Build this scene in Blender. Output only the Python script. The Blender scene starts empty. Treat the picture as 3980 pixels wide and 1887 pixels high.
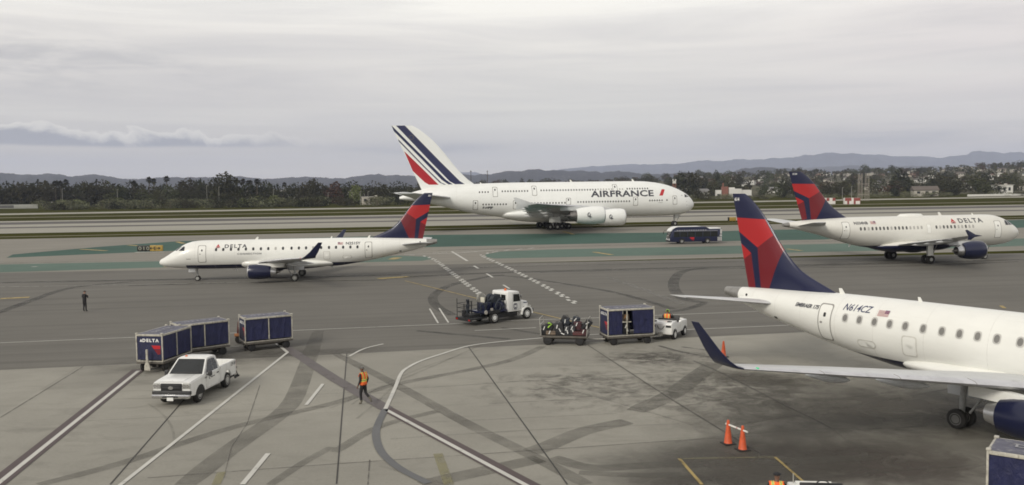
import bpy, bmesh, math, random
from mathutils import Vector, Matrix, noise as mnoise
sin, cos, tan, pi, rad = math.sin, math.cos, math.tan, math.pi, math.radians
sc = bpy.context.scene
col = sc.collection
RNG = random.Random(7)

# ------------------------------------------------------------------ camera
F_PX, PITCH, ROLL, CAM_H = 3385.5, 0.0628948, 0.0128021, 10.0
IW, IH = 3980.0, 1887.0
_f = Vector((0, cos(PITCH), -sin(PITCH)))
_r0, _u0 = Vector((1, 0, 0)), Vector((0, sin(PITCH), cos(PITCH)))
_r = cos(ROLL) * _r0 - sin(ROLL) * _u0
_u = sin(ROLL) * _r0 + cos(ROLL) * _u0
_C = Vector((0, 0, CAM_H))
cam = bpy.data.cameras.new('camera')
cam.sensor_width = 36.0
cam.lens = 36.0 * F_PX / IW
cam.clip_start, cam.clip_end = 0.1, 40000
cam_o = bpy.data.objects.new('camera', cam)
col.objects.link(cam_o)
m3 = Matrix((_r, _u, -_f)).transposed()
cam_o.matrix_world = Matrix.Translation(_C) @ m3.to_4x4()
sc.camera = cam_o

def G(px, py, z=0.0):
    """photo measurement -> point on the level z of the airfield"""
    d = _f + (px - IW / 2) / F_PX * _r + (IH / 2 - py) / F_PX * _u
    return _C + d * ((z - CAM_H) / d.z)
def ray(px, py, dist):
    d = _f + (px - IW / 2) / F_PX * _r + (IH / 2 - py) / F_PX * _u
    return _C + d * (dist / d.y)

# ------------------------------------------------------------------ materials
def nd(nt, typ, **kw):
    n = nt.nodes.new(typ)
    for k, v in kw.items():
        if k == 'inp':
            for i, val in v.items(): n.inputs[i].default_value = val
        else: setattr(n, k, v)
    return n
def mathn(nt, op, a, b=None, c=None, clamp=False):
    n = nt.nodes.new('ShaderNodeMath'); n.operation = op; n.use_clamp = clamp
    for i, v in enumerate((a, b, c)):
        if v is None: continue
        if isinstance(v, (int, float)): n.inputs[i].default_value = v
        else: nt.links.new(v, n.inputs[i])
    return n.outputs[0]
def mixc(nt, fac, a, b, blend='MIX'):
    n = nt.nodes.new('ShaderNodeMix'); n.data_type = 'RGBA'; n.blend_type = blend
    for sock, v in ((n.inputs[0], fac), (n.inputs[6], a), (n.inputs[7], b)):
        if isinstance(v, (int, float)): sock.default_value = v
        elif isinstance(v, (tuple, list)): sock.default_value = (*v[:3], 1)
        else: nt.links.new(v, sock)
    return n.outputs[2]
def ramp(nt, x, stops, interp='LINEAR'):
    n = nt.nodes.new('ShaderNodeValToRGB'); cr = n.color_ramp; cr.interpolation = interp
    while len(cr.elements) < len(stops): cr.elements.new(0.5)
    for e, (p, c) in zip(cr.elements, stops):
        e.position = p
        e.color = (c, c, c, 1) if isinstance(c, (int, float)) else (*c[:3], 1)
    nt.links.new(x, n.inputs[0]); return n.outputs[0]
def noise(nt, vec, scale, detail=4, rough=0.55, dist=0.0):
    n = nd(nt, 'ShaderNodeTexNoise', inp={'Scale': scale, 'Detail': detail, 'Roughness': rough, 'Distortion': dist})
    if vec is not None: nt.links.new(vec, n.inputs['Vector'])
    return n.outputs['Fac']
def mapping(nt, vec, scale=(1, 1, 1), rot=(0, 0, 0), loc=(0, 0, 0)):
    n = nd(nt, 'ShaderNodeMapping'); n.inputs['Scale'].default_value = scale
    n.inputs['Rotation'].default_value = rot; n.inputs['Location'].default_value = loc
    nt.links.new(vec, n.inputs['Vector']); return n.outputs[0]
MATS = {}
def newmat(name):
    m = bpy.data.materials.new(name); m.use_nodes = True
    nt = m.node_tree; b = nt.nodes['Principled BSDF']
    tc = nt.nodes.new('ShaderNodeTexCoord')
    MATS[name] = m
    return m, nt, b, tc.outputs['Object']
def mat(name, c, rough=0.5, metal=0.0, var=0.12, scale=3.0, bump=0.0, bscale=30.0, dirt=None, spec=0.5, coat=0.0):
    """a painted / plain surface with some uneven tone"""
    if name in MATS: return MATS[name]
    m, nt, b, co = newmat(name)
    n = noise(nt, co, scale, 5, 0.6)
    dark = tuple(x * (1 - var) for x in c); lite = tuple(min(1, x * (1 + var)) for x in c)
    colr = ramp(nt, n, [(0.3, dark), (0.7, lite)])
    if dirt:
        d = noise(nt, mapping(nt, co, (1, 1, 0.35)), scale * 2.3, 6, 0.65)
        colr = mixc(nt, ramp(nt, d, [(0.52, 0.0), (0.75, dirt[1])]), colr, dirt[0])
    nt.links.new(colr, b.inputs['Base Color'])
    b.inputs['Roughness'].default_value = rough; b.inputs['Metallic'].default_value = metal
    b.inputs['Specular IOR Level'].default_value = spec
    b.inputs['Coat Weight'].default_value = coat
    if bump:
        bn = nd(nt, 'ShaderNodeBump', inp={'Strength': bump, 'Distance': 0.02})
        nt.links.new(noise(nt, co, bscale, 4), bn.inputs['Height']); nt.links.new(bn.outputs[0], b.inputs['Normal'])
    return m
def glass(name, c=(0.012, 0.014, 0.016), rough=0.08):
    return mat(name, c, rough, 0, 0.3, 0.7, spec=0.6)

GRIME = ((0.16, 0.14, 0.11), 0.5)
WHITE = mat('white_aircraft_paint', (0.82, 0.82, 0.77), 0.32, var=0.03, scale=0.5, dirt=((0.55, 0.53, 0.47), 0.25), coat=0.2)
NAVY = mat('navy_paint', (0.008, 0.011, 0.04), 0.3, var=0.1, scale=1.0, coat=0.2)
RED = mat('red_paint', (0.48, 0.02, 0.025), 0.35, var=0.06)
DKRED = mat('dark_red_paint', (0.2, 0.012, 0.02), 0.35, var=0.06)
SILVER = mat('bare_metal', (0.62, 0.62, 0.62), 0.32, 0.85, var=0.1, scale=2)
WINGGREY = mat('wing_grey_paint', (0.56, 0.57, 0.57), 0.4, var=0.06, scale=0.8, dirt=((0.3, 0.3, 0.29), 0.4))
LEADEDGE = mat('polished_leading_edge', (0.60, 0.60, 0.615), 0.33, 0.4, var=0.12, scale=1.2, dirt=((0.36, 0.36, 0.36), 0.4))
DKMETAL = mat('dark_exhaust_metal', (0.17, 0.16, 0.15), 0.45, 0.7, var=0.25, scale=4)
GEARGREY = mat('landing_gear_grey', (0.33, 0.33, 0.32), 0.45, 0.2, var=0.2, scale=5)
TYRE = mat('tyre_rubber', (0.018, 0.017, 0.016), 0.8, var=0.35, scale=6)
HUB = mat('wheel_hub_paint', (0.36, 0.36, 0.34), 0.45, 0.2, var=0.15, scale=9)
WINGLASS = glass('cabin_glass', (0.035, 0.035, 0.036), 0.15)
SHADE = mat('drawn_window_shade', (0.42, 0.41, 0.38), 0.5)
COCKGLASS = glass('cockpit_glass', (0.02, 0.024, 0.028), 0.08)
SEAM = mat('panel_seam', (0.28, 0.27, 0.25), 0.6)
BLACK = mat('black_trim', (0.012, 0.012, 0.012), 0.5, var=0.3)
DKTEXT = mat('charcoal_lettering', (0.045, 0.047, 0.06), 0.5)
BLUEGREY = mat('slate_blue_lettering', (0.035, 0.045, 0.11), 0.5)
FLAGRED = mat('flag_stripes', (0.45, 0.2, 0.2), 0.5)
FLAGBLUE = mat('flag_canton', (0.05, 0.06, 0.16), 0.5)
WPAINT = mat('white_vehicle_paint', (0.78, 0.78, 0.75), 0.35, var=0.04, scale=1.5, dirt=((0.4, 0.37, 0.31), 0.35), coat=0.3)
CHROME = mat('chrome', (0.6, 0.6, 0.6), 0.15, 0.95, var=0.05)
STEEL = mat('worn_galvanised_steel', (0.42, 0.41, 0.37), 0.5, 0.4, var=0.2, scale=6, dirt=((0.12, 0.09, 0.06), 0.8))
CREAMFRAME = mat('chipped_cream_frame_paint', (0.47, 0.45, 0.385), 0.5, var=0.2, scale=5, dirt=((0.11, 0.085, 0.06), 0.95))
CURTAIN = None

# ------------------------------------------------------------------ mesh building
class MB:
    def __init__(s): s.v, s.f, s.m = [], [], []
    def add(s, vs, fs, m=0, xf=None):
        o = len(s.v)
        s.v += [(xf @ Vector(v)) if xf else Vector(v) for v in vs]
        s.f += [tuple(i + o for i in f) for f in fs]; s.m += [m] * len(fs)
    def box(s, c, size, m=0, rot=None, bev=0.0, seg=2):
        bm = bmesh.new(); bmesh.ops.create_cube(bm, size=1)
        for v in bm.verts: v.co = Vector((v.co.x * size[0], v.co.y * size[1], v.co.z * size[2]))
        if bev: bmesh.ops.bevel(bm, geom=bm.edges[:], offset=bev, segments=seg, affect='EDGES', profile=0.5)
        xf = Matrix.Translation(c)
        if rot: xf = xf @ rot.to_4x4()
        s.addbm(bm, m, xf)
    def addbm(s, bm, m=0, xf=None):
        bm.verts.index_update()
        s.add([v.co.copy() for v in bm.verts], [[v.index for v in f.verts] for f in bm.faces], m, xf); bm.free()
    def loft(s, rings, m=0, cap0=True, cap1=True, closed=True):
        n = len(rings[0]); o = len(s.v)
        for r in rings: s.v += [Vector(p) for p in r]
        for i in range(len(rings) - 1):
            for j in range(n if closed else n - 1):
                k = (j + 1) % n
                s.f.append((o + i * n + j, o + i * n + k, o + (i + 1) * n + k, o + (i + 1) * n + j)); s.m.append(m)
        if closed and cap0: s.f.append(tuple(o + j for j in range(n))[::-1]); s.m.append(m)
        if closed and cap1: s.f.append(tuple(o + (len(rings) - 1) * n + j for j in range(n))); s.m.append(m)
    def cyl(s, p0, p1, r0, r1=None, n=14, m=0, caps=True):
        s.lathe(p0, p1, [(0, r0), (1, r0 if r1 is None else r1)], n, m, caps)
    def lathe(s, p0, p1, prof, n=20, m=0, caps=True):
        p0, p1 = Vector(p0), Vector(p1); d = (p1 - p0)
        z = d.normalized(); x = z.orthogonal().normalized(); y = z.cross(x)
        s.loft([[p0 + d * t + r * (cos(2 * pi * j / n) * x + sin(2 * pi * j / n) * y) for j in range(n)] for t, r in prof], m, caps, caps)
    def tube(s, pts, r, n=6, m=0):
        pts = [Vector(p) for p in pts]; rings = []
        up = Vector((0.13, 0.21, 0.97)).normalized()
        for i, p in enumerate(pts):
            d = (pts[min(i + 1, len(pts) - 1)] - pts[max(i - 1, 0)]).normalized()
            x = d.cross(up)
            x = x.normalized() if x.length > 0.05 else d.orthogonal().normalized()
            y = x.cross(d); rr = r[i] if isinstance(r, (list, tuple)) else r
            rings.append([p + rr * (cos(2 * pi * j / n) * x + sin(2 * pi * j / n) * y) for j in range(n)])
        s.loft(rings, m)
    def prism(s, poly, y0, y1, m=0, bev=0.0):
        """outline in x-z extruded along y"""
        bm = bmesh.new()
        a = [bm.verts.new((x, y0, z)) for x, z in poly]; b = [bm.verts.new((x, y1, z)) for x, z in poly]
        bm.faces.new(a); bm.faces.new(b[::-1]); n = len(poly)
        for i in range(n): bm.faces.new((a[i], b[i], b[(i + 1) % n], a[(i + 1) % n]))
        bmesh.ops.recalc_face_normals(bm, faces=bm.faces[:])
        if bev: bmesh.ops.bevel(bm, geom=bm.edges[:], offset=bev, segments=2, affect='EDGES', profile=0.5)
        s.addbm(bm, m)
    def wheel(s, c, r, w, ax=(0, 1, 0), m=0, n=22):
        c, ax = Vector(c), Vector(ax).normalized()
        s.lathe(c - ax * w / 2, c + ax * w / 2, [(0, r * 0.62), (0.02, r * 0.86), (0.14, r * 0.97), (0.35, r), (0.65, r), (0.86, r * 0.97), (0.98, r * 0.86), (1, r * 0.62)], n, m)
    def hub(s, c, r, w, ax=(0, 1, 0), m=0, n=18):
        c, ax = Vector(c), Vector(ax).normalized()
        s.lathe(c - ax * (w / 2 + 0.012), c + ax * (w / 2 + 0.012), [(0, r * 0.2), (0.01, r * 0.3), (0.05, r * 0.46), (0.03, r * 0.6), (0.08, r * 0.64), (0.92, r * 0.64), (0.97, r * 0.6), (0.95, r * 0.46), (0.99, r * 0.3), (1, r * 0.2)], n, m)
    def build(s, name, mats, parent=None, sharp=35, fix=True):
        me = bpy.data.meshes.new(name)
        me.from_pydata([tuple(v) for v in s.v], [], s.f)
        if not isinstance(mats, (list, tuple)): mats = [mats]
        for m in mats: me.materials.append(m)
        me.polygons.foreach_set('material_index', s.m)
        bm = bmesh.new(); bm.from_mesh(me)
        if fix: bmesh.ops.recalc_face_normals(bm, faces=bm.faces[:])
        for f in bm.faces: f.smooth = sharp > 0
        if sharp > 0:
            for e in bm.edges:
                e.smooth = len(e.link_faces) == 2 and e.calc_face_angle(0) < rad(sharp)
        bm.to_mesh(me); bm.free()
        o = bpy.data.objects.new(name, me); col.objects.link(o)
        if parent is not None: o.parent = parent
        return o

def tag(o, label, cat, group=None):
    o['label'] = label; o['category'] = cat
    if group: o['group'] = group
    return o
def thing(name, label, cat, loc=(0, 0, 0), rz=0.0, group=None, scale=1.0):
    o = bpy.data.objects.new(name, None); col.objects.link(o)
    o.empty_display_size = 0.2
    o.location = loc; o.rotation_euler = (0, 0, rz); o.scale = (scale,) * 3
    return tag(o, label, cat, group)
def structure(o, kind='structure'):
    o['kind'] = kind; return o
def dup(root, loc=None, rz=None, label=None, scale=None):
    r = root.copy(); col.objects.link(r)
    if loc is not None: r.location = loc
    if rz is not None: r.rotation_euler = (0, 0, rz)
    if scale is not None: r.scale = scale if hasattr(scale, '__len__') else (scale,) * 3
    if label: r['label'] = label
    for ch in root.children:
        c = ch.copy(); col.objects.link(c); c.parent = r
        for g in ch.children:
            d = g.copy(); col.objects.link(d); d.parent = c
    return r

# ------------------------------------------------------------------ flat outlines and lettering laid on surfaces
def text2d(body, size, bold=0.0, shear=0.0, space=1.0):
    cu = bpy.data.curves.new('t', 'FONT'); cu.body = body; cu.size = size; cu.offset = bold; cu.shear = shear
    cu.space_character = space; cu.resolution_u = 3
    o = bpy.data.objects.new('t', cu); col.objects.link(o)
    dg = bpy.context.evaluated_depsgraph_get(); dg.update()
    me = bpy.data.meshes.new_from_object(o.evaluated_get(dg))
    bm = bmesh.new(); bm.from_mesh(me)
    bpy.data.objects.remove(o); bpy.data.curves.remove(cu); bpy.data.meshes.remove(me)
    return bm
def bmwidth(bm): return max(v.co.x for v in bm.verts)
def polys2d(polys):
    bm = bmesh.new()
    for p in polys:
        f = bm.faces.new([bm.verts.new((x, y, 0)) for x, y in p])
    bmesh.ops.triangulate(bm, faces=bm.faces[:])
    return bm
def ring2d(outer, w):
    cx = sum(p[0] for p in outer) / len(outer); cy = sum(p[1] for p in outer) / len(outer)
    bm = bmesh.new()
    a = [bm.verts.new((x, y, 0)) for x, y in outer]
    b = [bm.verts.new((x - math.copysign(min(w, abs(x - cx)), x - cx), y - math.copysign(min(w, abs(y - cy)), y - cy), 0)) for x, y in outer]
    n = len(a)
    for i in range(n):
        bm.faces.new((a[i], a[(i + 1) % n], b[(i + 1) % n], b[i]))
    return bm
def rrect(cx, cy, w, h, r, n=4):
    out = []
    for qx, qy, a0 in ((1, 1, 0), (-1, 1, 90), (-1, -1, 180), (1, -1, 270)):
        for k in range(n + 1):
            a = rad(a0 + 90 * k / n)
            out.append((cx + qx * (w / 2 - r) + r * cos(a), cy + qy * (h / 2 - r) + r * sin(a)))
    return out
def cut(bm, dx=0, dy=0):
    for ax, st in ((0, dx), (1, dy)):
        if not st: continue
        lo = min(v.co[ax] for v in bm.verts); hi = max(v.co[ax] for v in bm.verts)
        k = math.floor(lo / st) + 1
        while k * st < hi:
            p = Vector((0, 0, 0)); p[ax] = k * st; nn = Vector((0, 0, 0)); nn[ax] = 1
            bmesh.ops.bisect_plane(bm, geom=bm.verts[:] + bm.edges[:] + bm.faces[:], plane_co=p, plane_no=nn)
            k += 1
    return bm
def lay(bm, fn, name, mats, parent, dx=0, dy=0):
    cut(bm, dx, dy); mb = MB(); bm.verts.index_update()
    mb.add([fn(v.co.x, v.co.y) for v in bm.verts], [[v.index for v in f.verts] for f in bm.faces]); bm.free()
    return mb.build(name, mats, parent, sharp=60, fix=False)

def pchip(xs, ys):
    n = len(xs); h = [xs[i + 1] - xs[i] for i in range(n - 1)]; d = [(ys[i + 1] - ys[i]) / h[i] for i in range(n - 1)]
    m = [d[0]] + [0.0] * (n - 2) + [d[-1]]
    for i in range(1, n - 1):
        if d[i - 1] * d[i] > 0:
            w1, w2 = 2 * h[i] + h[i - 1], h[i] + 2 * h[i - 1]
            m[i] = (w1 + w2) / (w1 / d[i - 1] + w2 / d[i])
    def f(x):
        if x <= xs[0]: return ys[0]
        if x >= xs[-1]: return ys[-1]
        i = 0
        while x > xs[i + 1]: i += 1
        t = (x - xs[i]) / h[i]
        return (ys[i] * (1 + 2 * t) * (1 - t) ** 2 + h[i] * m[i] * t * (1 - t) ** 2 + ys[i + 1] * t * t * (3 - 2 * t) + h[i] * m[i + 1] * t * t * (t - 1))
    return f
def smooth(a, b, x):
    t = max(0.0, min(1.0, (x - a) / (b - a))); return t * t * (3 - 2 * t)
# ------------------------------------------------------------------ light and sky
SUN_AZ, SUN_EL = rad(218), rad(34)      # behind and to the left of the viewer
sd = Vector((sin(SUN_AZ) * cos(SUN_EL), cos(SUN_AZ) * cos(SUN_EL), sin(SUN_EL)))
sun = bpy.data.lights.new('sun', 'SUN'); sun.energy = 2.1; sun.angle = rad(20); sun.color = (1.0, 0.94, 0.84)
sun_o = bpy.data.objects.new('sun', sun); col.objects.link(sun_o)
sun_o.rotation_euler = (-sd).to_track_quat('-Z', 'Y').to_euler(); sun_o.location = (0, 0, 400)
w = bpy.data.worlds.new('World'); sc.world = w; w.use_nodes = True
nt = w.node_tree; nt.nodes.clear()
out = nd(nt, 'ShaderNodeOutputWorld'); bg = nd(nt, 'ShaderNodeBackground'); bg.inputs['Strength'].default_value = 0.1
sky = nd(nt, 'ShaderNodeTexSky'); sky.sky_type = 'NISHITA'; sky.sun_disc = False
sky.sun_elevation = SUN_EL; sky.sun_rotation = SUN_AZ; sky.air_density = 1.0; sky.dust_density = 2.0
tc = nd(nt, 'ShaderNodeTexCoord'); sep = nd(nt, 'ShaderNodeSeparateXYZ'); nt.links.new(tc.outputs['Generated'], sep.inputs[0])
X, Y, Z = sep.outputs
hyp = mathn(nt, 'SQRT', mathn(nt, 'ADD', mathn(nt, 'MULTIPLY', X, X), mathn(nt, 'MULTIPLY', Y, Y)))
el = mathn(nt, 'DIVIDE', Z, mathn(nt, 'MAXIMUM', hyp, 0.001))          # tan of the elevation
az = mathn(nt, 'ARCTAN2', X, Y)                                       # 0 = straight ahead
cmb = nd(nt, 'ShaderNodeCombineXYZ'); nt.links.new(az, cmb.inputs[0]); nt.links.new(el, cmb.inputs[1])
AE = cmb.outputs[0]
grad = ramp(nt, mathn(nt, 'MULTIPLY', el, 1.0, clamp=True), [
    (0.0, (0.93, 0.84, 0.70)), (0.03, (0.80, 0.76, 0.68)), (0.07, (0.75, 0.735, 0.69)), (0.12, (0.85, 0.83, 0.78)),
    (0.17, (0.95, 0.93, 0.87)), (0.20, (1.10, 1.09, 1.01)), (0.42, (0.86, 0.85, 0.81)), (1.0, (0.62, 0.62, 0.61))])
def gauss(cx, cy, rx, ry):
    a = mathn(nt, 'DIVIDE', mathn(nt, 'SUBTRACT', az, cx), rx); b = mathn(nt, 'DIVIDE', mathn(nt, 'SUBTRACT', el, cy), ry)
    q = mathn(nt, 'ADD', mathn(nt, 'MULTIPLY', a, a), mathn(nt, 'MULTIPLY', b, b))
    return mathn(nt, 'POWER', 2.718, mathn(nt, 'MULTIPLY', q, -1.0))
c = mixc(nt, mathn(nt, 'MULTIPLY', gauss(0.06, 0.07, 0.17, 0.075), 0.42), grad, (0.95, 0.955, 0.86))
c = mixc(nt, mathn(nt, 'MULTIPLY', gauss(0.52, 0.13, 0.22, 0.12), 0.55), c, (0.86, 0.80, 0.785))
c = mixc(nt, mathn(nt, 'MULTIPLY', gauss(-0.35, 0.115, 0.24, 0.05), 0.4), c, (0.72, 0.70, 0.68))
# long soft streaks of the overcast
st1 = noise(nt, mapping(nt, AE, (2.2, 26, 1), (0, 0, 0.03)), 1.0, 6, 0.6, 0.6)
c = mixc(nt, ramp(nt, st1, [(0.40, 0.0), (0.66, 0.46)]), c, (0.595, 0.59, 0.60))
st2 = noise(nt, mapping(nt, AE, (1.1, 34, 1), (0, 0, -0.02), (5, 3, 0)), 1.0, 4, 0.55, 0.3)
c = mixc(nt, ramp(nt, st2, [(0.50, 0.0), (0.75, 0.28)]), c, (1.04, 1.03, 0.94))
# dark patches high on the left
pn = noise(nt, mapping(nt, AE, (9, 48, 1), (0, 0, 0.05)), 1.0, 5, 0.6, 0.4)
pm = mathn(nt, 'MULTIPLY', gauss(-0.50, 0.132, 0.17, 0.03), ramp(nt, pn, [(0.42, 0.0), (0.62, 0.75)]))
c = mixc(nt, pm, c, (0.52, 0.52, 0.53))
# low bank on the right
bn = noise(nt, mapping(nt, AE, (7, 60, 1), (0, 0, 0.04), (2, 1, 0)), 1.0, 6, 0.62, 0.5)
bm_ = mathn(nt, 'MULTIPLY', gauss(0.42, 0.048, 0.2, 0.013), ramp(nt, bn, [(0.34, 0.1), (0.6, 0.75)]))
c = mixc(nt, bm_, c, (0.50, 0.51, 0.54))
c = mixc(nt, mathn(nt, 'MULTIPLY', gauss(-0.10, 0.046, 0.10, 0.006), ramp(nt, bn, [(0.3, 0.2), (0.6, 0.8)])), c, (0.42, 0.435, 0.475))
# cumulus bank low on the left, bright lumpy top and blue grey base
lump = noise(nt, mapping(nt, AE, (17, 19, 1)), 1.0, 7, 0.60, 0.35)
lump2 = noise(nt, mapping(nt, AE, (7, 3, 1), (0, 0, 0), (1.3, 0, 0)), 1.0, 3, 0.5)
top = mathn(nt, 'ADD', mathn(nt, 'MULTIPLY', az, -0.036), mathn(nt, 'ADD', 0.0185, mathn(nt, 'ADD', mathn(nt, 'MULTIPLY', lump, 0.046), mathn(nt, 'MULTIPLY', lump2, 0.018))))
hgt = mathn(nt, 'SUBTRACT', top, el)
inside = nd(nt, 'ShaderNodeMapRange', interpolation_type='SMOOTHSTEP', inp={'From Min': -0.0004, 'From Max': 0.0016}); nt.links.new(hgt, inside.inputs[0])
fade = nd(nt, 'ShaderNodeMapRange', interpolation_type='SMOOTHSTEP', inp={'From Min': 0.0425, 'From Max': 0.0475}); nt.links.new(mathn(nt, 'ADD', el, mathn(nt, 'MULTIPLY', lump2, -0.006)), fade.inputs[0])
azf = nd(nt, 'ShaderNodeMapRange', interpolation_type='SMOOTHSTEP', inp={'From Min': -0.16, 'From Max': -0.36}); nt.links.new(az, azf.inputs[0])
body = ramp(nt, mathn(nt, 'ADD', mathn(nt, 'MULTIPLY', hgt, 38.0), mathn(nt, 'MULTIPLY', lump, 0.35)), [(0.10, (1.02, 1.0, 0.92)), (0.40, (0.80, 0.79, 0.75)), (0.64, (0.36, 0.38, 0.43)), (0.95, (0.38, 0.395, 0.44))])
bankm = mathn(nt, 'MULTIPLY', mathn(nt, 'MULTIPLY', inside.outputs[0], fade.outputs[0]), mathn(nt, 'MULTIPLY', azf.outputs[0], 0.9))
c = mixc(nt, bankm, c, body)
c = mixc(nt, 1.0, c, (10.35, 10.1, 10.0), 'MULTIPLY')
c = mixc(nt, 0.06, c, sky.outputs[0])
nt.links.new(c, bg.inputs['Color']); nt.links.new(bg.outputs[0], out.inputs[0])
sc.view_settings.view_transform = 'Standard'; sc.view_settings.look = 'None'
sc.view_settings.exposure = 0.0; sc.view_settings.gamma = 1.0
sc.cycles.use_denoising = True; sc.cycles.filter_width = 1.75
sc.cycles.max_bounces = 6; sc.cycles.volume_bounces = 1; sc.cycles.transparent_max_bounces = 12

# ------------------------------------------------------------------ ground sheets
TAXI = rad(9.0)                                   # bearing of runway and taxiway
def groundmat(name, c, var=0.2, stain=None, streak=0.0, scale=0.15, rough=0.85, speck=0.12, bump=0.3, seed=0.0):
    m, nt, b, co = newmat(name)
    v = mapping(nt, co, loc=(seed, seed * 1.7, 0))
    n1 = noise(nt, v, scale, 7, 0.62, 0.3)
    colr = ramp(nt, n1, [(0.28, tuple(x * (1 - var) for x in c)), (0.72, tuple(x * (1 + var) for x in c))])
    n2 = noise(nt, v, 9.0, 5, 0.75)
    colr = mixc(nt, 1.0, colr, ramp(nt, n2, [(0.25, 1 - speck), (0.75, 1 + 0)]), 'MULTIPLY')
    if streak:
        s = noise(nt, mapping(nt, mapping(nt, co, rot=(0, 0, -TAXI)), (0.012, 0.9, 1)), 1.0, 5, 0.65)
        colr = mixc(nt, ramp(nt, s, [(0.45, 0.0), (0.7, streak)]), colr, tuple(x * 0.45 for x in c))
    if name == 'apron_concrete':        # slab to slab tone
        p3, p4 = G(1308, 1884), G(1348, 1374); dj = p4 - p3; an = math.atan2(dj.y, dj.x); og = G(1314, 1802)
        q = mapping(nt, mapping(nt, co, loc=(-og.x, -og.y, 0)), (1 / 7.65, 1 / 7.65, 0), (0, 0, 0)); q = mapping(nt, q, rot=(0, 0, -an + pi / 2))
        fl_n = nd(nt, 'ShaderNodeVectorMath', operation='FLOOR'); nt.links.new(q, fl_n.inputs[0])
        wn = nd(nt, 'ShaderNodeTexWhiteNoise'); nt.links.new(fl_n.outputs[0], wn.inputs['Vector'])
        colr = mixc(nt, 1.0, colr, ramp(nt, wn.outputs['Value'], [(0, 0.90), (1, 1.06)]), 'MULTIPLY')
    if stain:
        s = noise(nt, mapping(nt, co, (0.5, 1.0, 1), (0, 0, -0.5)), 0.85, 6, 0.68, 0.8)
        g = noise(nt, co, 0.09, 3, 0.5)
        k = mathn(nt, 'MULTIPLY', ramp(nt, s, [(0.50, 0.0), (0.72, stain)]), ramp(nt, g, [(0.4, 0.15), (0.62, 1.0)]))
        colr = mixc(nt, k, colr, tuple(x * 0.42 for x in c))
    nt.links.new(colr, b.inputs['Base Color'])
    b.inputs['Roughness'].default_value = rough; b.inputs['Specular IOR Level'].default_value = 0.0 if name == 'dry_grass' else 0.2
    if bump:
        bn = nd(nt, 'ShaderNodeBump', inp={'Strength': bump, 'Distance': 0.01})
        nt.links.new(n2, bn.inputs['Height']); nt.links.new(bn.outputs[0], b.inputs['Normal'])
    return m
GRASS = groundmat('dry_grass', (0.064, 0.065, 0.019), 0.3, streak=0.5, scale=0.06, speck=0.4)
CONC = groundmat('apron_concrete', (0.315, 0.302, 0.26), 0.13, stain=0.5, speck=0.18)
ASPH = groundmat('apron_asphalt', (0.165, 0.157, 0.138), 0.14, streak=0.45, speck=0.2, scale=0.07)
TAXM = groundmat('taxiway_asphalt', (0.25, 0.235, 0.20), 0.1, streak=0.5, scale=0.05)
RWYL = groundmat('runway_concrete', (0.34, 0.325, 0.275), 0.1, streak=0.4, scale=0.03)
RWYD = groundmat('runway_rubber_stripe', (0.105, 0.098, 0.09), 0.15, scale=0.03)
GREEN = groundmat('green_island_paint', (0.048, 0.100, 0.078), 0.16, stain=0.5, scale=0.05)
LGREEN = groundmat('faded_green_island_paint', (0.105, 0.158, 0.128), 0.14, stain=0.4, scale=0.05)
DIRT = groundmat('bare_dirt', (0.2, 0.18, 0.125), 0.2, scale=0.1)
DIR = Vector((cos(TAXI), sin(TAXI), 0)); NRM = Vector((-sin(TAXI), cos(TAXI), 0))
def quad_strip(name, a, b, z, m, ext=900.0):
    """long sheet between two depths measured at the photo's left and right edge: a, b = (y left, y right)"""
    mb = MB()
    def line(q):
        p0, p1 = G(0, q[0]), G(3980, q[1]); d = (p1 - p0).normalized()
        return p0 - d * ext, p1 + d * ext
    (a0, a1), (b0, b1) = line(a), line(b)
    n = 40; vs = []; fs = []
    for i in range(n + 1):
        for j in range(2):
            p = (a0.lerp(a1, i / n) if j == 0 else b0.lerp(b1, i / n)); vs.append((p.x, p.y, z))
    for i in range(n): fs.append((2 * i, 2 * i + 2, 2 * i + 3, 2 * i + 1))
    mb.add(vs, fs); return mb.build(name, m, sharp=0)
def sheet(name, pts, z, m):
    mb = MB(); mb.add([(p.x, p.y, z) for p in pts], [tuple(range(len(pts)))]); return mb.build(name, m, sharp=0)
gm = MB(); R = 17000
gm.add([(R * cos(2 * pi * i / 64), R * sin(2 * pi * i / 64), 0) for i in range(64)], [tuple(range(64))])
structure(gm.build('ground', GRASS, sharp=0))
L = 0.004
structure(quad_strip('service_road', (831, 764), (837, 768.5), L, RWYL))
structure(quad_strip('dirt_track', (846.5, 784), (848.5, 786), L, DIRT))
structure(quad_strip('runway', (861, 796), (909, 837.5), L, RWYL))
for y0, y1 in (((866, 799.5), (875, 807)), ((884.5, 816.5), (889.5, 820.5))):
    structure(quad_strip('runway_rubber', y0, y1, 2 * L, RWYD))
structure(quad_strip('taxiway', (931, 853), (1070, 975), L, TAXM))
structure(quad_strip('dirt_verge', (921, 845.5), (923, 847), L, DIRT))
pA0, pA1 = G(0, 1062), G(3980, 985)
dA = (pA1 - pA0).normalized()
q0, q1 = G(0, 1440), G(3045, 1296); dq = (q1 - q0).normalized()
structure(sheet('asphalt_ramp', [pA0 - dA * 500, pA1 + dA * 500, q1 + dq * 300, q0 - dq * 300], 2 * L, ASPH))
structure(sheet('concrete_apron', [q0 - dq * 300, q1 + dq * 300, Vector((340, -90, 0)), Vector((-340, -90, 0))], 2 * L, CONC))
structure(sheet('green_island', [G(*p) for p in ((25, 1003), (50, 990), (390, 960), (700, 938), (1690, 914), (2580, 905), (3200, 890), (4700, 822), (4700, 842), (3200, 932), (2580, 942), (1690, 961), (1180, 968), (646, 977))], 2 * L, GREEN))
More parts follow.
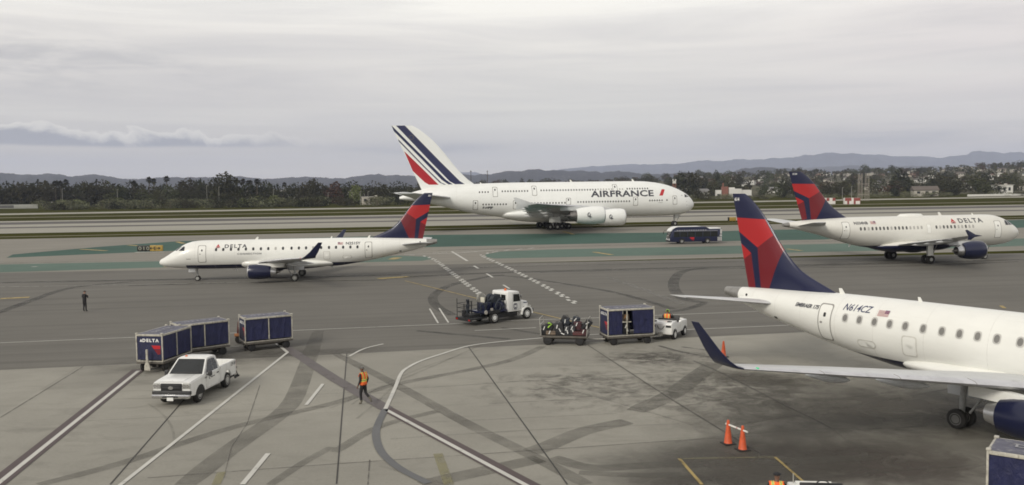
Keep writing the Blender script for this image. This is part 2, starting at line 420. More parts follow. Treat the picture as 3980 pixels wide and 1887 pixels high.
structure(sheet('faded_green_island', [G(*p) for p in ((-900, 1064), (0, 1029), (646, 1016), (1560, 995), (1668, 999), (1678, 1008), (1640, 1015), (646, 1040), (0, 1060), (-900, 1095))], 3 * L, LGREEN))
structure(sheet('faded_green_island', [G(*p) for p in ((1886, 990), (1945, 979), (2130, 971), (2700, 960), (3440, 944), (4900, 900), (4900, 925), (3440, 975), (2700, 991), (1920, 1006), (1890, 1000))], 3 * L, LGREEN))

# ------------------------------------------------------------------ paint, rubber and joints on the pavement
def strip(mb, pts, wdt, z, world=False, taper=False, step=1.5):
    P = pts if world else [G(*p) for p in pts]
    Q = [P[0]]
    for a, b in zip(P, P[1:]):
        n = max(1, int((b - a).length / step))
        Q += [a.lerp(b, (i + 1) / n) for i in range(n)]
    o = []
    for i, p in enumerate(Q):
        d = (Q[min(i + 1, len(Q) - 1)] - Q[max(i - 1, 0)]); d.z = 0; d.normalize()
        n = Vector((-d.y, d.x, 0)); k = wdt / 2
        if taper: k *= 0.8 + 0.2 * smooth(0, 0.1, i / len(Q)) * smooth(1.0, 0.9, i / len(Q))
        o += [(p.x + n.x * k, p.y + n.y * k, z), (p.x - n.x * k, p.y - n.y * k, z)]
    mb.add(o, [(2 * i, 2 * i + 2, 2 * i + 3, 2 * i + 1) for i in range(len(Q) - 1)])
def curve(pts, n=8):
    P = [G(*p) for p in pts]; out = []
    for i in range(len(P) - 1):
        a, b, c, d = P[max(i - 1, 0)], P[i], P[i + 1], P[min(i + 2, len(P) - 1)]
        for k in range(n):
            t = k / n
            out.append(0.5 * (2 * b + (c - a) * t + (2 * a - 5 * b + 4 * c - d) * t * t + (3 * b - a - 3 * c + d) * t ** 3))
    return out + [P[-1]]
def worn(name, c, wear=0.35, scale=1.6, rough=0.7, soft=0.2, alpha=1.0):
    m, nt, b, co = newmat(name)
    n = noise(nt, co, scale, 7, 0.7)
    b.inputs['Base Color'].default_value = (*c, 1); b.inputs['Roughness'].default_value = rough
    nt.links.new(ramp(nt, noise(nt, co, 0.8, 4), [(0.3, tuple(x * 0.85 for x in c)), (0.7, c)]), b.inputs['Base Color'])
    nt.links.new(ramp(nt, n, [(wear - soft / 2, 0.0), (wear + soft / 2, alpha)]), b.inputs['Alpha'])
    return m
MWHITE = worn('worn_white_line_paint', (0.56, 0.55, 0.50), 0.31)
MFADED = worn('faded_white_line_paint', (0.42, 0.41, 0.37), 0.42)
MYELL = worn('worn_yellow_line_paint', (0.38, 0.285, 0.10), 0.38)
MMAROON = worn('worn_maroon_line_paint', (0.085, 0.062, 0.06), 0.25)
MDIM = worn('scrubbed_maroon_line', (0.145, 0.128, 0.125), 0.33, alpha=0.85)
MPALE = worn('pale_scrubbed_asphalt', (0.24, 0.23, 0.205), 0.4, scale=.5, soft=.4, alpha=.6)
MOIL = worn('oily_apron_stain', (0.085, 0.078, 0.064), 0.47, scale=.33, soft=.34, alpha=.62)
MOIL2 = worn('fine_oily_spots', (0.07, 0.065, 0.055), 0.60, scale=1.3, soft=.16, alpha=.6)
MSLATE = worn('scrubbed_slate_line', (0.125, 0.127, 0.128), 0.25)
MRUB = worn('scrubbed_and_rubber_marks', (0.125, 0.118, 0.098), 0.42, scale=0.5, soft=0.5, alpha=0.46)
MRUBD = worn('tyre_rubber_streaks', (0.05, 0.048, 0.044), 0.42, scale=0.5, soft=0.4, alpha=0.5)
MJOINT = worn('slab_joint_sealant', (0.04, 0.037, 0.032), 0.3, scale=3)
MFJOINT = worn('faint_slab_joint', (0.12, 0.11, 0.095), 0.42, scale=1.2, alpha=0.7)
Z1, Z2, Z3, Z4, Z5 = 0.020, 0.024, 0.028, 0.032, 0.036
def stain(px, py, rx, ry, rot, c, thr, scale, soft, alpha, nm='apron_stain'):
    m, nt, b, co = newmat('oily_apron_stain'); n = noise(nt, mapping(nt, co, (1, 1, 1), (0, 0, rot), (px * .01, 0, 0)), scale, 7, 0.7, 0.6)
    p = G(px, py); q = mapping(nt, co, loc=(-p.x, -p.y, 0)); q = mapping(nt, q, rot=(0, 0, -rot)); q = mapping(nt, q, (1 / rx, 1 / ry, 1))
    ln = nd(nt, 'ShaderNodeVectorMath', operation='LENGTH'); nt.links.new(q, ln.inputs[0])
    fall = ramp(nt, ln.outputs['Value'], [(0.25, 1.0), (0.95, 0.0)])
    k = mathn(nt, 'MULTIPLY', ramp(nt, mathn(nt, 'ADD', n, mathn(nt, 'MULTIPLY', fall, 0.16)), [(thr - soft / 2, 0.0), (thr + soft / 2, alpha)]), fall)
    b.inputs['Base Color'].default_value = (*c, 1); b.inputs['Roughness'].default_value = .7; nt.links.new(k, b.inputs['Alpha'])
    mb = MB(); mb.add([(p.x + rx * cos(a) * cos(rot) - ry * sin(a) * sin(rot), p.y + rx * cos(a) * sin(rot) + ry * sin(a) * cos(rot), STZ[0]) for a in [2 * pi * k_ / 40 for k_ in range(40)]], [tuple(range(40))])
    STZ[0] += .0008; structure(mb.build(nm, m, sharp=0))
STZ = [0.0085]
OIL = (0.075, 0.068, 0.055)
for a in ((3560, 1600, 10, 7, -.3, OIL, .49, .45, .4, .82), (3330, 1800, 8, 4.5, -.2, (.07, .058, .048), .47, .6, .4, .82), (2960, 1475, 4.5, 2.2, -.45, (.085, .075, .055), .5, .8, .35, .7),
          (2760, 1870, 4.5, 1.6, .05, OIL, .5, .9, .35, .75), (2900, 1800, 7, 3.4, .02, OIL, .49, .8, .4, .75), (3050, 1650, 7, 5, .1, OIL, .54, .5, .4, .6), (2560, 1390, 5, 4, 0, OIL, .62, 1.1, .2, .6), (2850, 1520, 10, 9, .4, OIL, .66, 1.0, .2, .5), (2250, 1500, 8, 8, .2, OIL, .69, .9, .18, .4), (700, 1420, 8, 4, .1, OIL, .6, .6, .3, .35), (1150, 1380, 7, 3, .1, OIL, .55, .5, .4, .4)):
    stain(*a)
rub = MB()
for pts, wd in (
    ([(1238, 1287), (1205, 1385), (1165, 1500), (1130, 1570), (1065, 1630), (900, 1745), (720, 1887)], 0.95),
    ([(150, 1887), (480, 1800), (900, 1665), (1300, 1568), (1530, 1498), (1820, 1440), (1990, 1400), (2110, 1348)], 0.6),
    ([(1300, 1375), (1530, 1492), (1800, 1640), (2060, 1770), (2280, 1885)], 0.62),
    ([(2060, 1760), (2130, 1735), (2270, 1678), (2440, 1640)], 0.95), ([(2470, 1600), (2610, 1535), (2700, 1470), (2780, 1412)], 1.1),
    ([(1640, 1887), (1800, 1850), (2100, 1785)], 0.9), ([(1300, 1760), (1475, 1660), (1700, 1600)], 0.5),
    
    ([(1050, 1887), (1180, 1800), (1290, 1740)], 0.4),
    ([(2150, 1780), (2300, 1820), (2560, 1810), (3000, 1800), (3400, 1780)], 0.7), ([(2250, 1840), (2500, 1850), (2650, 1845)], 0.5)):
    strip(rub, curve(pts), wd, Z1, True, True)
structure(rub.build('rubber_marks', MRUB, sharp=0))
rb = MB()
for pts, wd in (
    ([(1938, 1072), (2059, 1084), (2338, 1128), (2478, 1161), (2618, 1203)], 0.7),
    ([(1960, 1070), (1896, 1077), (1761, 1107), (1700, 1137), (1682, 1165), (1705, 1198), (1761, 1226)], 0.9),
    ([(2740, 1043), (2650, 1058), (2617, 1105), (2650, 1158), (2740, 1178)], 1.1), ([(2740, 1178), (2680, 1200), (2590, 1216)], 0.7),
    ([(-20, 1222), (126, 1168), (242, 1128), (353, 1110), (520, 1096)], 0.9), ([(1550, 1080), (1900, 1063), (2500, 1046), (3200, 1030), (3980, 1010)], 1.6),
    ([(0, 1100), (640, 1088), (1300, 1076), (1560, 1070)], 1.5), ([(500, 1112), (1000, 1098), (1500, 1090)], 0.9),
    ([(2100, 1060), (2900, 1043), (3700, 1020)], 0.6), ([(1700, 1045), (2300, 1030), (2900, 1018), (3700, 1000)], 0.5),
    ([(2880, 1045), (3500, 1036), (3960, 1018)], 0.8), ([(0, 1026), (640, 1012)], 0.5), ([(0, 1022), (300, 1016)], 0.3),
    ([(2560, 1345), (2650, 1370), (2760, 1390)], 0.3), ([(1620, 1287), (1760, 1300), (1980, 1320)], 0.5), ([(1950, 1275), (2100, 1300)], 0.4),
    ([(1700, 975), (2500, 952), (3400, 936)], 0.8), ([(2650, 1350), (2780, 1370), (2820, 1400)], 0.25)):
    strip(rb, curve(pts), wd, Z1, True, True)
structure(rb.build('tyre_streaks', MRUBD, sharp=0))
MFINE = worn('thin_tyre_scuffs', (0.10, 0.095, 0.082), 0.5, scale=.6, soft=.5, alpha=.26)
fs = MB(); rs = random.Random(12)
for k in range(12):
    x0 = rs.uniform(0, 3200); y0 = rs.uniform(1380, 1880); a = rs.choice((rad(25), rad(-40), rad(12), rad(-55), rad(75))) + rs.gauss(0, .12); p = G(x0, y0); bend = rs.uniform(-.05, .05); P_ = [p]
    for q in range(rs.randint(8, 20)): a += bend; p = p + Vector((cos(a), sin(a), 0)) * 1.0; P_.append(p)
    for off in (0,):
        strip(fs, [q + Vector((-sin(a), cos(a), 0)) * off for q in P_], rs.uniform(.08, .2), Z1 - .002, True)
structure(fs.build('thin_tyre_scuffs', MFINE, sharp=0))
jn = MB()
for pts, wd in (([(428, 1886), (702, 1571), (860, 1392)], 0.05), ([(1308, 1884), (1348, 1374)], 0.05), ([(1821, 1350), (2205, 1886)], 0.055),
                ([(2286, 1344), (2599, 1548), (2820, 1684), (2960, 1770)], 0.055), ([(2696, 1405), (2780, 1440), (2900, 1500), (3060, 1582), (3150, 1625), (3232, 1668)], 0.07)):
    strip(jn, pts, wd, Z2)
structure(jn.build('slab_joints', MJOINT, sharp=0))
jf = MB()
for pts, wd in (([(0, 1626), (323, 1427)], 0.06), ([(574, 1860), (1299, 1806), (1900, 1765), (2599, 1717), (2814, 1705), (3700, 1650)], 0.05),
                ([(1430, 1887), (1437, 1790)], 0.05), ([(1900, 1572), (2062, 1563), (2599, 1537)], 0.04), ([(1540, 1650), (2400, 1610)], 0.03),
                ([(300, 1640), (700, 1620), (1300, 1580)], 0.03), ([(1880, 1440), (2250, 1420)], 0.03), ([(2400, 1500), (2800, 1470)], 0.03),
                ([(1010, 1500), (960, 1650), (900, 1740), (870, 1860)], 0.04), ([(3060, 1582), (2980, 1587)], 0.05), ([(3232, 1668), (3350, 1760)], 0.04)):
    strip(jf, pts, wd, Z2)
structure(jf.build('faint_slab_joints', MFJOINT, sharp=0))
mr = MB(); strip(mr, [(540, 1438), (0, 1871), (-300, 2110)], 0.72, Z3); strip(mr, [(1500, 1590), (2060, 1889), (2400, 2070)], 0.62, Z3)
structure(mr.build('maroon_line_borders', MMAROON, sharp=0))
md = MB(); strip(md, [(1100, 1345), (1300, 1474), (1500, 1590)], 0.7, Z3); structure(md.build('scrubbed_line', MDIM, sharp=0))
ms = MB(); strip(ms, curve([(1498, 1592), (1470, 1650), (1461, 1695), (1477, 1751), (1519, 1798), (1571, 1834), (1665, 1882)]), 0.32, Z4, True)
structure(ms.build('scrubbed_slate_curve', MSLATE, sharp=0))
wl = MB()
for pts, wd in (([(538, 1444), (0, 1877), (-300, 2118)], 0.2), ([(1500, 1595), (2060, 1898), (2400, 2080)], 0.19),
                ([(1118, 1372), (470, 1887), (200, 2100)], 0.17), ([(1118, 1372), (1062, 1328)], 0.2),
                ([(1255, 1495), (1190, 1577)], 0.17), ([(1042, 1766), (942, 1887)], 0.19), ([(-300, 1351), (0, 1335), (532, 1313), (1300, 1280), (1785, 1260), (1941, 1250), (2337, 1237), (2700, 1222), (2912, 1214), (3400, 1196)], 0.13),
                ([(1845, 1287), (2084, 1276)], 0.15), ([(2282, 1304), (2658, 1284), (3051, 1267), (3500, 1248)], 0.13),
                ([(1570, 991), (1760, 986), (1920, 974)], 0.35), ([(1756, 979), (1817, 1016)], 0.35), ([(1842, 1035), (1859, 1045)], 0.3), ([(1891, 1065), (1915, 1080)], 0.25), ([(1956, 1109), (1980, 1124)], 0.22),
                ([(1670, 1202), (1703, 1258)], 0.13), ([(1707, 1200), (1743, 1256)], 0.13)):
    strip(wl, pts, wd, Z4)
strip(wl, curve([(1358, 1387), (1415, 1358), (1490, 1339)]), 0.16, Z4, True)
strip(wl, curve([(2140, 1313), (1950, 1330), (1821, 1347), (1717, 1378), (1634, 1406), (1582, 1433), (1558, 1456), (1535, 1511), (1498, 1592)]), 0.19, Z4, True)
structure(wl.build('white_line_paint', MWHITE, sharp=0))
fw = MB()
strip(fw, [(0, 1117), (750, 1103), (1250, 1092)], 0.2, Z2); strip(fw, [(1800, 1040), (2700, 1008), (3500, 985)], 0.15, Z2)
strip(fw, [(122, 1038), (150, 1038)], 0.6, Z3)
for k in range(9):
    if k != 4: strip(fw, [(1684 + k * 6.5, 983), (1688 + k * 6.5, 983)], 1.0, Z3)
for k in range(10): strip(fw, [(1794 + k * 6.2, 980.5), (1798 + k * 6.2, 980.5)], 0.9, Z3)
structure(fw.build('faded_white_paint', MFADED, sharp=0))
pl_ = MB(); strip(pl_, [(2362, 1077), (2655, 1184)], 0.8, Z1, False, True); structure(pl_.build('pale_streak', MPALE, sharp=0))
zp = MB()
def zipper(P, sz=0.95, wd=0.33):
    i = 0; acc = 0.0
    for a, b in zip(P, P[1:]):
        L_ = (b - a).length; d = (b - a) / L_; n = Vector((-d.y, d.x, 0)); t = -acc
        while t + sz * 1.0 < L_:
            if t >= -0.01:
                c_ = a + d * (t + sz * 0.55) + n * (wd * 0.5 * (1 if i % 2 else -1)); i += 1
                strip(zp, [c_ - d * sz * 0.5, c_ + d * sz * 0.5], wd, Z4, True)
            t += sz * 1.0
        acc = L_ - t
zipper(curve([(1570, 992), (1640, 995), (1690, 1012), (1750, 1057), (1868, 1147), (1905, 1177)], 3))
zipper(curve([(2082, 965), (1942, 977), (1896, 986), (1873, 995), (1960, 1035), (2100, 1105), (2245, 1184)], 3))
structure(zp.build('zipper_marking_paint', MWHITE, sharp=0))
yl = MB()
for pts, wd in (([(1574, 1093), (1821, 1154), (2068, 1214), (2227, 1252), (2337, 1277), (2420, 1296)], 0.17), ([(1470, 1085), (1586, 1077)], 1.0), ([(0, 1163), (115, 1157)], 0.9),
                ([(313, 970), (414, 976)], 0.9), ([(500, 954), (552, 958)], 0.9), ([(688, 941), (715, 948)], 0.9), ([(2308, 981), (2378, 992)], 0.8), ([(2189, 901), (2229, 912)], 0.9),
                ([(1518, 1006), (1552, 1006)], 3.4), ([(3058, 969), (3116, 976)], 0.7), ([(640, 1038), (668, 1038)], 1.2), ([(2640, 1786), (2728, 1887)], 0.12), ([(3012, 1780), (3120, 1874), (3180, 1925)], 0.10)):
    strip(yl, pts, wd, Z4)
strip(yl, [(3890, 1190), (3905, 1200)], 0.3, Z4)
structure(yl.build('yellow_line_paint', MYELL, sharp=0))
MOLIVE = worn('faded_olive_line', (0.28, 0.26, 0.14), 0.4, alpha=0.6)
fy = MB(); strip(fy, [(1702, 1766), (1745, 1887)], 0.35, Z3); strip(fy, [(861, 1838), (840, 1887)], 0.3, Z3); strip(fy, [(1470, 1084), (1560, 1078)], 1.5, Z2); strip(fy, [(2637, 1786), (3007, 1780)], 0.09, Z3)
structure(fy.build('faded_yellow_paint', MOLIVE, sharp=0))
# ------------------------------------------------------------------ hills, mountains, hillside
def interp(pts, x):
    if x <= pts[0][0]: return pts[0][1]
    for a, b in zip(pts, pts[1:]):
        if x <= b[0]: return a[1] + (b[1] - a[1]) * (x - a[0]) / (b[0] - a[0])
    return pts[-1][1]
def colaz(px):            # bearing of a photo column at the horizon
    d = _f + (px - IW / 2) / F_PX * _r; return math.atan2(d.x, d.y)
def ridge(name, crest, dist, depth, m, rough, px0=-900, px1=4900, n=900, seed=0, rows=14, bump=1.0):
    mb = MB(); grid = []
    for j in range(rows + 1):
        t = j / rows; row = []
        for i in range(n + 1):
            px = px0 + (px1 - px0) * i / n
            p = ray(px, interp(crest, px), dist * (1 + 0.04 * sin(px * 0.003 + seed)))
            hz = p.z; a = math.atan2(p.x, p.y); r = math.hypot(p.x, p.y)
            nz = (mnoise.fractal(Vector((px * 0.02, seed, 0)), 0.9, 2.2, 5) + .5 * mnoise.noise(Vector((px * 0.21, seed, 3)))) * rough
            back = t > 0.75
            q = t / 0.75 if not back else 1 - (t - 0.75) / 0.25 * 0.8
            rr = r - depth * (1 - min(1, t / 0.75)) + (depth * 0.5 * (t - 0.75) / 0.25 if back else 0)
            gul = mnoise.fractal(Vector((px * 0.012, t * 3.0, seed + 5)), 0.9, 2.1, 5)
            z = (hz + nz) * (q ** 1.25) + gul * rough * 5 * bump * sin(pi * min(1, t / 0.75)) * (0 if back else 1)
            row.append((sin(a) * rr, cos(a) * rr, max(-2.0, z) if t > 0 else -3.0))
        grid.append(row)
    vs = [v for r in grid for v in r]; w_ = n + 1
    mb.add(vs, [(j * w_ + i, j * w_ + i + 1, (j + 1) * w_ + i + 1, (j + 1) * w_ + i) for j in range(rows) for i in range(n)])
    return structure(mb.build(name, m, sharp=180))
def hillmat(name, c, var=0.35, scale=0.01, houses=0.0):
    m, nt, b, co = newmat(name)
    n = noise(nt, co, scale, 7, 0.7)
    colr = ramp(nt, n, [(0.3, tuple(x * (1 - var) for x in c)), (0.7, tuple(x * (1 + var) for x in c))])
    if houses:
        vo = nd(nt, 'ShaderNodeTexVoronoi', inp={'Scale': 0.02}); nt.links.new(co, vo.inputs['Vector'])
        k = ramp(nt, vo.outputs['Distance'], [(0.10, houses), (0.16, 0.0)])
        k2 = mathn(nt, 'MULTIPLY', k, ramp(nt, noise(nt, co, 0.004, 3), [(0.48, 0.0), (0.6, 1.0)]))
        colr = mixc(nt, k2, colr, (0.42, 0.40, 0.37))
    nt.links.new(colr, b.inputs['Base Color']); b.inputs['Roughness'].default_value = 0.95; b.inputs['Specular IOR Level'].default_value = 0.1
    return m
HILL = hillmat('chaparral_hill', (0.050, 0.052, 0.058), houses=0.8)
MOUNT = hillmat('haze_paled_mountain', (0.105, 0.11, 0.125), scale=0.004)  # paler, bluer base: some of the distance haze is put into the colour
near_crest = [(-900, 672), (0, 666), (58, 669), (96, 675), (145, 675), (198, 671), (262, 679), (306, 680), (343, 675), (378, 677), (437, 685), (480, 692), (553, 692), (582, 689), (670, 687), (800, 686), (926, 684), (975, 686), (1020, 695), (1064, 693), (1111, 687), (1190, 686), (1284, 689), (1347, 689), (1394, 682), (1441, 676), (1473, 674), (1504, 681), (1560, 679), (1780, 680), (1808, 674), (1843, 680), (1904, 674), (1964, 664), (2035, 659), (2085, 656), (2146, 657), (2212, 664), (2267, 659), (2338, 667), (2388, 662), (2439, 664), (2489, 674), (2540, 677), (2590, 676), (2640, 666), (2713, 668), (2830, 673), (2853, 665), (2888, 653), (2963, 646), (3062, 653), (3132, 668), (3240, 675), (3600, 672), (4300, 660), (4900, 660)]
far_crest = [(-900, 720), (900, 715), (1400, 690), (1700, 690), (1780, 668), (1850, 666), (1900, 680), (2187, 654), (2288, 644), (2378, 639), (2439, 634), (2565, 632), (2616, 634), (2691, 624), (2760, 619), (2771, 621), (2882, 615), (2946, 615), (3004, 609), (3062, 609), (3132, 598), (3208, 589), (3295, 592), (3412, 596), (3528, 604), (3575, 601), (3656, 609), (3761, 595), (3778, 582), (3813, 580), (3907, 589), (3980, 586), (4300, 590), (4900, 600)]
mid_crest = [(-900, 730), (2300, 720), (2560, 678), (2800, 668), (3000, 660), (3150, 650), (3300, 640), (3420, 648), (3600, 640), (3800, 652), (3980, 640), (4900, 640)]
ridge('hills', near_crest, 5200, 1200, HILL, 6.5, seed=3)
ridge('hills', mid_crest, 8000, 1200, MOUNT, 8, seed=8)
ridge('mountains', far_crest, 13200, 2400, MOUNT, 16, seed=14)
# rising neighbourhood hillside on the right
side_crest = [(-900, 745), (1500, 735), (2300, 722), (2560, 705), (2700, 696), (2900, 688), (3060, 678), (3200, 682), (3400, 676), (3600, 672), (3700, 664), (3800, 657), (3900, 656), (3980, 657), (4300, 650), (4900, 645)]
SLOPE = hillmat('scrubby_hillside_soil', (0.085, 0.08, 0.05), 0.6, 0.03)
def side_h(px, r):
    p = ray(px, interp(side_crest, px), 2000.0); hmax = p.z
    k = smooth(640, 2000, r) if r < 2000 else 1 - 0.4 * smooth(2000, 2600, r)
    return hmax * k
def hill_point(px, r):
    a = colaz(px); rr = r / cos(a)
    return Vector((sin(a) * rr, cos(a) * rr, side_h(px, r)))
mb = MB(); nI, nJ = 160, 26
for j in range(nJ + 1):
    for i in range(nI + 1):
        px = 600 + 4300 * i / nI; r = 600 + 2000 * (j / nJ)
        p = hill_point(px, r); z = p.z + (mnoise.fractal(Vector((px * .02, r * .01, 0)), 1, 2, 4) * 1.5 if j > 1 else -1)
        mb.v.append(Vector((p.x, p.y, z - 0.3)))
w_ = nI + 1
for j in range(nJ):
    for i in range(nI): mb.f.append((j * w_ + i, j * w_ + i + 1, (j + 1) * w_ + i + 1, (j + 1) * w_ + i)); mb.m.append(0)
structure(mb.build('hillside', SLOPE, sharp=180))

# ------------------------------------------------------------------ air
hz = MB(); hz.box((0, 6500, 328), (34000, 21000, 660)); hzm = bpy.data.materials.new('thin_haze'); hzm.use_nodes = True
nt = hzm.node_tree; nt.nodes.clear(); o_ = nd(nt, 'ShaderNodeOutputMaterial'); pv = nd(nt, 'ShaderNodeVolumePrincipled')
pv.inputs['Color'].default_value = (0.72, 0.79, 1.0, 1); pv.inputs['Density'].default_value = 0.000072; pv.inputs['Anisotropy'].default_value = 0.0
nt.links.new(pv.outputs[0], o_.inputs['Volume'])
hz_o = hz.build('haze', hzm, sharp=0); hz_o['kind'] = 'stuff'

# ------------------------------------------------------------------ trees
def leafmat(name, c):
    m, nt, b, co = newmat(name)
    n = noise(nt, co, 0.6, 4, 0.7)
    oi = nd(nt, 'ShaderNodeObjectInfo')
    colr = ramp(nt, n, [(0.3, tuple(x * 0.55 for x in c)), (0.7, tuple(x * 1.45 for x in c))])
    colr = mixc(nt, mathn(nt, 'MULTIPLY', oi.outputs['Random'], 0.45), colr, (0.075, 0.06, 0.035))
    nt.links.new(colr, b.inputs['Base Color']); b.inputs['Roughness'].default_value = 0.8; b.inputs['Specular IOR Level'].default_value = 0.15
    return m
LEAF_DARK = leafmat('dark_eucalyptus_leaves', (0.024, 0.029, 0.014))
LEAF_MID = leafmat('olive_leaves', (0.050, 0.060, 0.024))
LEAF_LITE = leafmat('yellow_green_leaves', (0.14, 0.17, 0.06))
LEAF_RED = leafmat('reddish_leaves', (0.075, 0.042, 0.032))
LEAF_GREY = leafmat('grey_green_brush_leaves', (0.16, 0.17, 0.10))
LEAF_PALM = leafmat('palm_frond_leaves', (0.034, 0.036, 0.022))
BARK = mat('tree_bark', (0.10, 0.08, 0.06), 0.9, var=0.3, scale=2)
def crown_mesh(name, lobes, n, size, m, seed):
    r = random.Random(seed); mb = MB()
    tot = sum(l[3] ** 2 for l in lobes)
    for cx, cy, cz, rad_, sq in lobes:
        for _ in range(int(n * rad_ ** 2 / tot)):
            while 1:
                d = Vector((r.gauss(0, 1), r.gauss(0, 1), r.gauss(0, 1)))
                if d.length > 0.1: break
            d.normalize(); q = rad_ * (0.45 + 0.6 * r.random() ** 0.6)
            p = Vector((cx, cy, cz)) + Vector((d.x * q, d.y * q, d.z * q * sq))
            s = size * (0.6 + 0.9 * r.random())
            a = Vector((r.gauss(0, 1), r.gauss(0, 1), r.gauss(0, .7))).normalized(); b_ = a.orthogonal().normalized()
            b_ = (Matrix.Rotation(r.random() * 6.28, 3, a) @ b_); c_ = a.cross(b_)
            mb.add([p + b_ * s, p + c_ * s * 0.7, p - b_ * s, p - c_ * s * 0.7], [(0, 1, 2, 3)])
    me = mb.build(name, m, sharp=0, fix=False); return me
ZTOP = {}
def tree_proto(name, label, lobes, n, size, m, trunk, seed, group):
    t = thing(name, label, 'tree', (0, -500, 0), 0, group)
    cr_ = crown_mesh('crown', lobes, n, size, m, seed); cr_.parent = t; zs_ = sorted(v.co.z for v in cr_.data.vertices); ZTOP[t.name] = zs_[int(len(zs_) * .985)]
    mb = MB()
    for pts, rr in trunk: mb.tube(pts, rr, 6)
    mb.build('trunk', BARK, t)
    return t
GT = 'trees in the row beyond the runway'; GH = 'trees on the hillside among the houses'; GB = 'bushes along the airfield fence'
protos = {}
def lob(seed, h, w, k, base=0.3):
    r = random.Random(seed); out = []
    for i in range(k):
        z = h * (base + (1 - base) * (i + 0.5) / k); ww = w * (0.55 + 0.45 * sin(pi * (i + 0.7) / (k + 0.6)))
        out.append((r.uniform(-ww, ww) * 0.62, r.uniform(-ww, ww) * 0.62, z * 0.93, w * r.uniform(0.42, 0.68), r.uniform(0.65, 0.95)))
    return out
TR = lambda h, b=0.35: [([(0, 0, 0), (0.02 * h, 0, h * b), (-.01 * h, 0.02 * h, h * 0.75)], [h * .022, h * .016, h * .006]), ([(0.02 * h, 0, h * b), (h * .15, h * .05, h * .6)], [h * .012, h * .004]), ([(0.02 * h, 0, h * b), (-h * .14, -h * .06, h * .62)], [h * .012, h * .004])]
KINDS = [('eucalyptus_tree', 'tall dark eucalyptus in the tree row beyond the runway', LEAF_DARK, 1.0, 0.42, 8, 0.22),
         ('eucalyptus_tree', 'broad dark evergreen in the tree row beyond the runway', LEAF_DARK, 1.0, 0.55, 9, 0.15),
         ('olive_tree', 'mid green round-crowned tree in the tree row beyond the runway', LEAF_MID, 1.0, 0.5, 7, 0.2),
         ('olive_tree', 'loose olive green tree in the tree row beyond the runway', LEAF_MID, 1.0, 0.6, 8, 0.12),
         ('pale_tree', 'yellow green round tree at the edge of the tree row', LEAF_LITE, 1.0, 0.5, 7, 0.12),
         ('reddish_tree', 'reddish brown leaved tree in the tree row', LEAF_RED, 1.0, 0.5, 7, 0.15),
         ('bush', 'low grey green bush along the airfield fence', LEAF_GREY, 1.0, 0.95, 6, 0.05),
         ('bush', 'dark round bush along the airfield fence', LEAF_DARK, 1.0, 0.9, 5, 0.1),
         ('conifer_tree', 'dark pointed conifer on the hillside', LEAF_DARK, 1.0, 0.3, 9, 0.1)]
for i, (nm, lb, lm, h, w, k, base) in enumerate(KINDS):
    H_ = 10.0
    lobes = lob(i * 7 + 3, H_, w * H_, k, base)
    if nm == 'conifer_tree':
        lobes = [(0, 0, H_ * (0.12 + 0.86 * j / 10), H_ * 0.34 * (1 - j / 10.5), 0.8) for j in range(10)]
    protos[i] = tree_proto(nm, lb, lobes, 620, 0.42, lm, TR(H_), i + 11, GB if nm == 'bush' else GT)
# tall fan palm
pt = thing('palm_tree', 'tall thin fan palm standing above the tree row', 'palm tree', (0, -500, 0), 0, GT)
r_ = random.Random(5); mb = MB()
for k in range(90):
    a = r_.random() * 6.28; e_ = r_.uniform(-1.3, 1.3); L_ = r_.uniform(1.3, 2.2)
    d = Vector((cos(a) * cos(e_), sin(a) * cos(e_), sin(e_))); s_ = Vector((-sin(a), cos(a), 0)); b0 = Vector((0, 0, 13.6))
    tip = b0 + d * L_ + Vector((0, 0, -0.25))
    mb.add([b0 + d * .3, b0 + d * L_ * .7 + s_ * .55, tip, b0 + d * L_ * .7 - s_ * .55], [(0, 1, 2, 3)])
mb.build('crown', LEAF_PALM, pt, sharp=0, fix=False)
mb = MB(); mb.tube([(0, 0, 0), (0.1, 0, 5), (0.05, 0.05, 10), (0, 0, 13.6)], [.3, .24, .2, .22], 7); mb.build('trunk', BARK, pt)
protos['palm'] = pt
USED = set()
def plant(kind, base, h, label=None, group=None, wide=1.0):
    p = protos[kind]; s = h / (14.4 if kind == 'palm' else ZTOP[p.name])
    o = p if kind not in USED else dup(p)
    if kind not in USED: USED.add(kind)
    o.location = base; o.rotation_euler = (0, 0, RNG.random() * 6.28); o.scale = (s * wide, s * wide, s)
    if label: o['label'] = label
    if group: o['group'] = group
    return o
def plant_px(kind, px, ytop, dist, label=None, wide=1.0, basez=0.0, group=None):
    top = ray(px, ytop, dist); return plant(kind, (top.x, top.y, basez), max(1.5, top.z - basez), label, group, wide)
tops = [(-40, 712, 0), (17, 718, 1), (38, 713, 0), (60, 713, 1), (84, 716, 0), (111, 713, 1), (137, 708, 0), (175, 711, 0), (210, 712, 1), (236, 711, 0), (285, 722, 2), (318, 723, 1), (343, 710, 1), (366, 707, 0), (390, 706, 1), (411, 717, 2), (442, 727, 1), (478, 724, 1), (520, 709, 0), (540, 721, 1), (585, 722, 2), (620, 719, 1), (672, 722, 2), (725, 702, 0), (745, 702, 1), (772, 703, 0), (806, 714, 1), (836, 704, 1), (905, 712, 2), (930, 722, 2), (955, 720, 3), (990, 712, 1), (1002, 705, 1), (1030, 713, 2), (1062, 720, 1), (1125, 719, 1), (1158, 715, 1), (1182, 720, 0), (1200, 700, 1), (1222, 708, 0), (1262, 716, 1), (1355, 708, 1), (1393, 719, 1), (1420, 722, 1), (1452, 710, 1), (1480, 723, 0), (1532, 711, 1), (1560, 713, 1), (1300, 716, 1), (1640, 716, 1)]
for px, y, k in tops: plant_px(k, px, y, 640 + RNG.uniform(-25, 40))
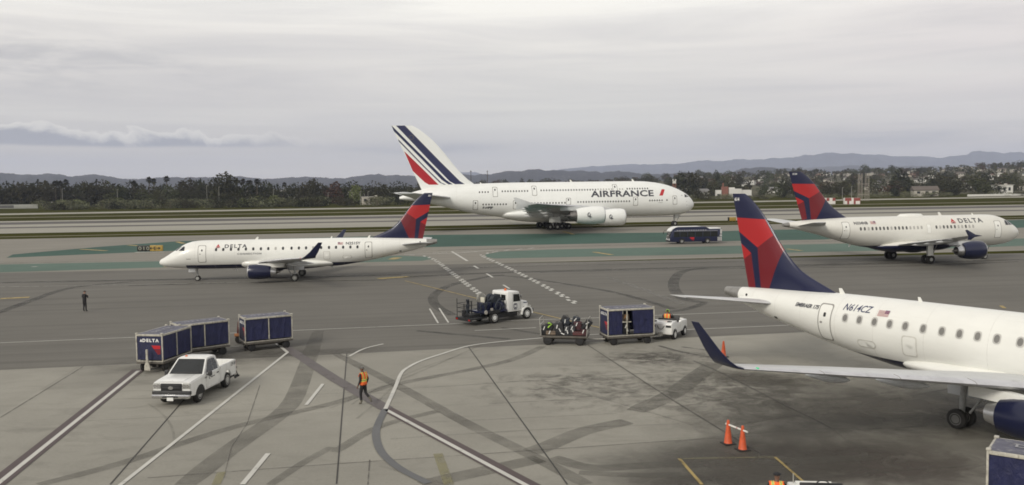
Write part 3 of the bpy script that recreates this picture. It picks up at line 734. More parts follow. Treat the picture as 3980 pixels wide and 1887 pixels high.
plant_px(0, 876, 679, 600, 'tallest dark eucalyptus rising above the tree row left of the big airliner tail', 1.15)
plant_px(1, 852, 700, 605)
plant_px(5, 1305, 712, 590, 'reddish brown tree in the row left of the big airliner tail')
plant_px(4, 1370, 722, 575, 'yellow green round tree beside the reddish tree in the row')
for px, y in ((256, 703), (579, 694), (597, 699), (647, 690), (702, 711), (919, 701), (944, 700), (963, 706), (973, 705), (998, 700), (1105, 713), (325, 713), (178, 708), (214, 708), (235, 708), (520, 707)):
    plant_px('palm', px, y, 650 + RNG.uniform(-10, 30))
for _ in range(60):
    px = RNG.uniform(-60, 1700); plant_px(RNG.choice((0, 1, 1, 2, 3)), px, RNG.uniform(722, 752), RNG.uniform(585, 700), wide=1.2)
for px, y, w_ in ((930, 752, 1.4), (990, 758, 1.3), (1200, 757, 1.3), (1235, 760, 1.2), (520, 775, 1.2), (900, 757, 1.4)): plant_px(7, px, y, 545, wide=w_)
for px, y in ((1015, 764), (1070, 760), (290, 778), (310, 782), (230, 779), (457, 770), (950, 772)): plant_px(4, px, y, 540, 'pale yellow green bush at the foot of the tree row', 1.6, group=GB)
for _ in range(70):
    px = RNG.uniform(150, 1560); plant_px(6 if RNG.random() < 0.7 else 7, px, RNG.uniform(780, 786) - px * 0.013, RNG.uniform(525, 560), wide=1.7)
# right hand hillside
for px, y, k, d in ((3062, 700, 1, 640), (3090, 716, 1, 630), (3040, 722, 2, 640), (3120, 728, 1, 660), (2690, 674, 0, 800), (2650, 697, 0, 820), (2608, 697, 8, 900), (2645, 675, 8, 800), (2680, 690, 8, 850), (2708, 688, 0, 860), (2740, 689, 8, 900), (2788, 676, 8, 1100), (2870, 680, 0, 1000), (3495, 664, 8, 800), (3520, 676, 8, 820),
                    (3620, 676, 1, 760), (3660, 680, 0, 740), (3690, 700, 1, 640), (3702, 690, 1, 680), (3780, 670, 3, 760), (3830, 672, 1, 780), (3930, 675, 3, 740), (3860, 690, 1, 700), (3715, 712, 1, 640), (3400, 695, 2, 800), (3470, 700, 1, 700), (3480, 730, 8, 640), (3320, 680, 0, 900), (3360, 684, 8, 950), (2830, 684, 2, 900), (2700, 735, 1, 620), (2720, 742, 7, 600), (2755, 748, 7, 590)):
    p = hill_point(px, d); o = plant_px(k, px, y, d, KINDS[k][1].split(' in the tree')[0].split(' on the')[0] + ' among houses on the right-hand hillside', 1.25, basez=p.z, group=GH)
for i in range(235):
    px = RNG.uniform(1780, 4080) if i % 9 else RNG.uniform(1650, 2700); d = 640 + 1300 * RNG.random() ** 1.5
    k = RNG.choice((0, 1, 1, 2, 2, 3, 3, 5, 8)); p = hill_point(px, d)
    plant(k, p, RNG.uniform(5, 12) * (0.8 + d / 2600), KINDS[k][1].split(' in the tree')[0].split(' on the')[0] + ' scattered over the right-hand hillside', GH, RNG.uniform(1.2, 1.9))
for i in range(48):
    px = RNG.uniform(2640, 4050); d = RNG.uniform(590, 640); plant(RNG.choice((6, 6, 7)), hill_point(px, 640) * (d / 640), RNG.uniform(2, 4), wide=1.9)

# the rest of the wooded slope, far too many to count: one mass
mbw = MB(); rw_ = random.Random(21)
for i in range(1000):
    px = rw_.uniform(2350, 4250) if i % 6 else rw_.uniform(1700, 2500); d = 660 + 1500 * rw_.random() ** 1.1 if i % 3 else rw_.uniform(1700, 2080)
    if i < 110: px, d = rw_.uniform(-800, -70), rw_.uniform(590, 700)
    p = hill_point(px, d); h_ = rw_.uniform(3.5, 9) * (1.6 if i < 110 else 1) * (.8 + d / 3000); w2_ = h_ * rw_.uniform(.35, .75); k_ = rw_.choice((0, 0, 0, 1, 1, 2))
    for _ in range(34):
        q = Vector((rw_.gauss(0, .45) * w2_, rw_.gauss(0, .45) * w2_, h_ * (.12 + .85 * rw_.random() ** .8)))
        if q.xy.length > w2_ * (1.15 - .8 * max(0, q.z / h_ - .55)): continue
        a = Vector((rw_.gauss(0, 1), rw_.gauss(0, 1), rw_.gauss(0, .8))).normalized(); b_ = a.orthogonal().normalized(); c_ = a.cross(b_); s_ = h_ * rw_.uniform(.10, .19)
        mbw.add([p + q + b_ * s_, p + q + c_ * s_ * .8, p + q - b_ * s_, p + q - c_ * s_ * .8], [(0, 1, 2, 3)], k_)
wo_ = mbw.build('woodland', [LEAF_DARK, LEAF_MID, LEAF_RED], sharp=0, fix=False); wo_['kind'] = 'stuff'

# ------------------------------------------------------------------ houses beyond
STUCCO = mat('cream_stucco', (0.46, 0.43, 0.37), 0.8, var=0.1); STUCW = mat('white_stucco', (0.66, 0.65, 0.61), 0.8, var=0.05)
TAN = mat('tan_stucco', (0.40, 0.34, 0.27), 0.8, var=0.1); BRICK = mat('red_brown_brick', (0.23, 0.10, 0.075), 0.85, var=0.25, scale=1.5)
ROOFS = [mat('brown_shingle_roof', (0.12, 0.10, 0.085), 0.85, var=0.2), mat('grey_shingle_roof', (0.17, 0.165, 0.16), 0.85, var=0.2), mat('terracotta_tile_roof', (0.17, 0.105, 0.08), 0.8, var=0.2), mat('pale_gravel_roof', (0.48, 0.46, 0.42), 0.85, var=0.1)]
DARKWIN = mat('dark_house_glass', (0.03, 0.032, 0.035), 0.2)
def house(wall, roof, lab, size=(12, 9, 3.2), gable=True, group='houses on the hillside'):
    w_, d_, h_ = size; t = thing('house', lab, 'house', (0, -520, 0), 0, group)
    mb = MB(); mb.box((0, 0, h_ / 2 - 0.6), (w_, d_, h_ + 1.2)); mb.build('wall', wall, t)
    mb = MB(); e = 0.5
    if gable:
        for x0, x1 in ((-w_ / 2 - e, w_ / 2 + e),):
            mb.loft([[(x, -d_ / 2 - e, h_ - .05), (x, 0, h_ + d_ * .26), (x, d_ / 2 + e, h_ - .05), (x, d_ / 2 + e, h_ - .25), (x, -d_ / 2 - e, h_ - .25)] for x in (x0, x1)])
    else:
        mb.box((0, 0, h_ + .15), (w_ + .5, d_ + .5, .4)); mb.box((w_ * .2, 0, h_ + .6), (1.6, 1.2, .9))
    mb.build('roof', roof, t)
    for k in (-.32, 0.02, .3):
        mb = MB(); mb.box((k * w_, -d_ / 2 - .02, h_ * .55), (w_ * .13, .1, h_ * .4)); mb.build('window', DARKWIN, t)
    return t
hp = [house(STUCW, ROOFS[1], 'small white gabled house with grey roof on the right-hand hillside'), house(STUCCO, ROOFS[0], 'small cream gabled house with brown roof on the right-hand hillside', (14, 9, 3.4)),
      house(STUCCO, ROOFS[3], 'flat-roofed cream house on the right-hand hillside', (13, 10, 4.2), False), house(TAN, ROOFS[2], 'tan house with terracotta roof on the right-hand hillside', (12, 9, 3.4)), house(STUCW, ROOFS[3], 'flat-roofed white house on the right-hand hillside', (10, 8, 5.2), False)]
first = set()
def put_house(k, px, d, rz, s=1.0, lab=None):
    o = hp[k] if k not in first else dup(hp[k]); first.add(k)
    o.location = hill_point(px, d) + Vector((0, 0, .8)); o.rotation_euler = (0, 0, rz); o.scale = (s, s, s)
    if lab: o['label'] = lab
    return o
for i in range(140):
    px = RNG.uniform(2560, 4050); d = 720 + 1230 * RNG.random()
    put_house(RNG.choice((0, 0, 1, 1, 2, 2, 3, 4)), px, d, RNG.uniform(-.6, .6) - colaz(px) * .5, RNG.uniform(0.6, .95))
for i in range(16): put_house(RNG.choice((0, 1, 4)), RNG.uniform(-20, 1560), RNG.uniform(720, 800), RNG.uniform(-.4, .4), RNG.uniform(1.2, 1.9), 'pale house partly hidden behind the tree row beyond the runway')
put_house(1, 3590, 620, -0.2, 1.15, 'cream gabled house at the fence line right of the tall lattice masts')
put_house(4, 3890, 660, -.2, 1.2, 'flat-roofed white house near the right edge of the photo')
put_house(2, 1450, 575, 0.1, 1.0, 'small cream shed under the big airliner tailplane'); put_house(4, 1408, 700, 0.1, 1.4, 'white house among trees left of the big airliner tail')
put_house(4, 2660, 800, 0, 1.0); put_house(0, 2720, 720, 0, 1.1)
# white house with the brick chimney stack
wc = thing('modern_house', 'big white flat-roofed house with a tall brick chimney block in its middle', 'house', hill_point(2830, 640) + Vector((0, 0, -.5)), -0.12)
mb = MB(); mb.box((-7.2, 0, 3.4), (3.6, 8, 6.8)); mb.box((4.6, 0, 3.8), (9, 8, 7.6)); mb.box((12.5, .6, 4.6), (7.5, 7, 4.2)); mb.box((2.2, -.3, 8.0), (4.2, 6, 1.2)); mb.build('wall', STUCW, wc)
mb = MB(); mb.box((-2.6, -.6, 4.6), (4.6, 5, 9.2)); mb.box((-3.8, -.4, 10.2), (.9, 1.2, 3.4)); mb.build('chimney', BRICK, wc)
for x, z, sx, sz in ((-7.2, 2.2, 2.4, 3.6), (5.2, 2.4, 4.6, 2.6), (12.5, 1.6, 6, 2.2)):
    mb = MB(); mb.box((x, -4.03, z), (sx, .14, sz)); mb.build('window', DARKWIN, wc)
bt = thing('brick_tower', 'brick tower with a white crown rising behind the big airliner nose', 'tower', hill_point(2621, 700), 0)
mb = MB(); mb.box((0, 0, 4.5), (2.6, 2.6, 14)); mb.build('shaft', BRICK, bt)
mb = MB(); mb.box((0, 0, 12.6), (2.3, 2.3, 2.2)); [mb.box((sx * 1.05, sy * 1.05, 14.2), (.6, .6, 1.2)) for sx in (-1, 1) for sy in (-1, 1)]; mb.build('crown', STUCW, bt)
# tall thin poles behind the airliner
for px, y, lab in ((1830, 663, 'left one of two thin dark poles behind the big airliner tail'), (1894, 663, 'right one of two thin dark poles behind the big airliner tail')):
    p = ray(px, y, 700); o = thing('utility_pole', lab, 'pole', (p.x, p.y, 0)); mb = MB(); mb.cyl((0, 0, 0), (0, 0, p.z), .28, .2, 8); mb.build('pole_shaft', BARK, o); mb = MB(); mb.box((0, 0, p.z - 1), (1.6, .25, .3)); mb.build('crossarm', BARK, o)
GALV = mat('pale_galvanised_pole', (0.36, 0.35, 0.32), 0.6, var=.1)
for i, (px, y) in enumerate(((241, 735), (455, 738), (803, 722), (1062, 738), (1400, 745), (1430, 745), (1275, 750), (850, 728), (3274, 730), (3310, 725))):
    p = ray(px, y, 560); o = thing('street_lamp', 'thin pale lamp pole in front of the tree row beyond the runway' if px < 2000 else 'thin pale lamp pole in front of the right-hand hillside', 'lamp pole', (p.x, p.y, 0), 0, 'lamp poles beyond the runway'); mb = MB(); mb.cyl((0, 0, 0), (0, 0, p.z), .13, .09, 6); mb.build('pole_shaft', GALV, o); mb = MB(); mb.box((.4, 0, p.z), (1.0, .2, .14), bev=.03); mb.build('lamp_head', GALV, o)
# pale wall at the left edge and right edge, fence line
wl_ = thing('boundary_wall', 'pale concrete boundary wall by the fence at the left edge of the photo', 'wall', G(60, 812), .05)
mb = MB(); mb.box((-20, 0, 1.4), (70, .4, 2.8), bev=.05); mb.build('wall_panel', mat('pale_wall_concrete', (.33, .33, .3), .85), wl_); mb = MB(); mb.box((-28, -.3, 1.5), (54, .2, 1.8)); mb.build('dark_panel', mat('dark_wall_panel', (.10, .10, .095), .8), wl_)
bs = thing('boundary_wall', 'long low white wall at the foot of the right-hand hillside', 'wall', G(3900, 763), .1)
mb = MB(); mb.box((0, 0, .7), (52, .4, 1.4), bev=.05); mb.build('wall_panel', STUCW, bs)
gr = thing('guard_rail', 'low pale guard rail in front of the reddish tree', 'guard rail', G(1365, 788), .1)
mb = MB(); mb.box((0, 0, .8), (23, .15, .4)); mb.build('rail', GALV, gr)
for k in range(8):
    mb = MB(); mb.cyl((-11 + k * 3.1, .1, 0), (-11 + k * 3.1, .1, .9), .07); mb.build('post', GALV, gr)
# localizer shelters, chequered
CHKW = mat('chequer_white', (.72, .70, .66), .6); CHKR = mat('chequer_red', (.27, .06, .05), .6)
for px, lab, n_ in ((3215, 'red and white chequered hut partly behind the red and blue tail fin', 5), (3310, 'red and white chequered hut beside the tall lattice masts', 7)):
    o = thing('equipment_hut', lab, 'hut', G(px, 794), -.1, None)
    mb = MB(); s_ = 7.0 / n_ ; r_ = random.Random(n_)
    mb.box((0, 0, 1.5), (6.99, 3, 2.99), 0)
    mb.build('hut_body', CHKW, o)
    mb = MB()
    for i in range(n_):
        for j in range(2):
            if (i + j + (1 if r_.random() < .15 else 0)) % 2:
                mb.box((-3.5 + (i + .5) * s_, -1.5, .75 + 1.5 * j), (s_ * .98, .05, 1.48)); mb.box((3.5, -1 + (i % 2) * 1.5, .75 + 1.5 * j), (.05, 1.4, 1.48))
    mb.build('red_panel', CHKR, o)
mm = thing('lattice_mast', 'cluster of four tall thin grey lattice masts beside the chequered hut', 'mast', G(3357, 782), 0)
GALV2 = mat('weathered_mast_steel', (.30, .27, .23), .7, var=.2)
for x in (-2.9, -1.2, 1.0, 2.6):
    mb = MB(); hh = 15.5
    for q in (-.45, .45): mb.tube([(x + q, 0, 0), (x + q * .6, 0, hh)], .11, 5)
    for k in range(13): mb.tube([(x - .42 + .012 * k, 0, k * 1.15), (x + .4 - .01 * k, 0, k * 1.15 + 1.1)], .07, 4)
    mb.build('mast_column', GALV2, mm)
mb = MB()
for z in (3.6, 9.5): mb.box((0, 0, z), (6, .3, .3))
mb.build('cross_brace', GALV2, mm)
# ------------------------------------------------------------------ aircraft
def air_section(n=9):
    up = []
    for i in range(n + 1):
        x = 0.5 * (1 - cos(pi * i / n))
        t = 5 * (0.2969 * math.sqrt(x) - 0.1260 * x - 0.3516 * x * x + 0.2843 * x ** 3 - 0.1015 * x ** 4)
        up.append((x, t))
    return up
SEC = air_section()
def foil_ring(sle, ch, tk, place):
    pts = [place(sle + x * ch, t * tk * ch) for x, t in SEC] + [place(sle + x * ch, -t * tk * ch * 0.75) for x, t in SEC[-2:0:-1]]
    return pts
def fin_half(x, tk): # half thickness at chord fraction x
    x = max(0.0, min(1.0, x))
    return tk * 5 * (0.2969 * math.sqrt(x) - 0.1260 * x - 0.3516 * x * x + 0.2843 * x ** 3 - 0.1015 * x ** 4)
JOINTM = mat('skin_joint', (.60, .59, .54), .5)
TAILM = mat('grey_tail_cone_metal', (0.30, 0.29, 0.27), 0.4, .5, var=.2, scale=4)
class Fuselage:
    def __init__(s, st, kc=0.5):
        s.S = [q[0] for q in st]; s.kc = kc
        s.top = pchip(s.S, [q[1] for q in st]); s.bot = pchip(s.S, [q[2] for q in st]); s.hw = pchip(s.S, [q[3] for q in st])
    def ring(s, x, n=48):
        t, b, h = s.top(x), s.bot(x), s.hw(x); zc = b + (t - b) * s.kc; out = []
        for j in range(n):
            a = 2 * pi * j / n; y, z = cos(a) * h, sin(a)
            out.append((-x, y, zc + z * ((t - zc) if z > 0 else (zc - b))))
        return out
    def mesh(s, mb, s0, s1, step=0.5, m=0):
        xs = []; x = s0
        while x < s1 - 1e-6:
            xs.append(x); x += step * (0.12 if x < 0.6 else 0.35 if x < 3 else 1)
        xs.append(s1)
        xs[0] = max(xs[0], s.S[0] + 0.004)
        mb.loft([s.ring(x) for x in xs], m)
    def at(s, x, z, side, eps=0.012):
        t, b, h = s.top(x), s.bot(x), s.hw(x); zc = b + (t - b) * s.kc
        q = (z - zc) / max(1e-4, (t - zc) if z > zc else (zc - b)); q = max(-1, min(1, q))
        y = h * math.sqrt(max(0, 1 - q * q)); zz = zc + q * ((t - zc) if z > zc else (zc - b))
        r = math.hypot(y, zz - zc) or 1
        return Vector((-x, side * (y + eps * max(.25, y / r)), zz + eps * (zz - zc) / r * 1.2))
def belly_paint(name, line, c_up=(0.82, 0.82, 0.77), c_dn=(0.010, 0.013, 0.048), x0=None, x1=None):
    """white upper body, navy below a waterline (two-slope line in the body's own metres)"""
    m, nt, b, co = newmat(name)
    sp = nd(nt, 'ShaderNodeSeparateXYZ'); nt.links.new(co, sp.inputs[0]); X_, Y_, Z_ = sp.outputs
    n = noise(nt, mapping(nt, co, (0.5, 0.5, 1.2)), 1.2, 6, 0.65)
    up = ramp(nt, n, [(0.35, tuple(q * 0.95 for q in c_up)), (0.65, c_up)])
    dn = noise(nt, mapping(nt, co, (0.15, 2, 2.0)), 2.0, 6, 0.7)
    up = mixc(nt, ramp(nt, dn, [(0.55, 0.0), (0.8, 0.22)]), up, (0.45, 0.43, 0.38))
    k = mathn(nt, 'LESS_THAN', Z_, line)
    if x0 is not None: k = mathn(nt, 'MULTIPLY', k, mathn(nt, 'LESS_THAN', X_, -x0))
    nt.links.new(mixc(nt, k, up, c_dn), b.inputs['Base Color'])
    b.inputs['Roughness'].default_value = 0.33; b.inputs['Coat Weight'].default_value = 0.2
    return m
def region_paint(name, base, regions, rough=0.32):
    """convex colour fields of a livery, in the part's own x-z metres"""
    m, nt, b, co = newmat(name)
    sp = nd(nt, 'ShaderNodeSeparateXYZ'); nt.links.new(co, sp.inputs[0]); X_, _, Z_ = sp.outputs
    n = noise(nt, co, 0.8, 4); c = mixc(nt, ramp(nt, n, [(0.3, 0.0), (0.7, 0.12)]), base, tuple(min(1, q * 1.5 + .01) for q in base))
    for poly, colr in regions:
        P = [(-p[0], p[1]) for p in poly]
        ar = sum(P[i][0] * P[(i + 1) % len(P)][1] - P[(i + 1) % len(P)][0] * P[i][1] for i in range(len(P)))
        if ar < 0: P = P[::-1]
        k = None
        for (x0, z0), (x1, z1) in zip(P, P[1:] + P[:1]):
            nx, nz = -(z1 - z0), (x1 - x0); d = -(nx * x0 + nz * z0)
            v = mathn(nt, 'MULTIPLY_ADD', X_, nx, mathn(nt, 'MULTIPLY_ADD', Z_, nz, d))
            g = mathn(nt, 'GREATER_THAN', v, 0.0); k = g if k is None else mathn(nt, 'MULTIPLY', k, g)
        c = mixc(nt, k, c, colr)
    nt.links.new(c, b.inputs['Base Color']); b.inputs['Roughness'].default_value = rough; b.inputs['Coat Weight'].default_value = 0.25
    return m
def cx_(f, pts): return [f(*p) for p in pts]
# widget fin livery measured on the regional jet: image-left nose, so s grows to the right
fE = lambda x, y: ((x - 88) / 73.0, (775 - y) / 72.0)
R1, R2, NV = (0.42, 0.018, 0.02), (0.16, 0.011, 0.017), (0.010, 0.013, 0.048)
FIN_PAT = [([(2145, 240), (2190, 177), (2400, 172), (2385, 300), (2225, 292)], R1), ([(2145, 240), (2225, 292), (2212, 330), (2120, 300)], R2),
           ([(2090, 292), (2145, 240), (2225, 292), (2212, 470), (2170, 470)], R2), ([(2232, 460), (2262, 316), (2330, 270), (2380, 270), (2300, 480)], R2), ([(2262, 318), (2330, 268), (2390, 268), (2308, 345)], R1),
           ([(2225, 292), (2380, 205), (2380, 245), (2262, 316)], NV), ([(2225, 292), (2262, 316), (2236, 475), (2207, 475)], NV)]
def wing_part(mb, side, secs, cap=True, m=0):
    rings = []
    for i, (y, sle, ch, z, tk, *rot) in enumerate(secs):
        a = rot[0] if rot else 0.0     # cant of the section: 0 flat, 90 upright
        rings.append(foil_ring(sle, ch, tk, lambda s_, t, y=y, z=z, a=a: (-s_, side * (y - t * sin(a)), z + t * cos(a))))
    mb.loft(rings, m)
def window_poly(w_, h_): return rrect(0, 0, w_, h_, min(w_, h_) * 0.38, 3)
def aircraft(sp, lab, pos, hdg, scale, cat='airliner'):
    t = thing(sp['name'], lab, cat, (pos[0], pos[1], 0), hdg, None, scale)
    fu = Fuselage(sp['st'], sp.get('kc', 0.5)); t_end = sp['tail_s']
    mb = MB(); fu.mesh(mb, 0.0, t_end, 0.6); mb.build('fuselage', sp['body'], t, sharp=60)
    mb = MB(); xs = [t_end + (sp['len'] - t_end) * k / 5 for k in range(6)]
    mb.loft([[(p[0], p[1] * .985, p[2]) for p in fu.ring(x, 28)] for x in xs]); mb.build('tail_cone', sp.get('tailmat', TAILM), t, sharp=50)
    # wing box fairing
    if 'fairing' in sp:
        fa = Fuselage(sp['fairing'], 0.55); mb = MB(); fa.mesh(mb, fa.S[0], fa.S[-1], 0.5); mb.build('wing_fairing', sp.get('fairmat', sp['body']), t, sharp=60)
    # wings
    for sd_ in (1, -1):
        mb = MB(); wing_part(mb, sd_, sp['wing']); wo = mb.build('wing', [WINGGREY], t, sharp=40)
        mb = MB()   # polished leading edge strip standing 4 mm proud
        rr = []
        for (y, sle, ch, z, tk, *_) in sp['wing'][1:]:
            nose = [(x, v) for x, v in SEC if x < 0.13]
            rr.append([(-(sle - 0.01 + x * ch), sd_ * y, z + v * tk * ch + .006) for x, v in nose[::-1]] + [(-(sle - 0.01 + x * ch), sd_ * y, z - v * tk * ch * .75 - .006) for x, v in nose[1:]])
        mb.loft(rr, closed=False); mb.build('leading_edge', LEADEDGE, wo, sharp=60)
        for (y, s0, s1, z, r) in sp.get('flaptracks', []):
            mb = MB(); mb.lathe((-s0, sd_ * y, z), (-s1, sd_ * y, z - .15), [(0, .02), (.1, r * .6), (.3, r), (.55, r), (.85, r * .5), (1, .02)], 10); mb.build('flap_track_fairing', sp.get('trackmat', WINGGREY), wo)
        if 'flap' in sp:
            y0, y1, a0, a1, c0, c1, z0, z1 = sp['flap']; mb = MB()
            wing_part(mb, sd_, [(y0, a0, c0, z0, .12), (y1, a1, c1, z1, .12)]); mb.build('flap', WINGGREY, wo)
        if 'winglet' in sp:
            mb = MB(); wing_part(mb, sd_, sp['winglet']); mb.build('winglet', sp['wingletmat'], t, sharp=50)
        if 'fence' in sp:
            y_, poly = sp['fence']; mb = MB(); mb.prism([(-a, b) for a, b in poly], sd_ * (y_ - .07), sd_ * (y_ + .07), bev=.03); mb.build('wingtip_fence', sp['wingletmat'], t)
        mb = MB(); wing_part(mb, sd_, sp['stab']); mb.build('tailplane', sp.get('stabmat', WINGGREY), t, sharp=40)
        # engines
        for (ey, ez, es, R_, L_) in sp['engines']:
            c0 = Vector((-es, sd_ * ey, ez)); ax = Vector((-1, 0, -.02))
            P = lambda d: c0 + ax * d
            mb = MB(); mb.lathe(P(0.10 * R_), P(L_), [(0, R_ * .93), (.10, R_ * 1.0), (.3, R_ * 1.04), (.55, R_ * 1.02), (.8, R_ * .93), (1, R_ * .80), (1.0, R_ * .74), (.9, R_ * .74)], 32, 0, False)
            en = mb.build('engine', sp['cowl'], t, sharp=40)
            mb = MB(); mb.lathe(P(0), P(R_), [(.12, R_ * .945), (.03, R_ * .91), (0, R_ * .87), (.03, R_ * .83), (.15, R_ * .79), (.55, R_ * .80)], 32, 0, False); mb.build('inlet_lip', SILVER, en, sharp=60)
            mb = MB(); mb.lathe(P(.52 * R_), P(.56 * R_), [(0, R_ * .80), (1, R_ * .80)], 28); mb.lathe(P(.2 * R_), P(.53 * R_), [(0, .02), (.5, R_ * .14), (1, R_ * .22)], 16)
            mb.build('fan', BLACK, en)
            mb = MB(); mb.lathe(P(L_ * .86), P(L_ * 1.22), [(0, R_ * .70), (.35, R_ * .66), (1, R_ * .46), (1.0, R_ * .40), (.8, R_ * .36)], 28, 0, False); mb.build('exhaust_nozzle', sp.get('nozzle', SILVER), en, sharp=50)
            mb = MB(); mb.lathe(P(L_ * 1.02), P(L_ * 1.42), [(0, R_ * .38), (.5, R_ * .27), (1, .03)], 20); mb.build('exhaust_cone', DKMETAL, en, sharp=50)
            mb = MB(); zt = sp['pylz'](ey); s_w = sp['pyls'](ey)
            mb.loft([[(-(es + a * L_), sd_ * ey + w_, z_) for a, w_, z_ in ((.28, 0, 0), (.5, .13 * R_ + .05, 0), (1.0, .13 * R_ + .04, 0), (1.55, .02, 0), (1.0, -.13 * R_ - .04, 0), (.5, -.13 * R_ - .05, 0)) for z_ in (zz,)] for zz in (ez + R_ * .55, ez + R_ * .98)] +
                    [[(-(s_w + a), sd_ * ey + w_, zt - (.1 if a > 0 else .12)) for a, w_ in ((-.5, 0), (.2, .13 * R_ + .03), (1.4 * R_, .13 * R_ + .02), (2.6 * R_, .02), (1.4 * R_, -.13 * R_ - .02), (.2, -.13 * R_ - .03))]])
            mb.build('pylon', sp.get('pylmat', WINGGREY), t, sharp=40)
    # fuselage skin joints
    mb = MB()
    for q in sp.get('joints', ()):
        mb.loft([[p + Vector((0, 0, 0)) for p in [Vector((v[0], v[1] * 1.0015, v[2] + (.002 if v[2] > 3 else -.002))) for v in fu.ring(x, 40)]] for x in (q, q + .014 * sp.get('k', 1))], 0, False, False)
    if mb.v: mb.build('panel_joint', JOINTM, t, sharp=60)
    if 'stabfair' in sp:
        for sd_ in (1, -1):
            a_, b_, r_0 = sp['stabfair']; mb = MB(); mb.lathe((-a_[0], sd_ * a_[1], a_[2]), (-b_[0], sd_ * b_[1], b_[2]), [(0, .02), (.08, r_0 * .55), (.25, r_0 * .9), (.5, r_0), (.8, r_0 * .75), (1, r_0 * .3)], 16); mb.build('tailplane_fairing', sp['doormat'], t, sharp=60)
    for sd_ in (1, -1):          # slat gaps across the leading edge
        W_ = sp['wing'][1:]
        for y in sp.get('slats', ()):
            for A_, B_ in zip(W_, W_[1:]):
                if A_[0] <= y <= B_[0]:
                    k = (y - A_[0]) / (B_[0] - A_[0]); s0, c0, z0_, tk0 = [A_[i] + (B_[i] - A_[i]) * k for i in (1, 2, 3, 4)]
                    nose = [(x, v) for x, v in SEC if x < .2]; mb = MB()
                    mb.tube([(-(s0 - .012 + x * c0), sd_ * y, z0_ + v * tk0 * c0 + .008) for x, v in nose[::-1]] + [(-(s0 - .012 + x * c0), sd_ * y, z0_ - v * tk0 * c0 * .75 - .008) for x, v in nose[1:]], .012 * sp.get('k', 1), 5); mb.build('slat_gap', SEAM, t)
    # fin: leading edge / trailing edge against height
    fz = sp['fin']; le = pchip([q[0] for q in fz['le']], [q[1] for q in fz['le']]); te = lambda z: fz['te'][0][1] + (z - fz['te'][0][0]) * (fz['te'][1][1] - fz['te'][0][1]) / (fz['te'][1][0] - fz['te'][0][0])
    z0, z1 = fz['z']; mb = MB(); rings = []
    for i in range(25):
        z = z0 + (z1 - z0) * i / 24; a, b = le(z), te(z); tk = fz['tk'] * min(1.0, fz['maxc'] / (b - a))
        n = 12; xs = [0.5 * (1 - cos(pi * k / n)) for k in range(n + 1)]
        rings.append([(-(a + x * (b - a)), fin_half(x, tk) * (b - a), z) for x in xs] + [(-(a + x * (b - a)), -fin_half(x, tk) * (b - a), z) for x in xs[-2:0:-1]])
    mb.loft(rings); fo = mb.build('tail_fin', fz['mat'], t, sharp=50)
    def fin_at(s_, z, side, eps=.012):
        a, b = le(z), te(z); tk = fz['tk'] * min(1.0, fz['maxc'] / (b - a)); return Vector((-s_, side * (fin_half((s_ - a) / (b - a), tk) * (b - a) + eps), z))
    # text on the fin
    if 'fintext' in sp:
        tx, s_, z_, sz = sp['fintext']
        for side in (1, -1):
            b_ = text2d(tx, sz, .01); wd = bmwidth(b_)
            lay(b_, (lambda u, v, side=side: fin_at(s_ + (u - wd / 2) * side, z_ + v, side)), 'fleet_number', mat('white_lettering', (.75, .75, .72), .5), fo)
    # doors, windows, lettering on both sides
    for side in (1, -1):
        for (ds, dz, dw, dh, kind) in sp['doors']:
            pl = rrect(0, 0, dw, dh, dw * .16, 4); f_ = lambda u, v, e=.006: fu.at(ds + u, dz + v, side, e)
            d = lay(polys2d([pl]), lambda u, v: f_(u, v), 'door', sp['doormat'], t, .3, .15)
            lay(ring2d(rrect(0, 0, dw + .06, dh + .06, dw * .18, 4), .055 * sp.get('k', 1)), lambda u, v: f_(u, v, .010), 'door_seal', JOINTM if kind == 'hatch' else SEAM, d, .3, .15)
            if kind != 'hatch':
                lay(polys2d([rrect(.0, dh * .22, .16 * sp.get('k', 1), .22 * sp.get('k', 1), .06)]), lambda u, v: f_(u, v, .012), 'door_window', WINGLASS, d)
                lay(polys2d([rrect(-dw * .25 * (1 if side > 0 else -1), 0, .16, .10, .03)]), lambda u, v: f_(u, v, .012), 'door_handle', SEAM, d)
        rr = random.Random(3 if side > 0 else 9)
        for (ws, wz, kind) in sp['windows'](side):
            w_, h_ = sp['win']; shaded = rr.random() < sp.get('shades', .12)
            if kind != 1: shaded = kind == 2
            f_ = lambda u, v, e=.010: fu.at(ws + u, wz + v, side, e)
            pn = lay(polys2d([window_poly(w_, h_)]), f_, 'cabin_window', SHADE if shaded else sp.get('winmat', WINGLASS), t, 0, .1)
            if sp.get('frames'):
                lay(ring2d(rrect(0, 0, w_ + .09, h_ + .09, (w_ + .09) * .38, 3), .05), lambda u, v: f_(u, v, .014), 'window_frame', sp['framemat'], pn, 0, .1)
        for poly in sp['cockpit']:
            lay(polys2d([poly]), lambda u, v: fu.at(u, v, side, .012), 'cockpit_window', COCKGLASS, t, .12, .08)
        for (tx, s_, z_, sz, bold, space, m_, shear, nm, *sd2) in sp['text']:
            if sd2 and sd2[0] != side: continue
            b_ = text2d(tx, sz, bold, shear, space[0]); wd = bmwidth(b_); sx = space[1]
            lay(b_, (lambda u, v: fu.at(s_ + (u - wd / 2) * side * sx, z_ + v, side, .012)), nm, m_, t, 0, .12 * sp.get('k', 1))
        for (polys, m_, nm) in sp['decals']:
            lay(polys2d(polys), lambda u, v: fu.at(u, v, side, .012), nm, m_, t, .4, .1)
        for (polys, m_, nm, so) in sp.get('side_decals', []):
            if so == side: lay(polys2d(polys), lambda u, v: fu.at(u, v, side, .012), nm, m_, t, .4, .1)
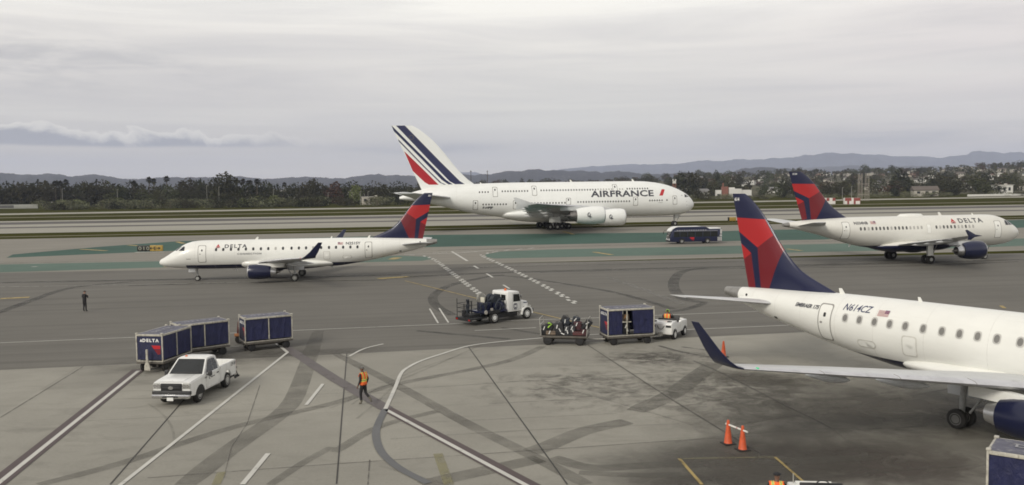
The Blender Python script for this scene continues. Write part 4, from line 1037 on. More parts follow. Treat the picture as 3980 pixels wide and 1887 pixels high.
    # antennas
    for (as_, az_, h_, c_) in sp['antennas']:
        z = fu.top(as_) if az_ > 0 else fu.bot(as_); mb = MB()
        mb.prism([(-as_ + c_ * .5, z - az_ * .05), (-as_ - c_ * .5, z - az_ * .05), (-as_ - c_ * .75, z + az_ * h_), (-as_ - c_ * .25, z + az_ * h_)], -.03, .03); mb.build('antenna', WHITE, t)
    # landing gear
    for (gs, gy, ztop, wheels, r, w_, door) in sp['gear']:
        for sd_ in ((1, -1) if gy else (1,)):
            y = gy * sd_; mb = MB(); mb.cyl((-gs, y, r), (-gs + .05, y * .97, ztop), .11 * r / .42, .15 * r / .42, 12); mb.cyl((-gs + .35 * r / .42, y, r * 1.6), (-gs + 1.1 * r / .42, y * .9, ztop), .05 * r / .42, None, 8)
            ss = sorted(set(q[0] for q in wheels)); yy = max(abs(q[1]) for q in wheels)
            for q in ss: mb.cyl((-gs - q, y - yy, r), (-gs - q, y + yy, r), .08 * r / .42, None, 8)
            if len(ss) > 1: mb.box((-gs - (ss[0] + ss[-1]) / 2, y, r), (ss[-1] - ss[0], .4, .35))
            g = mb.build('landing_gear', GEARGREY, t)
            for (ws, wy) in wheels:
                mb = MB(); mb.wheel((-gs - ws, y + wy, r), r, w_); mb.hub((-gs - ws, y + wy, r), r, w_, m=1); mb.build('wheel', [TYRE, sp.get('hub', HUB)], g)
            if door:
                mb = MB(); mb.box((-gs + door[0], y + sd_ * door[1], door[4]), (door[2], .05, door[3]), bev=.02); mb.build('gear_door', sp.get('gdmat', sp['doormat']), g)
    return t, fu, fin_at, fo
def tri_widget(s0, z0, h, side):
    """the small red triangle emblem: two-tone triangle of four facets, drawn with 'forward' to the nose"""
    A = [[(0, .36), (.5, 1), (1, .36), (.5, .58)], [(0, .30), (.49, .50), (.12, .0)], [(1, .30), (.51, .50), (.88, .0)], ]
    A = [[(-.1, 0), (.5, .36), (.5, .95)], [(1.1, 0), (.5, .36), (.5, .95)], [(-.02, -.06), (1.02, -.06), (.5, .24)]]
    w_ = h * 1.08
    return [[(s0 + (u - .5) * w_, z0 + v * h) for u, v in p] for p in A]
def flag(s0, z0, w_, h_, side):
    """flag: stripes and a blue canton towards the nose"""
    st = [[(s0 - w_ / 2, z0 + h_ * k / 7), (s0 + w_ / 2, z0 + h_ * k / 7), (s0 + w_ / 2, z0 + h_ * (k + .5) / 7), (s0 - w_ / 2, z0 + h_ * (k + .5) / 7)] for k in range(7)]
    return st, [[(s0 - w_ / 2, z0 + h_ * .48), (s0 - w_ * .1, z0 + h_ * .48), (s0 - w_ * .1, z0 + h_), (s0 - w_ / 2, z0 + h_)]]

# ---- regional jets (same type, two of them)
E_ST = [(0, 2.19, 2.19, 0.0), (.05, 2.36, 2.03, .17), (.16, 2.50, 1.93, .33), (.6, 2.76, 1.74, .66), (.85, 2.92, 1.68, .80), (1.74, 3.50, 1.56, 1.14), (2.63, 4.08, 1.48, 1.36), (3.2, 4.36, 1.44, 1.45), (4.0, 4.57, 1.40, 1.49), (5, 4.64, 1.37, 1.505), (7, 4.66, 1.36, 1.505), (14, 4.66, 1.36, 1.505), (19.5, 4.66, 1.38, 1.505),
        (22.5, 4.64, 1.74, 1.47), (24.5, 4.61, 2.10, 1.33), (26.2, 4.56, 2.46, 1.12), (28.9, 4.45, 3.02, .70), (30.3, 4.37, 3.44, .45), (31.68, 4.29, 3.80, .25)]
EW = [(1.0, 10.9, 5.6, 2.0, .125), (1.5, 11.2, 5.3, 2.04, .125), (4.3, 12.75, 3.75, 2.42, .12), (8.5, 15.1, 2.6, 2.88, .11), (13.5, 17.8, 1.4, 3.38, .10)]
EWL = [(13.5, 17.8, 1.4, 3.38, .10), (13.66, 17.95, 1.25, 3.44, .10, .4), (13.8, 18.22, 1.05, 3.64, .09, .9), (13.89, 18.65, .86, 4.0, .08, 1.15), (14.12, 19.55, .42, 4.98, .07, 1.25)]
def e_windows(side):
    L = [(574, 1), (632, 1), (694, 1), (755, 1), (815, 1), (875, 1), (937, 1), (997, 1), (1057, 2 if side > 0 else 0), (1117, 1), (1187, 1), (1247, 1), (1306, 1), (1365, 2 if side > 0 else 0), (1430, 1), (1495, 1), (1553, 1), (1612, 1), (1672, 1), (1731, 1)]
    return [((x - 88) / 73.0, 3.64, k if k != 1 else 0) for x, k in L]
def e175(name, lab, pos, hdg, scale, reg, fleet, extra, framed):
    small = [[(3.35, 2.60), (3.85, 2.60), (3.85, 2.66), (3.35, 2.66)]]
    fl, fc = flag(20.55, 3.93, .58, .27, 1)
    wd = tri_widget(6.86, 3.83, .42, 1)
    fin_m = MATS.get('widget_fin_livery') or region_paint('widget_fin_livery', NV, [(cx_(fE, p), c) for p, c in FIN_PAT])
    body = MATS.get('regional_jet_body') or belly_paint('regional_jet_body', 1.9, x0=3.2)
    sp = dict(name=name, st=E_ST, len=31.68, tail_s=30.45, body=body, doormat=WHITE, fairmat=MATS.get('regional_jet_fairing') or belly_paint('regional_jet_fairing', 1.42), fairing=[(8.9, 2.3, 2.2, .1), (9.4, 2.45, 1.5, 1.2), (10.5, 2.55, 1.25, 1.62), (13, 2.5, 1.12, 1.75), (16, 2.45, 1.14, 1.72), (18.2, 2.35, 1.3, 1.52), (19.6, 2.1, 1.5, 1.1), (20.2, 1.9, 1.7, .3)],
              wing=EW, winglet=EWL, wingletmat=NAVY, stab=[(.3, 27.2, 3.3, 3.72, .1), (.6, 27.4, 3.1, 3.74, .1), (4.95, 29.85, 1.35, 4.22, .09)], flaptracks=[(5.9, 15.2, 17.6, 2.2, .2), (9.2, 16.4, 18.5, 2.65, .18)],
              engines=[(4.3, 1.30, 10.7, .80, 2.5)], cowl=NAVY, pylz=lambda y: 2.3, pyls=lambda y: 12.75, pylmat=WHITE,
              fin=dict(le=[(4.2, 23.2), (4.66, 24.2), (5.6, 26.3), (5.95, 26.75), (9.66, 30.16), (9.78, 30.4)], te=[(4.36, 30.02), (9.73, 31.27)], z=(4.2, 9.74), tk=.10, maxc=4.2, mat=fin_m), fintext=(fleet, 30.9, 9.33, .26),
              doors=[(5.1, 3.17, .84, 1.86, 'door'), (23.75, 3.26, .78, 1.80, 'door'), (21.3, 2.52, 1.0, .34, 'hatch'), (19.0, 2.75, .7, .9, 'hatch')], windows=e_windows, win=(.25, .34), shades=0, frames=framed, framemat=mat('window_surround_grey', (.5, .49, .46), .4), winmat=mat('grey_cabin_glass', (.20, .195, .18), .25) if framed else WINGLASS,
              cockpit=[[(2.42, 3.56), (2.9, 4.02), (3.14, 4.0), (3.12, 3.56)], [(1.78, 3.545), (2.43, 4.0), (2.72, 4.0), (2.2, 3.54)]],
              text=[('DELTA', 8.80, 3.80, .54, .012, (1.28, 1.28), DKTEXT, 0, 'airline_lettering'), ('CONNECTION', 10.35, 3.02, .27, .006, (1.35, 1.2), DKTEXT, 0, 'subtitle_lettering')] + extra(reg),
              decals=[([wd[0], wd[1]], RED, 'airline_emblem'), ([wd[2]], DKRED, 'airline_emblem_dark_facet'), (fl, FLAGRED, 'flag_stripe'), (fc, FLAGBLUE, 'flag_canton'), (small, SEAM, 'small_marking'), ([rrect(29.7, 4.02, .16, .13, .05), rrect(27.4, 3.02, .26, .12, .05)], BLACK, 'vent_port')],  # lower emblem facet is dark red in the print itself
              antennas=[(10.9, 1, .28, .35), (23.7, 1, .26, .3), (19.4, 1, .2, .2), (8.4, -1, .2, .3), (19.4, -1, .3, .35)],
              gear=[(15.6, 2.97, 1.9, [(0, -.32), (0, .32)], .42, .27, (-.1, -.55, 1.7, .8, 1.6)), (4.2, 0, 1.5, [(0, -.17), (0, .17)], .30, .16, (.55, .32, .75, .42, 1.25))], slats=(5.6, 8.2, 10.8), joints=(4.3, 6.4, 8.7, 12.2, 15.4, 18.3, 20.9, 23.1, 25.4, 27.3, 29.2), stabfair=((27.0, .62, 3.72), (30.3, .42, 3.80), .24), gdmat=WINGGREY, hub=mat('shaded_wheel_hub', (.12, .12, .115), .5) if framed else HUB)  # framed jet: shade on the wheel hubs is put into a darker hub colour
    t, fu, fa, fo = aircraft(sp, lab, pos, hdg, scale)
    mb = MB()   # red / green tip lights
    for sd_, m_ in ((1, mat('red_navigation_light', (.8, .05, .04), .2)), (-1, mat('green_navigation_light', (.1, .75, .35), .2))):
        mb = MB(); mb.box((-17.62, sd_ * 13.0, 3.38), (.12, .09, .07), bev=.02); mb.build('navigation_light', m_, t)
    return t
e175('regional_jet', 'white regional jet taxiing with its nose to the left, navy engine and red tail', (-39.44, 97.07), 3.24418, .9772, 'N251SY', '251',
     lambda r: [(r, 22.0, 3.93, .40, .008, (1.0, 1.25), DKTEXT, 0, 'registration_lettering')], False)
tR = e175('regional_jet', 'nearest white regional jet parked at the right, its tall red tail fin in the foreground', (28.79, 23.65), -1.00966, .9756, 'N614CZ', '614',
     lambda r: [(r, 22.0, 4.0, .42, .004, (1.0, 1.0), BLUEGREY, .25, 'registration_lettering'), ('EMBRAER 175', 25.0, 3.86, (.26), .008, (.95, 1.05), DKTEXT, .3, 'type_lettering')], True)

# ---- narrow-body
N_ST = [(0, 3.35, 3.35, 0), (.05, 3.58, 3.14, .22), (.15, 3.75, 2.98, .42), (.6, 4.2, 2.62, .86), (1.2, 4.62, 2.32, 1.22), (2.0, 5.08, 2.06, 1.52), (2.8, 5.46, 1.92, 1.74), (3.6, 5.72, 1.83, 1.87), (4.6, 5.87, 1.78, 1.945), (6, 5.9, 1.76, 1.975), (13, 5.9, 1.76, 1.975), (20, 5.9, 1.77, 1.975), (23, 5.9, 2.1, 1.93), (26, 5.86, 2.85, 1.70), (29, 5.74, 3.75, 1.26), (31.5, 5.58, 4.38, .82), (33, 5.42, 4.74, .48), (33.84, 5.28, 4.88, .30)]
def fin_map(src, dst):
    """carry the fin pattern from the regional jet's fin outline to another fin (bilinear)"""
    z0, z1, te0, te1, c0, c1 = src
    def f(s, z):
        v = (z - z0) / (z1 - z0); te = te0 + (te1 - te0) * v; ch = c0 + (c1 - c0) * v; u = (te - s) / ch
        Z0, Z1, T0, T1, C0, C1 = dst
        return (T0 + (T1 - T0) * v - u * (C0 + (C1 - C0) * v), Z0 + (Z1 - Z0) * v)
    return f
fm = fin_map((4.4, 9.73, 30.02, 31.27, 4.7, 1.1), (5.85, 11.76, 31.3, 33.1, 6.0, 1.75))
nar_fin = region_paint('narrow_body_fin_livery', NV, [([fm(*q) for q in cx_(fE, p)], c) for p, c in FIN_PAT])
c3 = lambda x: 33.3 - (x - 240) / 71.0
def n_windows(side):
    L = []
    s = 8.35; k = 0; rr = random.Random(4)
    for i in range(33):
        x = 8.2 + i * .533
        if abs(x - 14.6) < .7 or x > 24.6: continue
        L.append((x, 4.47, 2 if rr.random() < .28 else 0))
    return L
fl, fc = flag(22.3, 5.02, .75, .36, -1); wd = tri_widget(10.9, 4.92, .62, -1)
sp = dict(name='narrow_body_airliner', st=N_ST, len=33.84, tail_s=33.1, body=belly_paint('narrow_body_body', 2.25, (0.74, 0.73, 0.67), x0=9.5), doormat=WHITE, fairing=[(9.8, 2.7, 2.6, .1), (10.6, 2.9, 1.7, 1.6), (12.5, 3.0, 1.35, 2.1), (15, 3.0, 1.28, 2.2), (18.5, 2.95, 1.3, 2.15), (20.5, 2.6, 1.55, 1.7), (21.8, 2.3, 1.9, .5)],
          wing=[(1.5, 11.3, 6.6, 2.45, .13), (1.98, 11.6, 6.2, 2.5, .13), (6.4, 13.9, 3.95, 3.0, .12), (12, 16.9, 2.6, 3.72, .11), (16.8, 19.35, 1.55, 4.3, .10)], wingletmat=NAVY,
          fence=(16.85, [(19.1, 4.28), (20.0, 4.42), (21.05, 4.98), (21.25, 4.92), (20.85, 4.25), (20.95, 3.86), (20.6, 3.85), (20.1, 4.15)]),
          flaptracks=[(5.9, 16.6, 19.9, 2.72, .22), (8.4, 17.2, 20.1, 3.02, .2), (11.4, 18.4, 20.8, 3.42, .18)], flap=(2.0, 12.5, 17.2, 19.3, 1.9, 1.0, 2.35, 3.68),
          stab=[(.4, 28.2, 4.0, 4.95, .1), (.9, 28.5, 3.7, 5.0, .1), (6.2, 31.6, 1.7, 5.6, .09)],
          engines=[(5.75, 1.78, 10.0, 1.12, 3.0)], cowl=NAVY, nozzle=SILVER, pylz=lambda y: 2.95, pyls=lambda y: 13.7,
          fin=dict(le=[(5.4, 24.0), (5.95, 25.2), (6.6, 26.2), (7.3, 27.1), (11.7, 31.35), (11.8, 31.6)], te=[(5.7, 31.25), (11.76, 33.1)], z=(5.4, 11.76), tk=.095, maxc=5.4, mat=nar_fin), fintext=('3134', 32.3, 11.36, .3),
          doors=[(4.5, 4.0, .95, 2.15, 'door'), (26.1, 4.28, .95, 2.1, 'door'), (14.6, 4.3, .52, 1.1, 'hatch')], windows=n_windows, win=(.27, .42), shades=.2, winmat=mat('milky_cabin_glass', (.10, .10, .095), .2),
          cockpit=[[(1.82, 4.52), (2.35, 5.12), (2.6, 5.12), (2.55, 4.52)], [(2.6, 4.52), (2.66, 5.12), (3.05, 5.1), (3.2, 4.86), (3.2, 4.52)], [(1.45, 4.5), (2.0, 5.04), (2.25, 5.09), (1.75, 4.5)]],
          text=[('DELTA', 8.35, 4.95, .76, .018, (1.25, 1.33), DKTEXT, 0, 'airline_lettering'), ('N334NB', 24.0, 5.02, .46, .014, (1.0, 1.15), DKTEXT, 0, 'registration_lettering')],
          decals=[([wd[0], wd[1]], RED, 'airline_emblem'), ([wd[2]], DKRED, 'airline_emblem_dark_facet'), (fl, FLAGRED, 'flag_stripe'), (fc, FLAGBLUE, 'flag_canton'), ([rrect(25.4, 2.55, .34, .34, .16)], BLACK, 'outflow_valve')],  # same two-tone emblem, its dark red facet is printed colour
          antennas=[(11.6, 1, .42, .45), (6.8, 1, .2, .25), (24.5, -1, .3, .3)], slats=(7.5, 10.5, 13.5), joints=(3.9, 6.5, 10.2, 14, 18, 22, 25, 28, 31), gear=[(16.1, 3.8, 2.3, [(0, -.46), (0, .46)], .58, .4, (-.1, .62, .75, 1.4, 1.75)), (5.07, 0, 1.9, [(0, -.25), (0, .25)], .38, .22, (.5, .4, .9, .5, 1.45))])
t3, fu3, _, _ = aircraft(sp, 'white narrow-body airliner with navy belly and engines taxiing at the far right', (65.9, 113.42), .19261, .9801)
mb = MB(); mb.lathe((-14.0, 0, 5.8), (-18.0, 0, 5.8), [(0, .05), (.12, .36), (.5, .40), (.85, .36), (1, .05)], 16); mb.build('antenna_radome', WHITE, t3, sharp=60)

# ---- double-decker
cF = lambda x, y: cA(39.6 + .4543 * x, 39.6 + .4543 * y)
cA = lambda x, y: ((2421 - x) / 32.3, (848 - y) / 32.3)
A_ST = [(0, 5.2, 5.2, 0), (.12, 5.62, 4.8, .42), (.3, 5.95, 4.5, .75), (.65, 6.45, 4.08, 1.2), (1.9, 7.7, 3.3, 2.1), (2.5, 8.08, 3.08, 2.38), (3.75, 8.78, 2.85, 2.78), (5.3, 9.45, 2.68, 3.06), (6.85, 9.98, 2.6, 3.28), (9.9, 10.62, 2.57, 3.5), (13, 10.93, 2.57, 3.57), (17, 11.0, 2.57, 3.57), (30, 11.0, 2.57, 3.57), (42, 11.0, 2.57, 3.57), (45, 10.98, 2.72, 3.56), (50, 10.9, 3.25, 3.45), (56.4, 10.6, 4.4, 3.0), (61, 10.25, 5.6, 2.45), (65.7, 9.6, 6.65, 1.65), (69, 8.75, 7.15, .95), (71.0, 8.0, 7.4, .42)]
WH2 = belly_paint('double_decker_body', -5.0, (0.84, 0.85, 0.82))
cD = lambda x, y: (cA(x, y)[0] + (46 - .0145 * (x - 880)) / 32.3, cA(x, y)[1])
def a_windows(side):
    L = []
    for a, b, n, y in ((765, 828, 4, 562), (934, 1122, 10, 558), (1225, 1640, 21, 555), (1886, 2045, 9, 551)):
        L += [(*cD(a + (b - a) * i / (n - 1), y), 0) for i in range(n)]
    L += [(cD(1660 + 21 * i, 553)[0], cA(0, 553)[1], 2) for i in range(10) if abs(1660 + 21 * i - 1790) > 22]
    for a, b, n, y in ((789, 958, 9, 654), (1105, 1400, 14, 650), (1500, 1895, 20, 646), (2055, 2152, 6, 643), (2192, 2192, 1, 642)):
        L += [(*cD(a + (b - a) * i / max(1, n - 1), y), 0) for i in range(n)]
    return L
AF_B, AF_R = (0.022, 0.026, 0.085), (0.42, 0.02, 0.03)
air_fin = region_paint('striped_fin_livery', (0.84, 0.85, 0.82), [(cx_(cF, p), c) for p, c in (
    ([(150, 35), (292, 35), (870, 640), (720, 650)], AF_B), ([(720, 650), (870, 640), (1190, 965), (1020, 965)], AF_B), ([(1020, 965), (1190, 965), (1270, 1014), (1110, 1014)], AF_B),
    ([(88, 44), (650, 620), (590, 620), (126, 140)], AF_B), ([(590, 620), (650, 620), (960, 940), (890, 940)], AF_B), ([(890, 940), (960, 940), (1070, 1016), (1000, 1016)], AF_B),
    ([(190, 266), (633, 735), (608, 735), (205, 310)], AF_B), ([(608, 735), (633, 735), (884, 985), (856, 985)], AF_B), ([(856, 985), (884, 985), (960, 1018), (926, 1018)], AF_B),
    ([(280, 450), (560, 735), (845, 1018), (680, 1018), (610, 975), (420, 790)], AF_R))])
dwn = lambda x, y, h=72, w_=36: (*cD(x, y), w_ / 32.3, h / 32.3, 'door')
sp = dict(name='double_deck_airliner', k=2.0, st=A_ST, kc=.44, len=71.0, tail_s=69.6, body=WH2, tailmat=WH2, doormat=WH2, fairmat=WH2, fairing=[(22, 4.2, 4.1, .3), (23.5, 5.0, 2.6, 2.8), (26, 5.4, 1.9, 3.7), (31, 5.4, 1.55, 3.95), (38, 5.3, 1.55, 3.95), (43, 5.0, 1.9, 3.7), (46, 4.6, 2.5, 3.0), (48.5, 4.0, 3.2, .5)],
          wing=[(3.0, 20.8, 18.2, 3.9, .14), (3.6, 21.4, 17.5, 4.0, .14), (9, 25.6, 13.6, 4.55, .13), (14.9, 30.0, 10.2, 5.2, .115), (25.7, 37.2, 7.3, 5.9, .10), (33, 42.0, 5.6, 6.3, .09), (39.2, 46.2, 4.0, 6.7, .085)], wingletmat=WINGGREY,
          fence=(39.3, [(46.6, 6.65), (48.2, 7.25), (50.2, 7.95), (50.7, 7.9), (50.1, 6.7), (50.3, 5.6), (49.7, 5.62), (47.8, 6.4)]),
          flaptracks=[(7.5, 36, 43.5, 3.4, .5), (12.5, 37.5, 44, 4.1, .48), (18.5, 39, 45.5, 4.9, .45), (24, 41, 47, 5.5, .42), (29.5, 43.5, 48.5, 6.1, .36)], flap=(4.2, 30, 38.2, 45.2, 3.6, 2.0, 3.5, 6.2), trackmat=WINGGREY,
          stab=[(1.0, 58.2, 9.8, 7.5, .1), (1.8, 58.8, 9.2, 7.6, .1), (15.1, 68.3, 3.8, 8.9, .09)],
          engines=[(14.9, 3.05, 21.8, 1.82, 6.0), (25.7, 3.9, 29.4, 1.82, 6.0)], cowl=WH2, nozzle=DKMETAL, pylz=lambda y: 5.1 if y < 20 else 5.85, pyls=lambda y: 29.8 if y < 20 else 37.0,
          fin=dict(le=[(9.2, 52.0), (10.9, 53.8), (11.6, 54.8), (12.6, 55.9), (24.1, 67.2), (24.35, 67.8)], te=[(9.4, 65.8), (24.3, 72.5)], z=(9.2, 24.33), tk=.09, maxc=11, mat=air_fin),
          doors=[dwn(880, 562), dwn(1174, 557), dwn(1792, 549, 64), dwn(733, 658, 70), dwn(1028, 660, 64), dwn(1427, 640, 50), dwn(1944, 647, 66), dwn(2258, 643, 66)],
          windows=a_windows, win=(.30, .40), shades=0, winmat=mat('far_cabin_glass', (.05, .05, .052), .2),
          cockpit=[cx_(cA, p) for p in ([(2326, 601), (2336, 600), (2350, 622), (2321, 622)], [(2340, 599), (2350, 606), (2366, 621), (2354, 622)])],
          text=[('AIRFRANCE', 18.8, 7.40, 1.98, .06, (1.04, 1.42), DKTEXT, 0, 'airline_lettering'), ('F-HPJF', 50.9, 5.05, .66, .03, (1.0, 1.3), DKTEXT, 0, 'registration_lettering')],
          decals=[([cx_(cD, [(2131, 607), (2160, 607), (2184, 559), (2158, 559)])], RED, 'airline_emblem'), ([rrect(cA(2112, 661)[0], cA(0, 661)[1], 1.1, .09, .03)], SEAM, 'small_marking'), ([rrect(cA(2297, 608)[0], cA(0, 608)[1], .5, .22, .1)], mat('pale_crest', (.5, .5, .5), .5), 'crest'), ([rrect(cA(2336, 655)[0], cA(0, 655)[1], .16, .16, .06), rrect(cA(2336, 683)[0], cA(0, 683)[1], .16, .16, .06)], SEAM, 'sensor_port')],
          antennas=[(30.4, 1, .5, .6), (15.2, 1, .5, .6), (52, 1, .3, .4), (46, -1, .4, .5), (15.5, -1, .35, .5)],
          slats=(11, 18, 22, 30, 35), joints=(6, 12, 20, 30, 40, 50, 58, 66), gear=[(36.2, 6.2, 3.5, [(-.85, -.68), (-.85, .68), (.85, -.68), (.85, .68)], .70, .5, (.2, .9, 2.6, 1.3, 2.4)), (33.6, 2.7, 2.6, [(-1.7, -.76), (-1.7, .76), (0, -.76), (0, .76), (1.7, -.76), (1.7, .76)], .70, .5, None), (4.95, 0, 3.0, [(0, -.5), (0, .5)], .63, .42, (.9, .7, 1.3, 1.2, 2.5))])
t8, fu8, fa8, fo8 = aircraft(sp, 'huge white double-deck airliner with blue and red striped tail crossing behind', (45.2, 216.34), .15708, 1.02)
# ring of stars on the fin
for side in (1, -1):
    st = []
    s_, z_ = cA(225, 150)
    for k in range(12):
        a = 2 * pi * k / 12; st.append(rrect(s_ + .5 * cos(a), z_ + .5 * sin(a), .1, .1, .04, 1))
    lay(polys2d(st), lambda u, v: fa8(u, v, side, .02), 'star_ring', mat('star_yellow', (.5, .42, .15), .5), fo8)
# sea-horse emblem on each engine cowl: plain dark curl
for en in [o for o in t8.children if o.name.split('.')[0] == 'engine']:
    ys = sum(v.co.y for v in en.data.vertices) / len(en.data.vertices); zs = sum(v.co.z for v in en.data.vertices) / len(en.data.vertices); xs = sum(v.co.x for v in en.data.vertices) / len(en.data.vertices)
    for sd_ in (1, -1):
        mb = MB(); pts = []
        for k in range(15):
            a = k / 14 * 5.0; r = .52 * (1 - k / 20); pts.append((xs - .1 + r * cos(a + 1.2) * .7, ys + sd_ * 1.90, zs + .12 + r * sin(a + 1.2)))
        mb.tube(pts, .075, 5); mb.tube([(xs - .35, ys + sd_ * 1.90, zs - .1), (xs + .45, ys + sd_ * 1.90, zs - .25)], .07, 5); mb.tube([(xs + .2, ys + sd_ * 1.90, zs + .4), (xs + .1, ys + sd_ * 1.90, zs - .45)], .07, 5)
        mb.build('cowl_emblem', mat('emblem_grey', (.09, .095, .11), .5), en)
# ------------------------------------------------------------------ ramp vehicles
VGLASS = glass('vehicle_glass', (0.022, 0.024, 0.024), 0.08)
DKNAVY = mat('navy_vehicle_paint', (0.012, 0.016, 0.05), 0.35, var=0.15, scale=1.5, coat=0.2)
CHASSIS = mat('black_chassis_paint', (0.014, 0.014, 0.015), 0.55, var=0.4, scale=4)
AMBER = mat('orange_beacon_lens', (0.75, 0.16, 0.03), 0.25)
LAMPRED = mat('red_lamp_lens', (0.35, 0.015, 0.012), 0.25)
CLEAR = mat('headlamp_lens', (0.42, 0.42, 0.39), 0.12, var=0.2, scale=9)
DKPLAST = mat('dark_bumper_plastic', (0.035, 0.035, 0.036), 0.5, var=0.2)
WTEXT = mat('white_lettering', (0.75, 0.75, 0.72), 0.5)
LOGOGREY = mat('faded_grey_lettering', (0.10, 0.10, 0.10), 0.6)
def fabric(name, c):
    m, nt, b, co = newmat(name)
    n = noise(nt, mapping(nt, co, (2.0, 2.0, 0.7)), 1.6, 5, 0.6, 0.8)
    nt.links.new(ramp(nt, noise(nt, co, 3.0, 5, .65), [(0.3, tuple(x * .75 for x in c)), (0.7, tuple(x * 1.3 for x in c))]), b.inputs['Base Color'])
    b.inputs['Roughness'].default_value = 0.55
    bn = nd(nt, 'ShaderNodeBump', inp={'Strength': 0.8, 'Distance': 0.12}); nt.links.new(n, bn.inputs['Height']); nt.links.new(bn.outputs[0], b.inputs['Normal'])
    return m
CURTAIN = fabric('navy_vinyl_curtain', (0.012, 0.015, 0.060))
CURTDARK = fabric('worn_navy_vinyl_panel', (0.016, 0.019, 0.058))
DKSTEEL = mat('grimy_dark_steel', (0.11, 0.10, 0.085), 0.6, 0.2, var=.3, scale=5)
ROOFTEXT = mat('worn_roof_lettering', (.30, .30, .31), .6, var=.3, scale=8)
ROOFCAN = mat('faded_navy_roof_canvas', (0.085, 0.085, 0.12), 0.6, var=0.25, scale=2.5, dirt=((0.36, 0.35, 0.32), 0.7))
def flat_text(tx, size, bold, m, parent, xf, name, sx=1.0, space=1.15):
    b_ = text2d(tx, size, bold, 0, space); wd = bmwidth(b_)
    return lay(b_, lambda u, v: xf @ Vector(((u - wd / 2) * sx, v, 0)), name, m, parent)
def plane_xf(origin, xdir, ydir):
    x, y = Vector(xdir).normalized(), Vector(ydir).normalized(); z = x.cross(y)
    return Matrix.Translation(origin) @ Matrix((x, y, z)).transposed().to_4x4()
def add_wheel(t, x, y, r, w_, s, hubm=HUB, parent=None):
    mb = MB(); mb.wheel((x, y, r), r, w_); wo = mb.build('wheel', TYRE, parent or t)
    mb = MB(); mb.hub((x, y, r), r, w_); mb.build('hub', hubm, wo)
def heading(p_back, p_front):
    d = p_front - p_back; return math.atan2(d.y, d.x)

